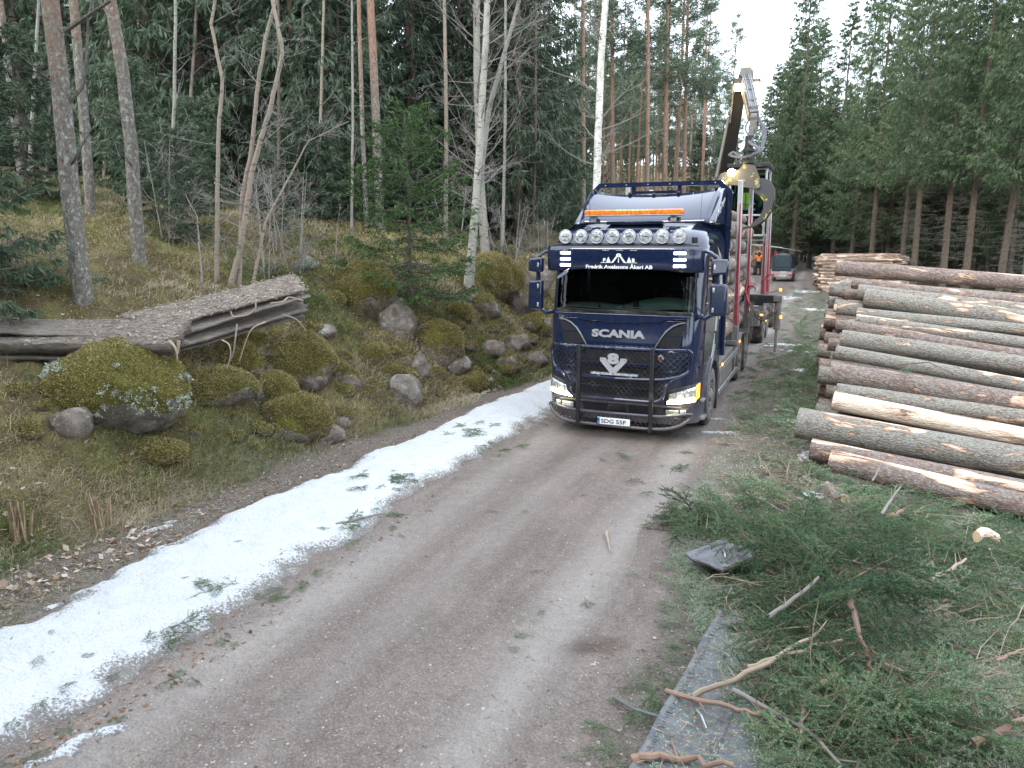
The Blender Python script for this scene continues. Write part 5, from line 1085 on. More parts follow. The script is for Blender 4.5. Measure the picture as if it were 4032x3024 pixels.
def put_log(j, loc, rot, lab, group, s=(1, 1, 1)):
    o, kids = tmpl[j]
    if j in first: o = dup(o, kids)
    first.add(j); o.location = loc; o.rotation_euler = rot; o.scale = s; o['label'] = lab; o['group'] = group; return o
for zi in range(7):
    z = .14+zi*.31
    y0 = -.6+(z+.42-.11)/.306; y = y0
    while y < min(9.4, y0+6.5):
        if True: put_log(int(rl.integers(0, 3)), (3.16+rl.normal()*.17+.02*zi, y+rl.normal()*.03, z+rl.normal()*.03), (rl.uniform(0, 6), .06+rl.normal()*.008, -.14+rl.normal()*.02), 'log inside the near pile with only its sawn left end showing', 'hidden logs of the near pile', (1, rl.uniform(.9, 1.2), rl.uniform(.9, 1.2)))
        y += .33
for (a, b, zz, rr_, lab) in [(1762, 695, 1.05, .14, 'short log end sticking out left of the near pile, pale sawn face'), (1745, 700, 1.0, .10, 'small log end farthest left on the near pile'), (1770, 745, .75, .12, 'log end low on the left side of the near pile')]:
    pass
# moss cushion and twig on the logs are added with the slash
# far pulpwood pile
fp, fk = make_log('pulpwood_log', 4.2, .095, .08, 150, ML_far, 'x', 'logs of the far pile', n=10, k=6)
cnt = 0
for zi in range(11):
    for yi in range(36):
        z = .12+zi*.165; y = 34.6+yi*.185+(zi % 2)*.09
        if z > .15+(y-34.4)*.55 or y > 40.5 or z < (.15+(y-34.4)*.55)-1.3 and zi > 0 and y > 37.5 and rl.random() < .0: continue
        o = fp if cnt == 0 else dup(fp, fk); cnt += 1; gz = float(hgt(3.5, y))
        o.location = (2.55+rl.normal()*.16-.04*(y-35), y, gz+z); o.rotation_euler = (rl.uniform(0, 6), rl.normal()*.012, rl.normal()*.03); s = rl.uniform(.75, 1.3); o.scale = (rl.uniform(.95, 1.1), s, s)
        o['label'] = 'thin pulpwood log in the far stack beyond the near pile'
# logs on the truck
for zi in range(8):
    z = 1.36+zi*.325; top = zi == 7
    for xi in range(6):
        x = -1.0+xi*.40+(.0 if zi % 2 == 0 else -.06)
        if x > 1.03: continue
        if 0 < xi < 4 and 0 < zi < 6: continue
        j = int(rl.integers(0, 3)); s = rl.uniform(1.08, 1.32)
        lab = {0: 'lowest', 1: 'second lowest', 2: 'third lowest', 3: 'fourth from the bottom', 4: 'fifth from the bottom', 5: 'sixth from the bottom', 6: 'second highest', 7: 'topmost'}[zi]
        lab = f'{lab} log on the outer right side of the truck load' if xi == 5 else f'{lab} row log inside the truck load'
        put_log(j, (x*.985, 3.0+rl.uniform(-.1, .25), z), (rl.uniform(0, 6), 0, PI/2+rl.normal()*.012), lab, 'logs loaded on the truck', (rl.uniform(1.0, 1.13), s, s))
for xi, (x, y, z, s) in enumerate([(.96, 4.1, 3.93, 1.5)]): pass
for j in range(3):
    assert j in first
# ------------------------------------------------------------------ covered trailer far off
VT = thing('covered_trailer', 'small grey trailer with a dark rounded hood, parked by the far log pile', 'trailer', (.05, 41.4, float(hgt(0, 41.4))), -.06)
M_hood = simple('dark_blue_grey_hood', (.035, .055, .075), .35, coat=.3, var=.2); M_galv = simple('galvanised_steel', (.50, .52, .53), .45, .5, var=.2, dirt=(.3, .27, .24))
M_rs = NM('red_white_stripes'); wv = M_rs.n('ShaderNodeTexWave'); wv.inputs['Scale'].default_value = 3.; wv.bands_direction = 'DIAGONAL'; M_rs.l(M_rs.co('obj', (1.2, 0, 6)), wv.inputs['Vector']); M_rs.col(M_rs.ramp(wv.outputs['Fac'], [(.45, (.65, .07, .07)), (.5, (.7, .68, .66))])); M_rs = M_rs.m
hp = [(-.60, .0), (-.585, .55), (-.54, .80), (-.42, .93), (-.2, .99), (0, 1.0), (.2, .99), (.42, .93), (.54, .80), (.585, .55), (.60, .0)]
MB().prism([(x*1.02, z+.84) for x, z in hp], 'y', .05, 2.4).build('hood', M_hood, VT, .05, seg=3)
MB().prism([(x*.80, z*.80+.93) for x, z in hp], 'y', .01, .06).build('hood_rear_panel', simple('hood_window', (.06, .085, .11), .25, coat=.5), VT, .02)
MB().box((0, 1.25, .60), (1.34, 2.6, .26)).box((0, 1.2, .76), (1.36, 2.5, .10)).build('trailer_bed', M_galv, VT, .01); MB().box((0, -.06, .79), (1.24, .02, .22)).build('tailgate_rim', M_hood, VT, .01)
MB().box((0, -.06, .62), (1.30, .02, .10)).build('warning_strip', M_rs, VT); q = MB().box((.12, -.08, .62), (.40, .012, .13)).build('sign_plate', M_white, VT)
text_obj('sign_text', 'Brk Wiman', lambda u, v, w_: (-.05+.34*u, -.088-.002*w_, .59+.06*v), M_red, q, offset=.02)
q = MB().box((.02, -.07, .42), (.50, .012, .11)).build('number_plate', M_white, VT); MB().box((-.20, -.078, .42), (.04, .004, .10)).build('plate_strip', M_eu, q); text_obj('plate_text', 'JHE 562', lambda u, v, w_: (-.15+.36*u, -.0775-.002*w_, .39+.06*v), M_blackt, q, offset=.01)
MB().box((0, -.03, .42), (1.34, .06, .20)).build('lamp_board', M_galv, VT)
for s in (1, -1):
    MB().box((s*.55, -.07, .44), (.20, .05, .12)).build('tail_lamp', simple('red_lamp', (.5, .02, .015), .25, coat=1), VT, .01); wheel(VT, s*.70, 1.2, s, .28, .16)
MB().tube([(0, 2.5, .45), (0, 3.6, .45)], .04, 8).build('drawbar', M_galv, VT)
# ------------------------------------------------------------------ pole with parasol-like arm and machine behind the worker
g0 = float(hgt(-2, 47)); MC = thing('forest_machine', 'beige machine with a long silver pole, mostly hidden behind the worker', 'machine', (-1.9, 48.6, g0))
MB().box((0, .6, 1.2), (1.3, 1.4, 1.3)).box((-.1, .5, 2.0), (1.0, 1.0, .5)).build('machine_body', simple('beige_machine', (.30, .24, .16), .6, dirt=(.05, .045, .04), dirt_amt=(.4, .6)), MC, .08)
MB().tube([(-1.4, -.6, 2.35), (.2, -.4, 2.22), (1.4, -.1, 2.07), (1.5, -.1, 2.06)], .045, 8).tube([(1.4, -.1, 2.07), (2.9, .1, 1.80)], [.03, .012], 6).build('silver_pole', M_alu, MC)
MB().box((1.05, .3, 1.55), (.30, .1, .45)).build('red_panel', M_red, MC, .02)
for s in (1, -1): wheel(MC, s*.55, .2, s, .42, .3)
# ------------------------------------------------------------------ people
M_skin = simple('skin', (.52, .32, .24), .6, var=.1); M_trous = simple('dark_work_trousers', (.018, .020, .026), .85, var=.3); M_orj = simple('orange_jacket', (.90, .20, .03), .7, var=.25); M_hv = simple('hi_vis_yellow', (.55, .85, .05), .7, var=.15); M_refl = simple('reflective_band', (.60, .62, .64), .4); M_helm = simple('orange_helmet', (.85, .13, .03), .35, coat=.5); M_sleeve = simple('dark_green_sleeves', (.03, .07, .05), .85)
def skin(name, pts, edges, mat, par=None, root=0, sub=2):
    me = bpy.data.meshes.new(name); bm = bmesh.new(); ly = bm.verts.layers.skin.verify(); vs = []
    for i, q in enumerate(pts):
        v = bm.verts.new(q[:3]); v[ly].radius = (q[3], q[4] if len(q) > 4 else q[3]); v[ly].use_root = (i == root); vs.append(v)
    for i, j in edges: bm.edges.new((vs[i], vs[j]))
    bm.to_mesh(me); bm.free()
    o = newobj(name, me, mat, par); m = o.modifiers.new('Skin', 'SKIN'); m.use_smooth_shade = True; modi(o, 'SUBSURF', levels=sub, render_levels=sub); return o
def hand(pts, edges, base, d, s_, palm=.036):
    """adds a palm, four fingers and a thumb to a skinned skeleton; d direction, s_ sideways"""
    p = Vector(pts[base][:3]); d = Vector(d).normalized(); s_ = Vector(s_).normalized(); k = len(pts); pm = p+d*.06; pts.append((*pm, .030, .018)); edges.append((base, k))
    for i, o in enumerate((-.027, -.009, .009, .027)):
        a = pm+d*.035+s_*o; b = a+d*(.035 if i in (0, 3) else .042)+Vector((0, 0, -.008)); c = b+d*.022+Vector((0, 0, -.018)); n = len(pts); pts += [(*a, .010), (*b, .0085), (*c, .007)]; edges += [(k, n), (n, n+1), (n+1, n+2)]
    a = p+d*.03-s_*.035; b = a+d*.03-s_*.012; n = len(pts); pts += [(*a, .011), (*b, .009)]; edges += [(k, n), (n, n+1)]
# worker seen from behind, ground at the origin
PW = thing('person', 'person in an orange high-visibility jacket, orange helmet and dark trousers, seen from behind', 'person', (-1.98, 48.1, float(hgt(-2, 48))))
pts = [(0, 0, .95, .15, .12), (0, 0, 1.15, .145, .11), (0, 0, 1.38, .17, .12), (0, .0, 1.50, .07, .07), (0, -.02, 1.60, .06), (0, -.03, 1.70, .085, .10), (0, -.02, 1.80, .075, .09),
       (-.11, .0, .90, .10), (-.13, -.02, .50, .07), (-.14, .02, .10, .05), (-.15, -.10, .05, .045), (.11, 0, .90, .10), (.13, -.03, .50, .07), (.14, .0, .10, .05), (.15, -.12, .05, .045),
       (-.21, 0, 1.43, .07), (-.33, .0, 1.18, .05), (-.26, -.20, 1.05, .038), (.21, 0, 1.43, .07), (.32, 0, 1.18, .05), (.24, -.20, 1.08, .038)]
ed = [(0, 1), (1, 2), (2, 3), (3, 4), (4, 5), (5, 6), (0, 7), (7, 8), (8, 9), (9, 10), (0, 11), (11, 12), (12, 13), (13, 14), (2, 15), (15, 16), (16, 17), (2, 18), (18, 19), (19, 20)]
pts = [(q[0], -q[1], *q[2:]) for q in pts]
hand(pts, ed, 17, (.3, 1, -.2), (1, -.3, 0)); hand(pts, ed, 20, (-.3, 1, -.2), (-1, -.3, 0)); skin('body', pts, ed, M_trous, PW)
jp = [(0, 0, 1.0, .17, .14), (0, 0, 1.2, .165, .13), (0, 0, 1.40, .185, .135), (0, 0, 1.53, .10, .09), (-.22, 0, 1.44, .085), (-.345, 0, 1.18, .068), (-.26, .19, 1.06, .052), (.22, 0, 1.44, .085), (.335, 0, 1.18, .068), (.24, .19, 1.08, .052)]
skin('jacket', jp, [(0, 1), (1, 2), (2, 3), (2, 4), (4, 5), (5, 6), (2, 7), (7, 8), (8, 9)], M_orj, PW)
MB().tube([(.172*math.cos(a), .142*math.sin(a), 1.08) for a in np.linspace(0, 2*PI, 25)], .018, 6, False).tube([(.165*math.cos(a), .135*math.sin(a), 1.2) for a in np.linspace(0, 2*PI, 25)], .015, 6, False).build('reflective_band', M_refl, PW)
MB().tube([(.165*math.cos(a), .135*math.sin(a), .97) for a in np.linspace(0, 2*PI, 25)], .025, 6, False).box((-.17, -.05, .92), (.09, .08, .12)).build('tool_belt', M_blackp, PW)
MB().sphere((0, .03, 1.76), (.125, .145, .11), 18, 10).build('helmet', M_helm, PW); MB().sphere((-.125, .03, 1.70), .045, 10, 8).sphere((.125, .03, 1.70), .045, 10, 8).build('ear_defenders', M_hv, PW); MB().sphere((0, .13, 1.69), (.03, .02, .03), 8, 6).build('face', M_skin, PW)
# crane operator seated in the cab
PO = thing('person', 'crane operator in a yellow-green high-visibility vest sitting behind the cab glass', 'person', (.72, 10.45, 3.72)); PO.scale = (1.25, 1.1, 1.15)
pts = [(0, 0, .06, .15, .12), (0, .02, .28, .14, .11), (0, .03, .52, .17, .11), (0, .02, .66, .07), (0, .0, .76, .06), (0, -.02, .86, .085, .10), (0, -.01, .96, .075, .09),
       (-.10, -.02, .06, .10), (-.14, -.40, .12, .075), (-.15, -.42, -.26, .055), (-.15, -.50, -.34, .045), (.10, -.02, .06, .10), (.14, -.40, .12, .075), (.15, -.42, -.26, .055), (.15, -.50, -.34, .045),
       (-.20, .02, .56, .065), (-.30, -.08, .32, .05), (-.26, -.34, .24, .036), (.20, .02, .56, .065), (.31, -.08, .34, .05), (.30, -.34, .28, .036)]
ed = [(0, 1), (1, 2), (2, 3), (3, 4), (4, 5), (5, 6), (0, 7), (7, 8), (8, 9), (9, 10), (0, 11), (11, 12), (12, 13), (13, 14), (2, 15), (15, 16), (16, 17), (2, 18), (18, 19), (19, 20)]
hand(pts, ed, 17, (0, -1, -.1), (1, 0, 0)); hand(pts, ed, 20, (0, -1, -.1), (-1, 0, 0)); skin('body', pts, ed, M_sleeve, PO)
skin('vest', [(0, 0, .12, .17, .14), (0, .02, .30, .165, .13), (0, .03, .52, .195, .13), (0, .03, .62, .13, .10)], [(0, 1), (1, 2), (2, 3)], M_hv, PO)
MB().tube([(.178*math.cos(a), .012+.145*math.sin(a), .20) for a in np.linspace(0, 2*PI, 25)], .022, 6, False).tube([(.178*math.cos(a), .015+.142*math.sin(a), .33) for a in np.linspace(0, 2*PI, 25)], .022, 6, False).build('reflective_band', M_refl, PO)
MB().box((0, -.145, .33), (.012, .02, .5)).build('zip', M_blackp, PO)
MB().sphere((0, -.03, .87), (.09, .105, .12), 18, 12).sphere((0, -.135, .86), (.016, .022, .022), 8, 6).sphere((-.09, -.02, .87), (.015, .025, .032), 8, 6).sphere((.09, -.02, .87), (.015, .025, .032), 8, 6).build('head', M_skin, PO)
MB().sphere((0, -.0, .92), (.10, .115, .10), 18, 12).build('hair', simple('dark_hair', (.03, .02, .015), .8), PO); MB().box((-.035, -.128, .885), (.03, .012, .010)).box((.035, -.128, .885), (.03, .012, .010)).box((0, -.13, .82), (.05, .01, .008)).build('eyes_and_mouth', M_blackt, PO)
ML_bark = mat_leaf('green_brown_twig_bark', [(0., (.07, .05, .03)), (.6, (.15, .10, .06)), (1., (.30, .21, .13))], 0, .8, 0)
# ------------------------------------------------------------------ boulders
def mat_rock():
    m = NM('granite_with_moss'); co = m.co('obj', (1, 1, 1), True); n = m.noise(5, 6, .65, co); n2 = m.noise(45, 3, .7, co)
    c = m.ramp(n, [(.3, (.10, .085, .07)), (.45, (.21, .18, .155)), (.58, (.31, .28, .25)), (.72, (.44, .41, .38))]); c = m.mix(m.ramp(m.noise(2.2, 3, .6, co), [(.45, 0.), (.6, .6)]), c, (.17, .12, .085)); c = m.mix(m.ramp(n2, [(.45, 0.), (.7, .5)]), c, (.10, .09, .085))
    li = m.noise(9, 5, .7, co); c = m.mix(m.ramp(li, [(.58, 0.), (.63, .7)]), c, (.40, .43, .37))
    mn = m.noise(3.2, 6, .7, co); mossc = m.ramp(m.noise(30, 4, .7, co), [(.3, (.06, .065, .015)), (.6, (.16, .15, .035)), (.8, (.24, .21, .07))])
    f = m.math('ADD', m.nz(), m.math('MULTIPLY', m.math('SUBTRACT', mn, .5), 1.8)); th = m.attr('moss'); f = m.math('ADD', f, th)
    c = m.mix(m.ramp(f, [(.60, 0.), (.72, 1.)]), c, mossc); m.col(c).set(rough=.92, spec=.15); m.bump(m.math('ADD', m.math('MULTIPLY', n, 2.), n2), 1., .04); return m.m
M_rock = mat_rock(); rb = np.random.default_rng(12)
def ico(sub):
    bm = bmesh.new(); bmesh.ops.create_icosphere(bm, subdivisions=sub, radius=1); V = np.array([v.co[:] for v in bm.verts]); F = np.array([[v.index for v in f.verts] for f in bm.faces]); bm.free(); return V, F
IV, IF = ico(4)
def boulder(P, rx, ry, rz, moss, label, seed, rotz=0, fac=.5, name='boulder', cat='boulder'):
    r = np.random.default_rng(seed); V = IV.copy()
    for i in range(9):
        n = unit(r.normal(size=3)); d = r.uniform(.62, .92)*(1 if fac else 2); e = V@n-d; V = V-np.outer(np.clip(e, 0, None)*fac*1.6, n)
    s = 1+.22*fbm(V[:, 0]*1.5+seed, V[:, 1]*1.5+V[:, 2]*1.3, seed)+.20*fbm(V[:, 0]*5+V[:, 2]*4, V[:, 1]*5-V[:, 2]*3, seed+1, 3)
    V = V*s[:, None]*np.array([rx, ry, rz]); o = mesh_np(name, V, IF, M_rock, attrs={'moss': np.full(len(V), (moss-.5)*1.6)}); o.location = P; o.rotation_euler = (0, 0, rotz); tag(o, label, cat)
    if moss > .25:
        c = V[IF].mean(1); nn = unit(np.cross(V[IF[:, 1]]-V[IF[:, 0]], V[IF[:, 2]]-V[IF[:, 0]])); ar = np.linalg.norm(np.cross(V[IF[:, 1]]-V[IF[:, 0]], V[IF[:, 2]]-V[IF[:, 0]]), axis=1)/2
        w = ar*sstep(.65-moss, 1.0-moss, nn[:, 2]*.8+1.9*fbm(c[:, 0]*3+seed, c[:, 1]*3+c[:, 2]*3, seed+2)+.0); ms_ = max(1, (Zof(P)-9)/5); N = int(min(26000, w.sum()*15000/ms_))
        if N > 50:
            k = r.choice(len(c), N, p=w/w.sum()); a, b = r.random((2, N, 1)); q = a+b > 1; a = np.where(q, 1-a, a); b = np.where(q, 1-b, b); T_ = V[IF[k]]; p = T_[:, 0]+a*(T_[:, 1]-T_[:, 0])+b*(T_[:, 2]-T_[:, 0])
            D = unit(nn[k]*.8+r.normal(0, .6, (N, 3))); mesh_np('moss_cover', kites(p-nn[k]*.004, D, r.uniform(.014, .034, N)*(.8+.25*ms_), r.uniform(.009, .018, N)*(.8+.25*ms_), r.normal(size=(N, 3))), qf(N), ML_moss, o, {'rnd': np.repeat(np.clip(r.random(N)*.8+.5*fbm(p[:, 0]*4, p[:, 1]*4, 5), 0, 1), 4)}, False)
    return o
ML_lichen = mat_leaf('pale_lichen', [(0., (.24, .27, .21)), (.6, (.42, .46, .38)), (1., (.58, .62, .54))], .2, .9, 0)
BL = [(230, 925, 300, 175, 1.05, 'large mossy boulder with pale lichen under the end of the rotten planks', .15), (150, 955, 85, 75, .0, 'bare light grey granite stone at the foot of the large mossy boulder', .5),
      (510, 835, 95, 95, 1., 'rounded mossy boulder standing on edge below the plank stack', .3), (640, 835, 150, 105, .95, 'wide mossy boulder right of the rounded one, grey stone showing below', .3), (540, 778, 80, 62, .85, 'small boulder with bright moss just under the raised plank', .4),
      (660, 842, 80, 48, .1, 'bare grey stone under the wide mossy boulder', .6), (690, 812, 55, 48, .05, 'grey stone squeezed beside the wide mossy boulder', .6), (855, 738, 82, 85, .22, 'pale granite block below the small spruce', .6), (785, 690, 130, 110, 1., 'dark green mossy dome left of the small spruce', .2),
      (925, 755, 65, 50, .3, 'dark stone with a hollow below it right of the small spruce', .6), (945, 795, 105, 90, .8, 'mossy boulder with a pale lower face, right below the small spruce', .4), (868, 885, 82, 70, .15, 'slanting grey stone low on the bank above the snow', .7), (905, 825, 40, 60, .2, 'upright pale stone in the middle of the bank', .7),
      (750, 852, 60, 52, .6, 'brown stone capped with moss in the middle of the bank', .4), (590, 885, 105, 75, 1., 'low mossy hump below the wide mossy boulder', .2), (460, 880, 170, 75, 1., 'broad mossy hump left of the snow-side rocks', .2), (695, 968, 88, 48, .05, 'reddish stone at the foot of the bank by the dirt shoulder', .5),
      (630, 955, 150, 95, .9, 'mossy boulder just above the reddish stone', .3), (1062, 645, 130, 92, .95, 'big mossy boulder left of the truck mirror', .3), (1148, 645, 95, 85, .35, 'granite block topped with moss right beside the truck mirror', .5), (1125, 692, 85, 75, .4, 'spotted granite stone below the block by the truck mirror', .5),
      (1045, 690, 75, 48, .6, 'flat stone below the big mossy boulder', .5), (1110, 768, 50, 42, .35, 'small round stone on the slope left of the bull bar', .5), (1095, 810, 55, 42, .5, 'small mossy stone low on the slope left of the bull bar', .5), (1168, 730, 55, 50, .5, 'half-buried stone behind the truck corner', .5),
      (632, 592, 85, 34, .6, 'flat boulder behind the plank stack with a pale lichen top', .3), (420, 700, 95, 30, 1., 'low moss cushion behind the planks', .1), (245, 335, 42, 32, 1., 'mossy boulder far up the slope between the pine trunks', .2), (385, 325, 50, 40, .6, 'grey boulder high up in the wood', .4), (990, 700, 60, 40, .9, 'moss-covered rock between the spruce and the leaning birch', .3), (35, 870, 60, 40, 1., 'mossy hump at the left edge', .2), (330, 1000, 120, 45, 1., 'low moss hump near the foot of the bank', .2), (800, 790, 80, 45, .9, 'moss mound below the pale granite block', .2)]
for i, (a, b, w_, h_, ms, lab, fc) in enumerate(BL):
    P = T(a, b-h_*.22); k = Zof(P)/1617.; rx, rz = w_*k/2*1.05, h_*k*.68; ry_ = rx; boulder(P+np.array([FV[0]*rx*.35, FV[1]*rx*.35, rz*.34]), rx*1.05, rx*.85, rz, ms, lab, 200+i, CYAW+rb.normal()*.2, fc)
    if i in (0, 25):
        big = bpy.context.scene.objects[-1] if False else [q for q in bpy.data.objects if q.get('label') == lab][0]; r = np.random.default_rng(8); V = np.empty(len(big.data.vertices)*3, np.float32); big.data.vertices.foreach_get('co', V); V = V.reshape(-1, 3); k2 = fbm(V[:, 0]*3.2+2, V[:, 2]*4+1, 77)+.12*fbm(V[:, 0]*14, V[:, 2]*14, 78)
        sel = V[(V[:, 1] < .1*ry_) & (k2 > .10) & (V[:, 2] > -.35*rz) & (V[:, 2] < .55*rz)] if i == 0 else V[(k2 > .05) & (V[:, 2] > 0)]; N = 2600; p = sel[r.integers(0, len(sel), N)]+r.normal(0, .02, (N, 3)); D = unit(p/np.array([rx, rx, rz])+r.normal(0, .6, (N, 3)))
        mesh_np('lichen', kites(p, D, r.uniform(.02, .045, N), r.uniform(.012, .022, N), r.normal(size=(N, 3))), qf(N), ML_lichen, big, {'rnd': np.repeat(r.random(N), 4)}, False)
FB = [(300, 850, 'right of the large mossy boulder'), (345, 800, 'under the splinters of the flat slab'), (385, 860, 'below the broken end of the flat slab'), (420, 810, 'under the plank stack, at its middle'), (455, 780, 'in the shade under the plank stack'), (560, 850, 'between the rounded and the wide mossy boulder'), (600, 760, 'behind the wide mossy boulder'), (640, 735, 'below the right end of the plank stack'), (700, 720, 'right of the plank stack'), (725, 790, 'right of the two grey stones'), (690, 880, 'above the mossy boulder by the reddish stone'), (740, 915, 'just right of the reddish stone'), (560, 930, 'left of the mossy boulder by the reddish stone'), (500, 900, 'at the edge of the broad mossy hump'), (800, 850, 'left of the slanting grey stone'), (840, 800, 'left of the upright pale stone'), (955, 860, 'right of the slanting grey stone'), (985, 790, 'right of the mossy boulder with a pale lower face'), (1010, 750, 'in the middle of the slope left of the truck'), (1020, 830, 'low by the gravel left of the truck'), (1065, 760, 'left of the small round stone'), (1060, 715, 'under the flat stone'), (1155, 780, 'close to the bull bar, low'), (1150, 700, 'behind the headlight corner'), (1090, 640, 'between the two big blocks by the mirror'), (1010, 645, 'at the foot of the leaning pale birch'), (900, 700, 'at the foot of the small bright spruce'), (830, 660, 'behind the pale granite block'), (720, 650, 'in the grass right of the raised plank end'), (100, 880, 'left of the large mossy boulder'), (60, 930, 'low at the left edge'), (260, 1000, 'below the large mossy boulder'), (1120, 740, 'above the small round stone')]
for i, (a, b, lab) in enumerate(FB):
    g_ = np.random.default_rng(400+i); P = T(a, b); k = Zof(P)/1617.; w2 = g_.uniform(32, 70)*k/2; ms = 1. if i in (0, 29, 30, 31, 6, 28) else g_.choice([.2, .6, .8, 1., 1.])
    boulder(P+np.array([0, 0, w2*.08]), w2*1.1, w2*.9, w2*g_.uniform(.6, .85), ms, ('small mossy rock ' if ms > .5 else 'small grey rock ')+lab, 400+i, g_.uniform(0, 3), .4)
# stones by the roadside
IV2, IF2 = ico(1)
def pebbles(name, P, r, mat, seed):
    g = np.random.default_rng(seed); n = len(P); S = (r[:, None]*g.uniform(.6, 1.3, (n, 3)))[:, None]*IV2[None]*(1+.25*g.normal(size=(n, len(IV2), 1))*.6)
    V = (P[:, None]+S).reshape(-1, 3); F = (IF2[None]+np.arange(n)[:, None, None]*len(IV2)).reshape(-1, 3); return tag(mesh_np(name, V, F, mat, smooth=False), kind='stuff')
M_peb = NM('pebble_stone'); pn = M_peb.noise(14, 3, .6, M_peb.co('world')); M_peb.col(M_peb.ramp(pn, [(.3, (.13, .11, .10)), (.5, (.28, .25, .23)), (.68, (.50, .44, .40))])).set(rough=.85); M_peb = M_peb.m
def pxpts(poly, n, r):
    x0, x1 = min(q[0] for q in poly), max(q[0] for q in poly); y0, y1 = min(q[1] for q in poly), max(q[1] for q in poly); out = []
    while len(out) < n:
        a, b = r.uniform(x0, x1), r.uniform(y0, y1)
        if inside(a, b, poly): out.append((a, b))
    return out
for i in range(64):
    g_ = np.random.default_rng(700+i); a, b = pxpts([(250, 830), (420, 770), (700, 700), (1000, 690), (1180, 700), (1150, 790), (930, 860), (740, 940), (560, 970), (300, 960)], 1, g_)[0]; P = T(a, b); k = Zof(P)/1617.; w2 = g_.uniform(22, 55)*k/2
    tag(boulder(P+np.array([0, 0, w2*.05]), w2*1.15, w2*.9, w2*g_.uniform(.6, .9), g_.choice([.5, .9, 1., 1.]), 'small half-buried stone in the rubble on the bank', 700+i, g_.uniform(0, 3), .4, 'stone', 'stone'), group='rubble stones on the bank')
def ground_pts(poly, n, r, z=0.):
    P = np.array([G(a, b) for a, b in pxpts(poly, n, r)]); P[:, 2] = hgt(P[:, 0], P[:, 1])+z; return P
road_poly = [(-100, 1700), (-60, 1330), (460, 1120), (930, 930), (1190, 860), (1540, 900), (1700, 700), (1720, 620), (1640, 610), (1750, 950), (1640, 1100), (1440, 1250), (1500, 1400), (1330, 1700)]
P = ground_pts(road_poly, 3600, rb, .004); pebbles('gravel', P, rb.uniform(.003, .010, len(P))*np.where(rb.random(len(P)) < .04, 2., 1), M_peb, 1)
P = ground_pts([(0, 1340), (450, 1125), (930, 920), (1190, 800), (1190, 780), (900, 890), (600, 1000), (0, 1190)], 1500, rb, .002); pebbles('gravel', P, rb.uniform(.004, .012, len(P)), M_peb, 2)
P = ground_pts([(960, 890), (1190, 800), (1190, 770), (1060, 830), (940, 880)], 160, rb, .01); pebbles('gravel', P, rb.uniform(.02, .05, len(P)), M_peb, 3)
# ------------------------------------------------------------------ moss, grass and leaves on the bank
def bank(n, r, umin=.0, umax=9., y0=-10.5, y1=13.):
    y = r.uniform(y0, y1, n); u = umin+(umax-umin)*r.random(n)**1.4; x = edge(y)-u; return x, y, u
def on(x, y, z=0.): return np.stack([x, y, hgt(x, y)+z], 1)
r = np.random.default_rng(21)
x, y, u = bank(260000, r); k = (fbm(x*1.3, y*1.3, 91)+.25*fbm(x*5, y*5, 92) > -.06) | (r.random(len(x)) < .25); x, y, u = x[k], y[k], u[k]; n = len(x)
D = unit(r.normal(0, .65, (n, 3))+np.array([.25, -.1, .8])); Z_ = np.clip((y+11.5)/10, .8, 2.2)
V = kites(on(x, y, -.004), D, r.uniform(.02, .055, n)*Z_, r.uniform(.012, .026, n)*Z_, r.normal(size=(n, 3)))
tag(mesh_np('moss', V, qf(n), ML_moss, None, {'rnd': np.repeat(np.clip(r.random(n)*.7+.15+1.1*fbm(x*1.7, y*1.7, 93), 0, 1), 4)}, False), kind='stuff')
def blades(name, x, y, L, w, mat, lean, rnd, r, z=-.01):
    n = len(x); P = on(x, y, z); a = r.uniform(0, 2*PI, n); h = np.stack([np.cos(a), np.sin(a), 0*a], 1)*lean[:, None]; D = unit(h+np.array([0, 0, 1])); S = np.stack([-np.sin(a+.6), np.cos(a+.6), 0*a], 1)*w[:, None]/2
    m = P+D*(L*.55)[:, None]; D2 = unit(h*2.6+np.array([0, 0, .25])); e = m+D2*(L*.45)[:, None]; V = np.stack([P+S, P-S, m-S*.8, m+S*.8, e-S*.15, e+S*.15], 1).reshape(-1, 3)
    b = np.arange(n)[:, None]*6; F = np.concatenate([b+np.array([0, 1, 2, 3]), b+np.array([3, 2, 4, 5])]); return tag(mesh_np(name, V, F, mat, None, {'rnd': np.repeat(rnd, 6)}, False), kind='stuff')
def clumps(n, per, r, f, **kw):
    x, y, u = bank(n*3, r, **kw); k = f(x, y, u) > r.random(len(x)); x, y = x[k][:n], y[k][:n]; sp_ = .11
    return (np.repeat(x, per)+r.normal(0, sp_, len(x)*per)), (np.repeat(y, per)+r.normal(0, sp_, len(x)*per))
x, y = clumps(13000, 16, r, lambda x, y, u: np.clip(.25+2.2*fbm(x*.9, y*.9, 95)+.25*(u > 4), 0, 1), umin=-.25, umax=14, y1=16); n = len(x)
blades('dry_grass', x, y, r.uniform(.08, .30, n), r.uniform(.004, .009, n)*np.clip((y+12)/8, .8, 2.6), ML_grass, r.uniform(.2, 2.4, n), np.clip(r.random(n)*.5+.30+2.3*fbm(x*.7, y*.7, 96), 0, 1), r)
x, y = clumps(3000, 22, r, lambda x, y, u: np.clip(.05+2.6*fbm(x*.6+20, y*.6, 111), 0, 1), umin=-.2, umax=10); n = len(x)
blades('green_grass', x, y, r.uniform(.06, .2, n), r.uniform(.004, .008, n)*np.clip((y+12)/8, .8, 2.4), ML_grass, r.uniform(.2, 1.8, n), r.uniform(0, .42, n), r)
x, y = clumps(420, 70, r, lambda x, y, u: np.clip(.1+2.5*fbm(x*.8, y*.8, 97), 0, 1), umin=-.1, umax=9); n = len(x)
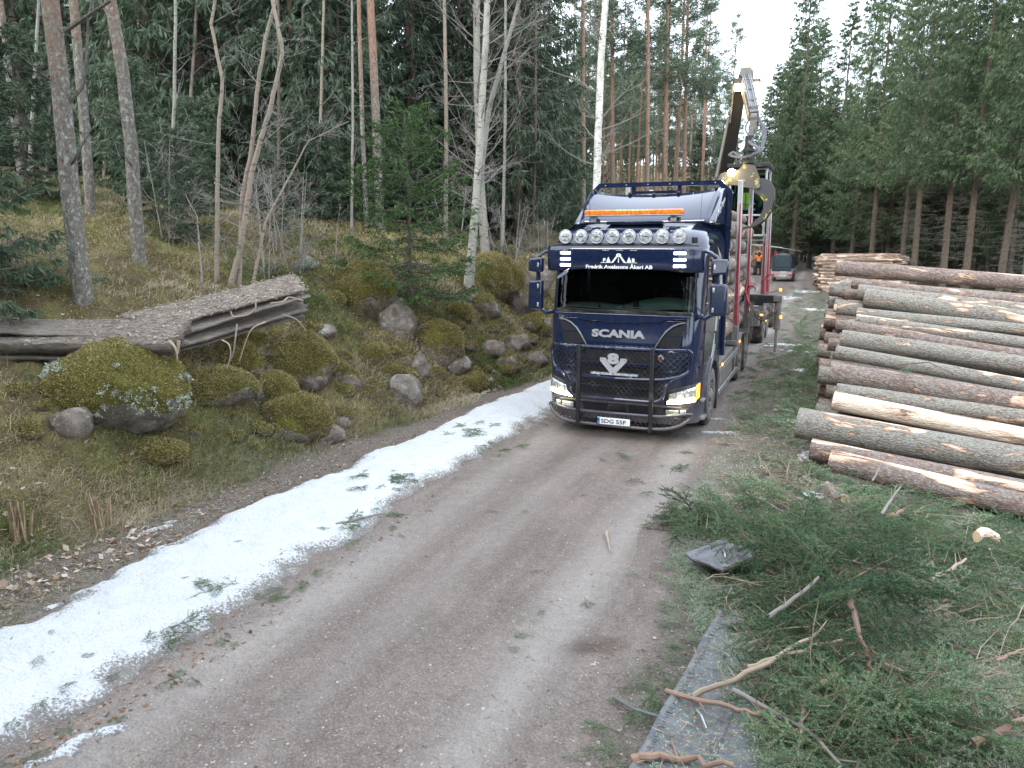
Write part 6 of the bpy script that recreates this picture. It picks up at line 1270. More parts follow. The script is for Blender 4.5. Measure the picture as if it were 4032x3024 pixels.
blades('straw_tufts', x, y, r.uniform(.18, .45, n), r.uniform(.004, .007, n), ML_grass, r.uniform(.5, 3., n), np.clip(r.random(n)*.5+.5, 0, 1), r)
x, y = clumps(2600, 36, r, lambda x, y, u: np.clip(-.1+3*fbm(x*.7+9, y*.7, 98), 0, 1), umax=8); n = len(x)
D = unit(r.normal(size=(n, 3))+np.array([0, 0, .3])); V = kites(on(x, y)+np.stack([0*x, 0*x, r.uniform(.0, .14, n)], 1), D, r.uniform(.012, .03, n), r.uniform(.01, .02, n), r.normal(size=(n, 3)), .5)
tag(mesh_np('bilberry_shrubs', V, qf(n), ML_green, None, {'rnd': np.repeat(r.random(n), 4)}, False), kind='stuff')
x, y = clumps(1500, 12, r, lambda x, y, u: np.clip(.3+1.5*fbm(x*.6+3, y*.6, 101), 0, 1), umin=-.1, umax=12, y1=16); n = len(x)
blades('heather_twigs', x, y, r.uniform(.08, .30, n), r.uniform(.004, .008, n)*np.clip((y+12)/8, .8, 2.4), ML_bark, r.uniform(.2, 2., n), r.random(n)*.8, r)
x, y, u = bank(9000, r, -1.1, 4.5); n = len(x); D = unit(r.normal(size=(n, 3))*np.array([1, 1, .3])); near_ = np.clip(1.6-(y+10)/14, .8, 1.6)
V = kites(on(x, y, .012), D, r.uniform(.02, .055, n)*near_, r.uniform(.015, .04, n)*near_, r.normal(size=(n, 3))*.4+np.array([0, 0, 1]), .5)
tag(mesh_np('dead_leaves', V, qf(n), ML_leaf, None, {'rnd': np.repeat(r.random(n), 4)}, False), kind='stuff')
# withered stuff over the dirt shoulder: needles, straw
def litter(name, poly, n, mat, L, w, r, z=.006, up=.12, rn=(0, 1), zf=None):
    P = ground_pts(poly, n, r, z)
    if zf is not None: P[:, 2] += zf(P[:, 0], P[:, 1])
    D = unit(r.normal(size=(n, 3))*np.array([1, 1, up])); V = kites(P, D, r.uniform(*L, n), r.uniform(*w, n), r.normal(size=(n, 3))*.3+np.array([0, 0, 1]), .5)
    return tag(mesh_np(name, V, qf(n), mat, None, {'rnd': np.repeat(r.uniform(*rn, n), 4)}, False), kind='stuff')
sh_poly = [(-100, 1400), (-100, 1150), (300, 1100), (600, 960), (930, 870), (1180, 790), (1190, 810), (930, 930), (640, 1080), (460, 1130), (0, 1370)]
litter('straw_litter', sh_poly, 9000, ML_grass, (.03, .12), (.003, .007), r, .008, .35)
litter('twig_litter', sh_poly, 1200, ML_straw, (.05, .2), (.004, .012), r, .01, .2, (0, .6))
snow_poly = [(0, 1600), (0, 1370), (460, 1130), (930, 930), (1185, 805), (1185, 890), (960, 1030), (700, 1200), (370, 1400)]
szf = lambda X, Y: np.where(strip(X, Y) > 0, .085*np.tanh(strip(X, Y)*1.6)+.008, 0)
litter('twig_litter', snow_poly, 700, ML_straw, (.02, .09), (.003, .010), r, .004, .1, (0, .5), szf)
litter('leaf_litter', snow_poly, 260, ML_leaf, (.015, .045), (.01, .03), r, .004, .2, (0, .6), szf)
litter('twig_litter', road_poly, 1500, ML_straw, (.02, .09), (.003, .008), r, .008, .1, (0, .8)); litter('leaf_litter', road_poly, 420, ML_leaf, (.015, .045), (.01, .025), r, .009, .15)
litter('wood_chips', [(1540, 900), (1700, 960), (1780, 1000), (1740, 1130), (1600, 1110), (1500, 1000)], 420, ML_straw, (.02, .07), (.008, .02), r, .012, .3, (.8, 1.))
litter('wood_chips', [(1600, 780), (1760, 660), (1780, 960), (1560, 950)], 600, ML_straw, (.02, .10), (.008, .02), r, .012, .3, (.7, 1.))
# ------------------------------------------------------------------ cut spruce branches
def spray_template(seed, L=.7, ns=10, dens=430, nl=.021, nw=.0048):
    r = np.random.default_rng(seed); segs = []; P = []; D = []; R = []
    bend = r.normal()*.25; cpt = lambda t: np.array([L*t, bend*L*t*t, .10*L*math.sin(t*2.2)-.1*L*t*t])
    segs.append([cpt(t) for t in np.linspace(0, 1, 7)])
    for i in range(ns):
        t = .15+.8*i/ns; b = cpt(t); s = 1 if i % 2 else -1; l = L*.60*(1.12-t)*r.uniform(.7, 1.2); d = unit(np.array([.75, s*r.uniform(.6, 1.), r.normal()*.2]))
        q = [b+d*l*k+np.array([0, 0, -.12*l*k*k]) for k in (0, .5, 1)]; segs.append(q)
        if l > .14:
            for s2 in (1, -1):
                b2 = q[1]; d2 = unit(d+s2*np.array([-d[1], d[0], 0])*.8+r.normal(0, .1, 3)); segs.append([b2, b2+d2*l*.22, b2+d2*l*.42])
    mb = MB()
    for j, q in enumerate(segs): mb.tube([tuple(x) for x in q], [(.0055 if j == 0 else .0022)*(1-.6*k/len(q)) for k in range(len(q))], 3, False)
    SV, SF = np.array(mb.v), np.array(mb.f)
    for q in segs:
        for a, b in zip(q[:-1], q[1:]):
            l = np.linalg.norm(b-a); n = max(3, int(l*dens)); s = r.random(n)[:, None]; ax = unit(b-a); P.append(a+(b-a)*s); w = unit(np.cross(ax, r.normal(size=(n, 3)))); D.append(unit(ax*.75+w*.8+np.array([0, 0, .15]))); R.append(r.random(n))
    P = np.concatenate(P); D = np.concatenate(D); n = len(P); V = kites(P, D, r.uniform(nl*.7, nl*1.2, n), np.full(n, nw), r.normal(size=(n, 3)))
    return V, np.repeat(np.concatenate(R), 4), SV, SF
TP = [spray_template(s) for s in (1, 2, 3, 4)]; TPF = [spray_template(s, dens=80, nl=.036, nw=.014) for s in (5, 6, 7)]
def rotm(a, b, c):
    ca, sa, cb, sb, cc_, sc2 = math.cos(a), math.sin(a), math.cos(b), math.sin(b), math.cos(c), math.sin(c)
    return np.array([[ca, -sa, 0], [sa, ca, 0], [0, 0, 1]])@np.array([[cb, 0, -sb], [0, 1, 0], [sb, 0, cb]])@np.array([[1, 0, 0], [0, cc_, -sc2], [0, sc2, cc_]])
def sprays(name, P, tp, r, sc=(.6, 1.3), up=.25, rs=0., az=None, roll=.35):
    VV = []; RR = []; SS = []; FF = []; o = 0
    for i, p in enumerate(P):
        V, R, SV, SF = tp[int(r.integers(len(tp)))]; s = r.uniform(*sc); a = r.uniform(0, 6.28) if az is None else az[i]; M = rotm(a, r.normal()*up+.08, r.normal()*roll)*s
        sh_ = rs[i] if hasattr(rs, '__len__') else rs
        VV.append(V@M.T+p); RR.append(np.clip(R*.6+.15+sh_+r.normal()*.10, 0, 1)); SS.append(SV@M.T+p); FF.append(SF+o); o += len(SV)
    V = np.concatenate(VV); q = mesh_np(name, V, qf(len(V)//4), ML_slash, None, {'rnd': np.concatenate(RR)}, False); tag(q, kind='stuff')
    S = np.concatenate(SS); tag(mesh_np('slash_twigs', S, np.concatenate(FF), ML_bark, None, {'rnd': np.repeat(np.random.default_rng(3).random(len(S)//3+1), 3)[:len(S)]}, False), kind='stuff')
rs_ = np.random.default_rng(31)
def region(poly, n, zmax, tp, sc, up=.25, dust=.0, name='cut_spruce_branches'):
    P = ground_pts(poly, n, rs_); P[:, 2] += rs_.uniform(.01, 1, n)**1.5*zmax; d = dust+.9*fbm(P[:, 0]*1.1, P[:, 1]*1.1, 99); sprays(name, P, tp, rs_, sc, up, d)
region([(1620, 1150), (1740, 1130), (1860, 1240), (1900, 1340), (1880, 1460), (1780, 1500), (1690, 1440), (1650, 1330), (1610, 1240)], 130, .31, TP, (.6, 1.15), .34, -.30)
region([(1480, 1110), (1620, 1090), (1640, 1170), (1520, 1200), (1460, 1160)], 55, .18, TP, (.5, .95), .24, -.18)
region([(1740, 1520), (1900, 1460), (2050, 1590), (2150, 1700), (1780, 1700), (1710, 1600)], 95, .24, TP, (.5, 1.0), .28, -.15)
region([(1880, 1120), (2260, 1190), (2260, 1270), (2000, 1260), (1850, 1220), (1790, 1150)], 95, .20, TP, (.5, .95), .26, -.2)
region([(1780, 1120), (1850, 1090), (1950, 1130), (1880, 1170)], 22, .08, TP, (.4, .8), .2, -.1)
region([(1970, 1260), (2260, 1270), (2260, 1400), (2080, 1390), (1980, 1330)], 45, .10, TP, (.5, 1.0), .2, .0)
region([(1880, 1330), (2080, 1400), (2260, 1420), (2260, 1520), (2000, 1560), (1890, 1450)], 40, .02, TP, (.35, .7), .06, .45)
region([(1700, 1160), (1900, 1200), (1990, 1300), (1900, 1330), (1800, 1230)], 34, .02, TP, (.35, .7), .06, .48)
region([(2080, 1500), (2260, 1450), (2260, 1700), (2150, 1660)], 26, .06, TP, (.45, .9), .12, .15)
region([(1600, 1050), (1760, 960), (1860, 1060), (1760, 1110), (1560, 1100)], 45, .04, TPF, (.35, .7), .12, .15)
region([(1640, 1120), (1860, 1130), (2260, 1230), (2260, 1690), (1900, 1690), (1900, 1450), (1720, 1200)], 120, .03, TP, (.35, .7), .05, .42)
region([(1760, 1010), (1850, 1010), (2000, 1060), (2260, 1100), (2260, 1210), (1900, 1140)], 95, .08, TP, (.5, .9), .2, -.1)
region([(1430, 1200), (1530, 1230), (1560, 1300), (1490, 1420), (1450, 1300)], 45, .03, TP, (.25, .5), .1, .3)
region([(1600, 800), (1720, 690), (1780, 700), (1800, 850), (1740, 960), (1560, 930), (1590, 850)], 190, .08, TPF, (.35, .8), .15, .08)
region([(1720, 700), (1765, 690), (1790, 800), (1740, 930), (1700, 860)], 90, .22, TPF, (.5, .9), .3, -.05)
region([(1670, 690), (1700, 630), (1790, 640), (1790, 680), (1720, 700)], 80, .06, TPF, (.4, .9), .15, .1)
region([(1330, 1500), (1480, 1380), (1400, 1660), (1250, 1690)], 36, .02, TP, (.15, .4), .1, .1)
region([(1340, 940), (1500, 980), (1450, 1150), (1330, 1080)], 14, .02, TP, (.2, .45), .1, .0)
# twigs lying on the snow strip and road
P = ground_pts(snow_poly, 44, rs_); P[:, 2] += szf(P[:, 0], P[:, 1])+.01; sprays('fallen_spruce_twigs', P, TP, rs_, (.08, .25), .05, -.1, None, .1)
for (a, b, n, w2) in [(1000, 945, 16, 60), (860, 1050, 12, 60), (750, 1155, 5, 25), (470, 1290, 7, 40), (760, 1060, 6, 70), (400, 1370, 5, 50), (1060, 970, 8, 40)]:
    P = np.array([G(a+rs_.normal()*w2*.5, b+rs_.normal()*w2*.14) for i in range(n)]); P[:, 2] = hgt(P[:, 0], P[:, 1])+szf(P[:, 0], P[:, 1])+.012; sprays('fallen_spruce_twigs', P, TP, rs_, (.18, .5), .06, -.1, None, .1)
edge_poly = [(0, 1640), (370, 1420), (700, 1215), (960, 1045), (1190, 900), (1190, 925), (960, 1070), (720, 1250), (400, 1470), (0, 1700)]
P = ground_pts(edge_poly, 34, rs_, .01); sprays('fallen_spruce_twigs', P, TP, rs_, (.1, .35), .05, .0, None, .1); litter('leaf_litter', edge_poly, 260, ML_leaf, (.02, .06), (.012, .035), r, .01, .25, (0, .8))
P = ground_pts([(1300, 930), (1700, 1000), (1500, 1300), (1200, 1500), (900, 1250), (1150, 1000)], 16, rs_, .01); sprays('fallen_spruce_twigs', P, TP, rs_, (.08, .3), .04, .1, None, .1)
for poly, n in (([(1500, 1100), (2212, 1100), (2260, 1690), (1650, 1690), (1560, 1300)], 300), ([(1590, 820), (1760, 660), (1790, 950), (1700, 1080), (1520, 960)], 700)):
    litter('twig_litter', poly, n, ML_straw, (.06, .35), (.004, .011), rs_, .03, .35, (0, .8), lambda X, Y: rs_.uniform(0, .10, len(X)))
def twigs(name, poly, n, L, rad, zmax, r):
    P = ground_pts(poly, n, r, .01); mb = MB()
    for p in P:
        p = p+np.array([0, 0, r.uniform(.03, 1)*zmax]); d = unit(r.normal(size=3)*np.array([1, 1, .22])); l = r.uniform(*L); k = unit(d+r.normal(0, .25, 3)); R_ = r.uniform(*rad)
        q = [p, p+d*l*.35, p+d*l*.35+k*l*.35, p+d*l*.35+k*l*.35+unit(k+r.normal(0, .2, 3))*l*.3]; mb.tube([tuple(x) for x in q], [R_, R_*.85, R_*.6, R_*.25], 4, False)
        if l > .25: mb.tube([tuple(q[1]), tuple(q[1]+unit(d+r.normal(0, .6, 3))*l*.3)], [R_*.5, R_*.2], 3, False)
    V = np.array(mb.v); tag(mesh_np(name, V, np.array(mb.f), ML_straw, None, {'rnd': np.clip(.45+1.6*fbm(V[:, 0]*3, V[:, 1]*3, 7), 0, .85)}, False), kind='stuff')
twigs('bare_twigs', [(1480, 1120), (1700, 1060), (2240, 1120), (2260, 1690), (1680, 1690), (1560, 1300)], 620, (.12, .6), (.002, .006), .22, rs_)
twigs('bare_twigs', [(1590, 820), (1760, 660), (1790, 950), (1700, 1080), (1520, 960)], 160, (.12, .6), (.003, .007), .08, rs_)
twigs('bare_twigs', [(1560, 1060), (1700, 1010), (1790, 1100), (1700, 1130), (1600, 1110)], 130, (.2, .9), (.003, .008), .08, rs_)
# dusty crushed needles
litter('crushed_needles', [(1480, 1080), (2260, 1080), (2260, 1700), (1640, 1700), (1500, 1350), (1440, 1200)], 95000, ML_slash, (.018, .055), (.003, .007), rs_, .012, .5, (.35, 1.), lambda X, Y: rs_.uniform(0, .03, len(X)))
litter('crushed_needles', [(1590, 800), (1770, 640), (1790, 960), (1760, 1090), (1480, 1080), (1560, 930)], 15000, ML_slash, (.02, .06), (.005, .012), rs_, .012, .5, (.2, .9))
# single sticks
M_stick = {'pale': simple('pale_bare_wood', (.42, .33, .24), .8, var=.45, scale=14), 'brown': simple('brown_branch_bark', (.20, .13, .10), .9, var=.5, scale=14), 'grey': simple('grey_branch_bark', (.27, .24, .22), .9, var=.4, scale=14), 'red': simple('reddish_peeled_branch', (.34, .22, .16), .85, var=.5, scale=12)}
def stick(pix, z, rad, mt, lab, name='stick', cat='branch', stubs=3, seed=0):
    r = np.random.default_rng(seed+50); P = []
    for i, (a, b) in enumerate(pix):
        zz = z[i] if isinstance(z, (list, tuple)) else z; q = G(a, b, zz+(.12 if rad > .013 and a > 1560 and b > 1100 else 0)); q[2] = max(q[2], float(hgt(q[0], q[1]))+rad*.7); P.append(q)
    o = P[0]; L = [p-o for p in P]; out = []
    out = [np.array(q)+r.normal(0, rad*.3, 3) for q in cr(L, 6)]; n = len(out); mb = MB().tube([tuple(q) for q in out], [rad*(1-.55*i/n)*r.uniform(.9, 1.1) for i in range(n)], 8)
    ob = mb.build(name, M_stick[mt]); ob.location = o; tag(ob, lab, cat)
    if stubs:
        sb = MB()
        for k in range(stubs*2): j = int(r.integers(1, n)); d = unit(r.normal(size=3)+np.array([0, 0, .7])); sb.tube([tuple(out[j]), tuple(out[j]+d*r.uniform(.03, .16))], [rad*.35, rad*.12], 4)
        sb.build('twig_stubs', M_stick[mt], ob)
SK = [([(1497, 1504), (1640, 1440), (1770, 1364)], [.08, .22, .30], .021, 'pale', 'long pale bare branch crossing the spruce pile, rising from the rubber mat', 'upper'), ([(1616, 1441), (1720, 1408), (1819, 1380)], [.16, .25, .28], .017, 'pale', 'thin yellowish branch right below the long pale one', ''),
      ([(1661, 1334), (1768, 1251)], [.22, .45], .02, 'grey', 'dark grey broken branch sticking up from the spruce pile', ''), ([(1835, 1295), (1862, 1390), (1895, 1461)], [.35, .32, .18], .024, 'brown', 'brown branch lying down the right side of the spruce pile', ''),
      ([(1740, 1186), (1814, 1239)], [.12, .08], .036, 'brown', 'short thick dark piece of branch above the spruce pile', ''), ([(1808, 1453), (1746, 1502), (1730, 1560), (1725, 1623)], [.25, .15, .1, .08], .022, 'pale', 'curved scaly branch bending down towards the bottom of the photo', ''),
      ([(1584, 1494), (1725, 1567), (1818, 1655)], [.08, .1, .1], .018, 'grey', 'long smooth grey stick running to the bottom edge beside the rubber mat', ''), ([(1438, 1496), (1576, 1526), (1673, 1554)], [.06, .07, .07], .02, 'red', 'frayed strip of bark lying across the rubber mat', ''),
      ([(1369, 1640), (1400, 1632), (1478, 1640), (1584, 1655)], [.08, .1, .08, .07], .03, 'red', 'thick peeled reddish branch at the bottom end of the rubber mat', ''), ([(1770, 1172), (1883, 1170)], [.12, .1], .02, 'grey', 'grey stick lying level between two green heaps', ''),
      ([(2105, 1608), (2230, 1545)], [.1, .2], .028, 'red', 'thick stick at the lower right edge', ''), ([(2011, 1251), (2088, 1208)], [.15, .2], .02, 'pale', 'straight pale stick on the dusty green heap at right', ''), ([(1916, 1115), (1960, 1097)], [.15, .2], .03, 'red', 'short orange-brown branch stub just below the log pile', ''),
      ([(1616, 1397), (1660, 1376)], [.08, .1], .024, 'grey', 'stub of dark wood beside the upper corner of the rubber mat', ''), ([(1905, 1110), (1945, 1050)], [.2, .45], .016, 'grey', 'grey branch sticking up in front of the lowest log', ''), ([(1885, 1040), (1905, 1000)], [.25, .42], .012, 'grey', 'short dead twig standing against the lowest log', ''),
      ([(1630, 1030), (1700, 1070)], [.05, .05], .014, 'grey', 'grey twig left of the sawn-off log piece', ''), ([(1640, 1075), (1700, 1110), (1760, 1130)], [.05, .06, .05], .016, 'grey', 'long grey twig below the sawn-off log piece', ''), ([(1660, 1060), (1720, 1120)], [.04, .05], .014, 'brown', 'dark twig crossing the long grey twig', ''),
      ([(1310, 1150), (1317, 1190)], .02, .014, 'pale', 'bare splinter of wood lying in the middle of the road', ''), ([(1264, 1290), (1272, 1310)], .02, .008, 'grey', 'small curved grey twig on the road above the dark stain', ''), ([(725, 1133), (800, 1115), (830, 1108)], [.1, .1, .09], .018, 'grey', 'flat weathered stick across the right edge of the snow strip', ''), ([(862, 1150), (875, 1160)], .02, .01, 'grey', 'small bent twig on the road right of the snow', ''),
      ([(1545, 955), (1600, 960)], .02, .012, 'pale', 'pale splinter beside the front wheel', ''), ([(1460, 700), (1461, 701)], .0, .001, 'grey', '', ''), ([(800, 870), (860, 905)], 1.0, .012, 'grey', '', ''), ([(700, 640), (735, 560)], 2., .01, 'grey', '', ''),
      ([(2150, 1430), (2212, 1400)], [.12, .15], .014, 'red', 'thin reddish stick near the right edge above the bottom corner', ''), ([(2040, 1480), (2110, 1500)], [.1, .1], .018, 'grey', 'weathered broken stick right of the curved scaly branch', ''), ([(1900, 1430), (1960, 1455)], [.1, .1], .018, 'red', 'orange broken stub at the lower right end of the brown branch', '')]
for i, (pix, z, rad, mt, lab, _) in enumerate(SK):
    if lab: stick(pix, z, rad, mt, lab, stubs=2 if rad > .015 else 0, seed=i)
# sawn-off piece, chunk
a = G(1786, 1050, .10); b = G(1826, 1082, .08); d = b-a; o, _ = make_log('log_piece', float(np.linalg.norm(d)), .065, .06, 160, ML_red, 'short sawn-off log piece lying in front of the near pile', None, 'log piece', n=14, k=8); o.location = a; o.rotation_euler = (1, 0, math.atan2(d[1], d[0]))
a = G(2110, 1160, .15); o, _ = make_log('log_piece', .22, .06, .055, 161, ML_pale, 'pale chunk of split wood on the green heap right of the road', None, 'log piece', n=8, k=4); o.location = a; o.rotation_euler = (.4, .1, .5)
# steel rope
p = [G(1325, 1506, .02), G(1370, 1532, .05), G(1422, 1548, .06)]; ob = MB().tube([tuple(q-p[0]) for q in p], .011, 8).build('steel_rope', simple('steel_rope', (.26, .27, .28), .5, .6, scale=60, bump=1.)); ob.location = p[0]; tag(ob, 'frayed steel rope end sticking out left of the rubber mat', 'rope')
# rubber mats
def mat_rubber():
    m = NM('weathered_rubber'); n = m.noise(6, 6, .7); n2 = m.noise(30, 5, .75); c = m.ramp(n, [(.35, (.065, .075, .09)), (.6, (.14, .155, .18)), (.75, (.24, .225, .205))]); c = m.mix(m.ramp(n2, [(.48, 0.), (.6, .85)]), c, (.20, .17, .145)); m.col(c).set(rough=.75); m.bump(n2, .8, .012); return m.m
M_rub = mat_rubber()
def rmat(c, L, Wd, rot, lab, seed, tilt=(0, 0)):
    """flattened tyre tread: rolled rim along one long side, tread slots, one sheet with thickness"""
    t = thing('rubber_mat', lab, 'rubber mat', c); t.rotation_euler = (tilt[0], tilt[1], rot); r = np.random.default_rng(seed)
    f = lambda u, v: (L*(u-.5), Wd*v+.004*math.sin(u*9+seed), .030*math.exp(-(v*Wd/.06)**2)+.004*math.sin(u*L*2)+.006*math.sin(v*9+seed)+.02)
    o = sheet(f, 40, 24).build('tread_sheet', M_rub, t); modi(o, 'SOLIDIFY', thickness=.028, offset=-1)
    mb = MB()
    for k in range(int(L/.055)): x = -L/2+.03+k*.055; mb.box((x, .055, .060), (.006, .03+.015*math.sin(k*1.7), .004))
    mb.build('tread_slots', M_black, t); MB().box((0, Wd*.55, .034), (L*.98, .004, .006)).build('seam', M_rub, t)
    wr = MB()
    for k in range(int(L/.5)): x = -L/2+.25+k*.5; wr.tube([(x-.05, .2, .03), (x, .22, .09), (x+.05, .26, .10), (x+.08, .30, .04)], .009, 6)
    wr.build('steel_wire', M_alu, t); return t
a, b = G(1553, 1322, .05), G(1455, 1500, .05); d = b-a; m1 = (a+b)/2; rmat((m1[0], m1[1], float(hgt(m1[0], m1[1]))+.02), float(np.linalg.norm(d))*1.02, .62, math.atan2(d[1], d[0]), 'upper one of two joined grey rubber mats beside the road', 1, (.03, 0))
a, b = G(1458, 1497, .05), G(1350, 1680, .05); d = b-a; m1 = (a+b)/2; rmat((m1[0], m1[1], float(hgt(m1[0], m1[1]))+.03), float(np.linalg.norm(d))*1.04, .75, math.atan2(d[1], d[0])+.02, 'lower grey rubber mat reaching the bottom edge of the photo', 2, (.02, 0))
a, b = G(1562, 1190, .06), G(1482, 1217, .06); d = b-a; m1 = (a+b)/2; rmat((m1[0], m1[1], float(hgt(m1[0], m1[1]))+.10), float(np.linalg.norm(d))*1.05, .46, math.atan2(d[1], d[0]), 'small separate piece of rubber mat under the spruce branches', 3, (.08, .05))
litter('mat_litter', [(1553, 1330), (1600, 1345), (1690, 1500), (1690, 1690), (1380, 1690), (1470, 1480)], 1500, ML_slash, (.015, .05), (.003, .008), rs_, .085, .2, (.3, 1.)); litter('mat_litter', [(1553, 1340), (1600, 1355), (1690, 1500), (1690, 1690), (1400, 1690), (1480, 1480)], 420, ML_straw, (.02, .16), (.003, .008), rs_, .09, .15, (0, .8))
# twig on the logs
p = [LP[5]+np.array([1.0, -.25, .25]), LP[5]+np.array([1.4, -.35, .33]), LP[5]+np.array([1.75, -.42, .18])]; ob = MB().tube([tuple(q-p[0]) for q in p], [.012, .009, .005], 6).build('spruce_twig', M_stick['brown']); ob.location = p[0]; tag(ob, 'curved spruce twig lying on the mossy-ended brown log', 'branch')
V, R_, SV, SF = TP[1]; M_ = rotm(-2.2, -.3, .2)*.6; mesh_np('needles', V@M_.T+np.array([.25, 0, .02]), qf(len(V)//4), ML_slash, ob, {'rnd': R_}, False)
# ------------------------------------------------------------------ rotten planks on the bank
M_plank = NM('rotten_grey_wood'); pc = M_plank.co('obj', (.30, 1, 1)); pn_ = M_plank.noise(22, 8, .8, pc, .5); pn2 = M_plank.noise(3, 5, .6)
pcol = M_plank.ramp(pn_, [(.25, (.06, .05, .04)), (.40, (.19, .165, .14)), (.56, (.32, .28, .24)), (.8, (.48, .41, .33))]); pcol = M_plank.mix(M_plank.ramp(pn2, [(.5, 0.), (.7, .5)]), pcol, (.17, .14, .115)); M_plank.col(pcol).set(rough=.9, spec=.15); M_plank.bump(pn_, 1., .07); M_plank = M_plank.m
ML_flake = mat_leaf('bark_flakes', [(0., (.06, .05, .04)), (.5, (.22, .185, .15)), (.85, (.36, .31, .25)), (1., (.52, .44, .34))], 0, .9, 0)
def slab(L, Wd, th, seed, taper=.0, warp=.03):
    r = np.random.default_rng(seed); nu, nv = 60, 14; ph = r.random(6)*6; top = []
    for j in range(nv+1):
        for i in range(nu+1):
            u, v = i/nu, j/nv; e0 = .10*fbm(np.array(v*9+seed), np.array(1.), seed)*2; e1 = .16*float(fbm(np.array(v*7+seed+4), np.array(2.), seed+1))*2
            x = L*(u-.5)+e0*(1-u)+e1*u; w = Wd*(1-taper*u)+.05*float(fbm(np.array(u*8+ph[0]), np.array(3.), seed+2)); y = w*(v-.5); z = warp*math.sin(u*3+ph[1])*math.cos(v*2+ph[2])+.035*float(fbm(np.array(u*3.*L), np.array(v*14.), seed+3, 4))
            top.append((x, y, z))
    bot = [(x, y*.97, z-th*(1+.5*float(fbm(np.array(x*4), np.array(y*4), seed+5)))) for x, y, z in top]; n = len(top); I = lambda i, j: j*(nu+1)+i; F = []
    for j in range(nv):
        for i in range(nu): F += [(I(i, j), I(i+1, j), I(i+1, j+1), I(i, j+1)), (n+I(i, j), n+I(i, j+1), n+I(i+1, j+1), n+I(i+1, j))]
    for i in range(nu): F += [(I(i, 0), n+I(i, 0), n+I(i+1, 0), I(i+1, 0)), (I(i, nv), I(i+1, nv), n+I(i+1, nv), n+I(i, nv))]
    for j in range(nv): F += [(I(0, j), I(0, j+1), n+I(0, j+1), n+I(0, j)), (I(nu, j), n+I(nu, j), n+I(nu, j+1), I(nu, j+1))]
    return top+bot, F
def slab_thing(lab, p0, p1, layers, seed):
    p0, p1 = np.array(p0), np.array(p1); d = p1-p0; L = float(np.linalg.norm(d)); t = thing('rotten_plank', lab, 'plank', tuple((p0+p1)/2)); t.rotation_euler = (layers[0][4], -math.asin(d[2]/L), math.atan2(d[1], d[0]))
    for i, (wd, th, dy, dz, _, rx) in enumerate(layers):
        V, F = slab(L*(1-.03*i), wd, th, seed+i, .12, .03+.01*i); o = mesh_np('wood_layer', V, F, M_plank, t, smooth=True); o.location = (0, dy, dz); o.rotation_euler = (rx, .015*i, .02*i)
        if i == 0:
            r = np.random.default_rng(seed+9); N = 1500; p = np.array(V[:61*15])[r.integers(0, 61*15, N)]+r.normal(0, .02, (N, 3))*np.array([1, 1, .15])+np.array([0, 0, .008])
            mesh_np('bark_flakes', kites(p, unit(r.normal(size=(N, 3))*np.array([1, .5, .12])), r.uniform(.02, .09, N), r.uniform(.006, .022, N), r.normal(size=(N, 3))*.3+np.array([0, 0, 1])), qf(N), ML_flake, o, {'rnd': np.repeat(r.random(N), 4)}, False)
    return t
h1 = 0
slab_thing('rotten grey plank slab lying flat on the large mossy boulder, reaching the left edge', A(-60, 712, 9.9), A(385, 722, 9.75), [(.84, .15, 0, .02, .30, 0), (.78, .05, -.03, -.16, 0, .03), (.5, .03, .05, .045, 0, .02)], 301)
slab_thing('stack of rotten warped planks sloping up to the right behind the flat slab', A(300, 725, 10.4), A(655, 632, 12.2), [(.62, .035, .12, .14, .42, .0), (.50, .03, -.06, .02, 0, -.16), (.58, .04, -.10, -.10, 0, -.06), (.5, .03, -.10, -.19, 0, .08)], 311)
# splinters and roots hanging from the planks
def px_tube(name, pix, Z, r0, r1, mat, lab, cat):
    P = [A(a, b, Z+dz) for a, b, dz in pix]; o = P[0]; out = []
    out = [np.array(q)-o for q in cr(P)]; n = len(out); ob = MB().tube([tuple(q) for q in out], [r0+(r1-r0)*i/n for i in range(n)], 7).build(name, mat); ob.location = o; return tag(ob, lab, cat)
px_tube('root', [(548, 640, 0), (552, 665, 0), (535, 680, 0), (505, 684, 0), (498, 672, 0)], 10.9, .014, .010, M_stick['pale'], 'pale looped root hanging over the raised plank stack', 'root')
px_tube('root', [(480, 735, 0), (495, 745, -.1), (498, 770, -.1), (490, 795, -.1)], 10.2, .012, .007, M_stick['pale'], 'pale root curving down below the middle of the planks', 'root')
px_tube('root', [(512, 700, 0), (508, 735, -.1), (503, 765, -.1), (488, 795, -.1)], 10.2, .012, .007, M_stick['grey'], 'straighter pale root just right of the curving one', 'root')
px_tube('root', [(575, 695, 0), (545, 710, -.1), (530, 740, -.1), (517, 782, -.1)], 10.4, .010, .006, M_stick['pale'], 'thin light root hanging from the right part of the planks', 'root')
px_tube('root', [(610, 680, 0), (640, 690, -.1), (662, 715, -.1)], 11, .012, .005, M_stick['grey'], 'root stub arching down at the right end of the planks', 'root')
px_tube('root', [(585, 655, 0), (610, 652, -.1), (625, 642, 0), (655, 650, 0)], 11.3, .012, .008, M_stick['pale'], 'pale root lying along the raised end of the planks', 'root')
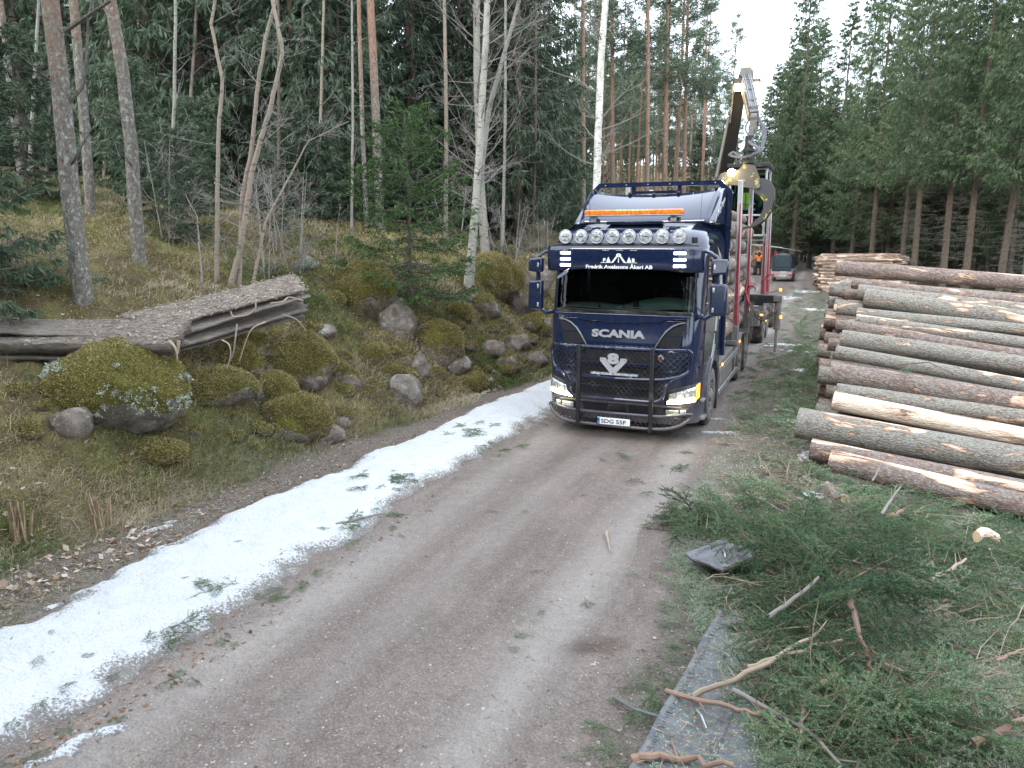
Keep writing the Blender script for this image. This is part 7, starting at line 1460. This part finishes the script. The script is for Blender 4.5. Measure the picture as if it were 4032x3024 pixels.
for pix, Z, lab in (([(360, 732, 0), (378, 752, -.05), (383, 778, -.05)], 9.55, 'long sharp splinter hanging at the broken end of the flat slab'), ([(318, 748, 0), (325, 760, -.02), (330, 774, -.02)], 9.5, 'short pale splinter hanging under the flat slab'), ([(385, 735, 0), (384, 765, -.02)], 9.6, 'thin splinter beside the long sharp one')):
    px_tube('splinter', pix, Z, .03, .006, M_stick['pale'], lab, 'splinter')
# rotten stumps at the lower left
def stump(a, b, w, h, lab, seed):
    P = T(a, b); k = Zof(P)/1617; t = thing('rotten_stump', lab, 'stump', tuple(P)); r = np.random.default_rng(seed)
    for i in range(15):
        an = r.uniform(0, 6.28); q = np.array([math.cos(an), math.sin(an), 0])*w*k*.3*r.random(); l = h*k*r.uniform(.5, 1.1); e = q*1.6+np.array([r.normal()*.04, r.normal()*.04, l]); wd = r.uniform(.02, .05)
        MB().hexa([tuple(q+np.array(v)) for v in ((-wd, -.01, -.1), (wd, -.01, -.1), (wd, .012, -.1), (-wd, .012, -.1))]+[tuple(e+np.array(v)) for v in ((-wd*.5, -.004, 0), (wd*.5, -.004, .02), (wd*.5, .006, .02), (-wd*.5, .006, 0))]).build('rotten_splinter', M_stump, t)
M_stump = simple('rotten_pale_wood', (.42, .31, .19), .9, var=.5, scale=16, dirt=(.13, .10, .07), bump=.5)
stump(225, 1150, 130, 70, 'crumbling pale rotten stump at the foot of the bank', 5); stump(40, 1160, 70, 90, 'upright rotten stump remains at the lower left edge', 6)
x = []; g = np.random.default_rng(77)
P = ground_pts([(-40, 1220), (0, 1130), (300, 1120), (350, 1180), (200, 1240), (-40, 1300)], 210, g, .02); n = len(P)
for i in range(n): x.append(P[i])
D = unit(g.normal(size=(n, 3))*np.array([1, 1, .4])); V = kites(P, D, g.uniform(.05, .11, n), g.uniform(.03, .07, n), g.normal(size=(n, 3))*.5+np.array([0, 0, 1]), .5)
tag(mesh_np('oak_leaves', V, qf(n), mat_leaf('pale_oak_leaves', [(0., (.30, .20, .13)), (.6, (.50, .42, .35)), (1., (.66, .60, .55))], .2, .7, 0), None, {'rnd': np.repeat(g.random(n), 4)}, False), kind='stuff')
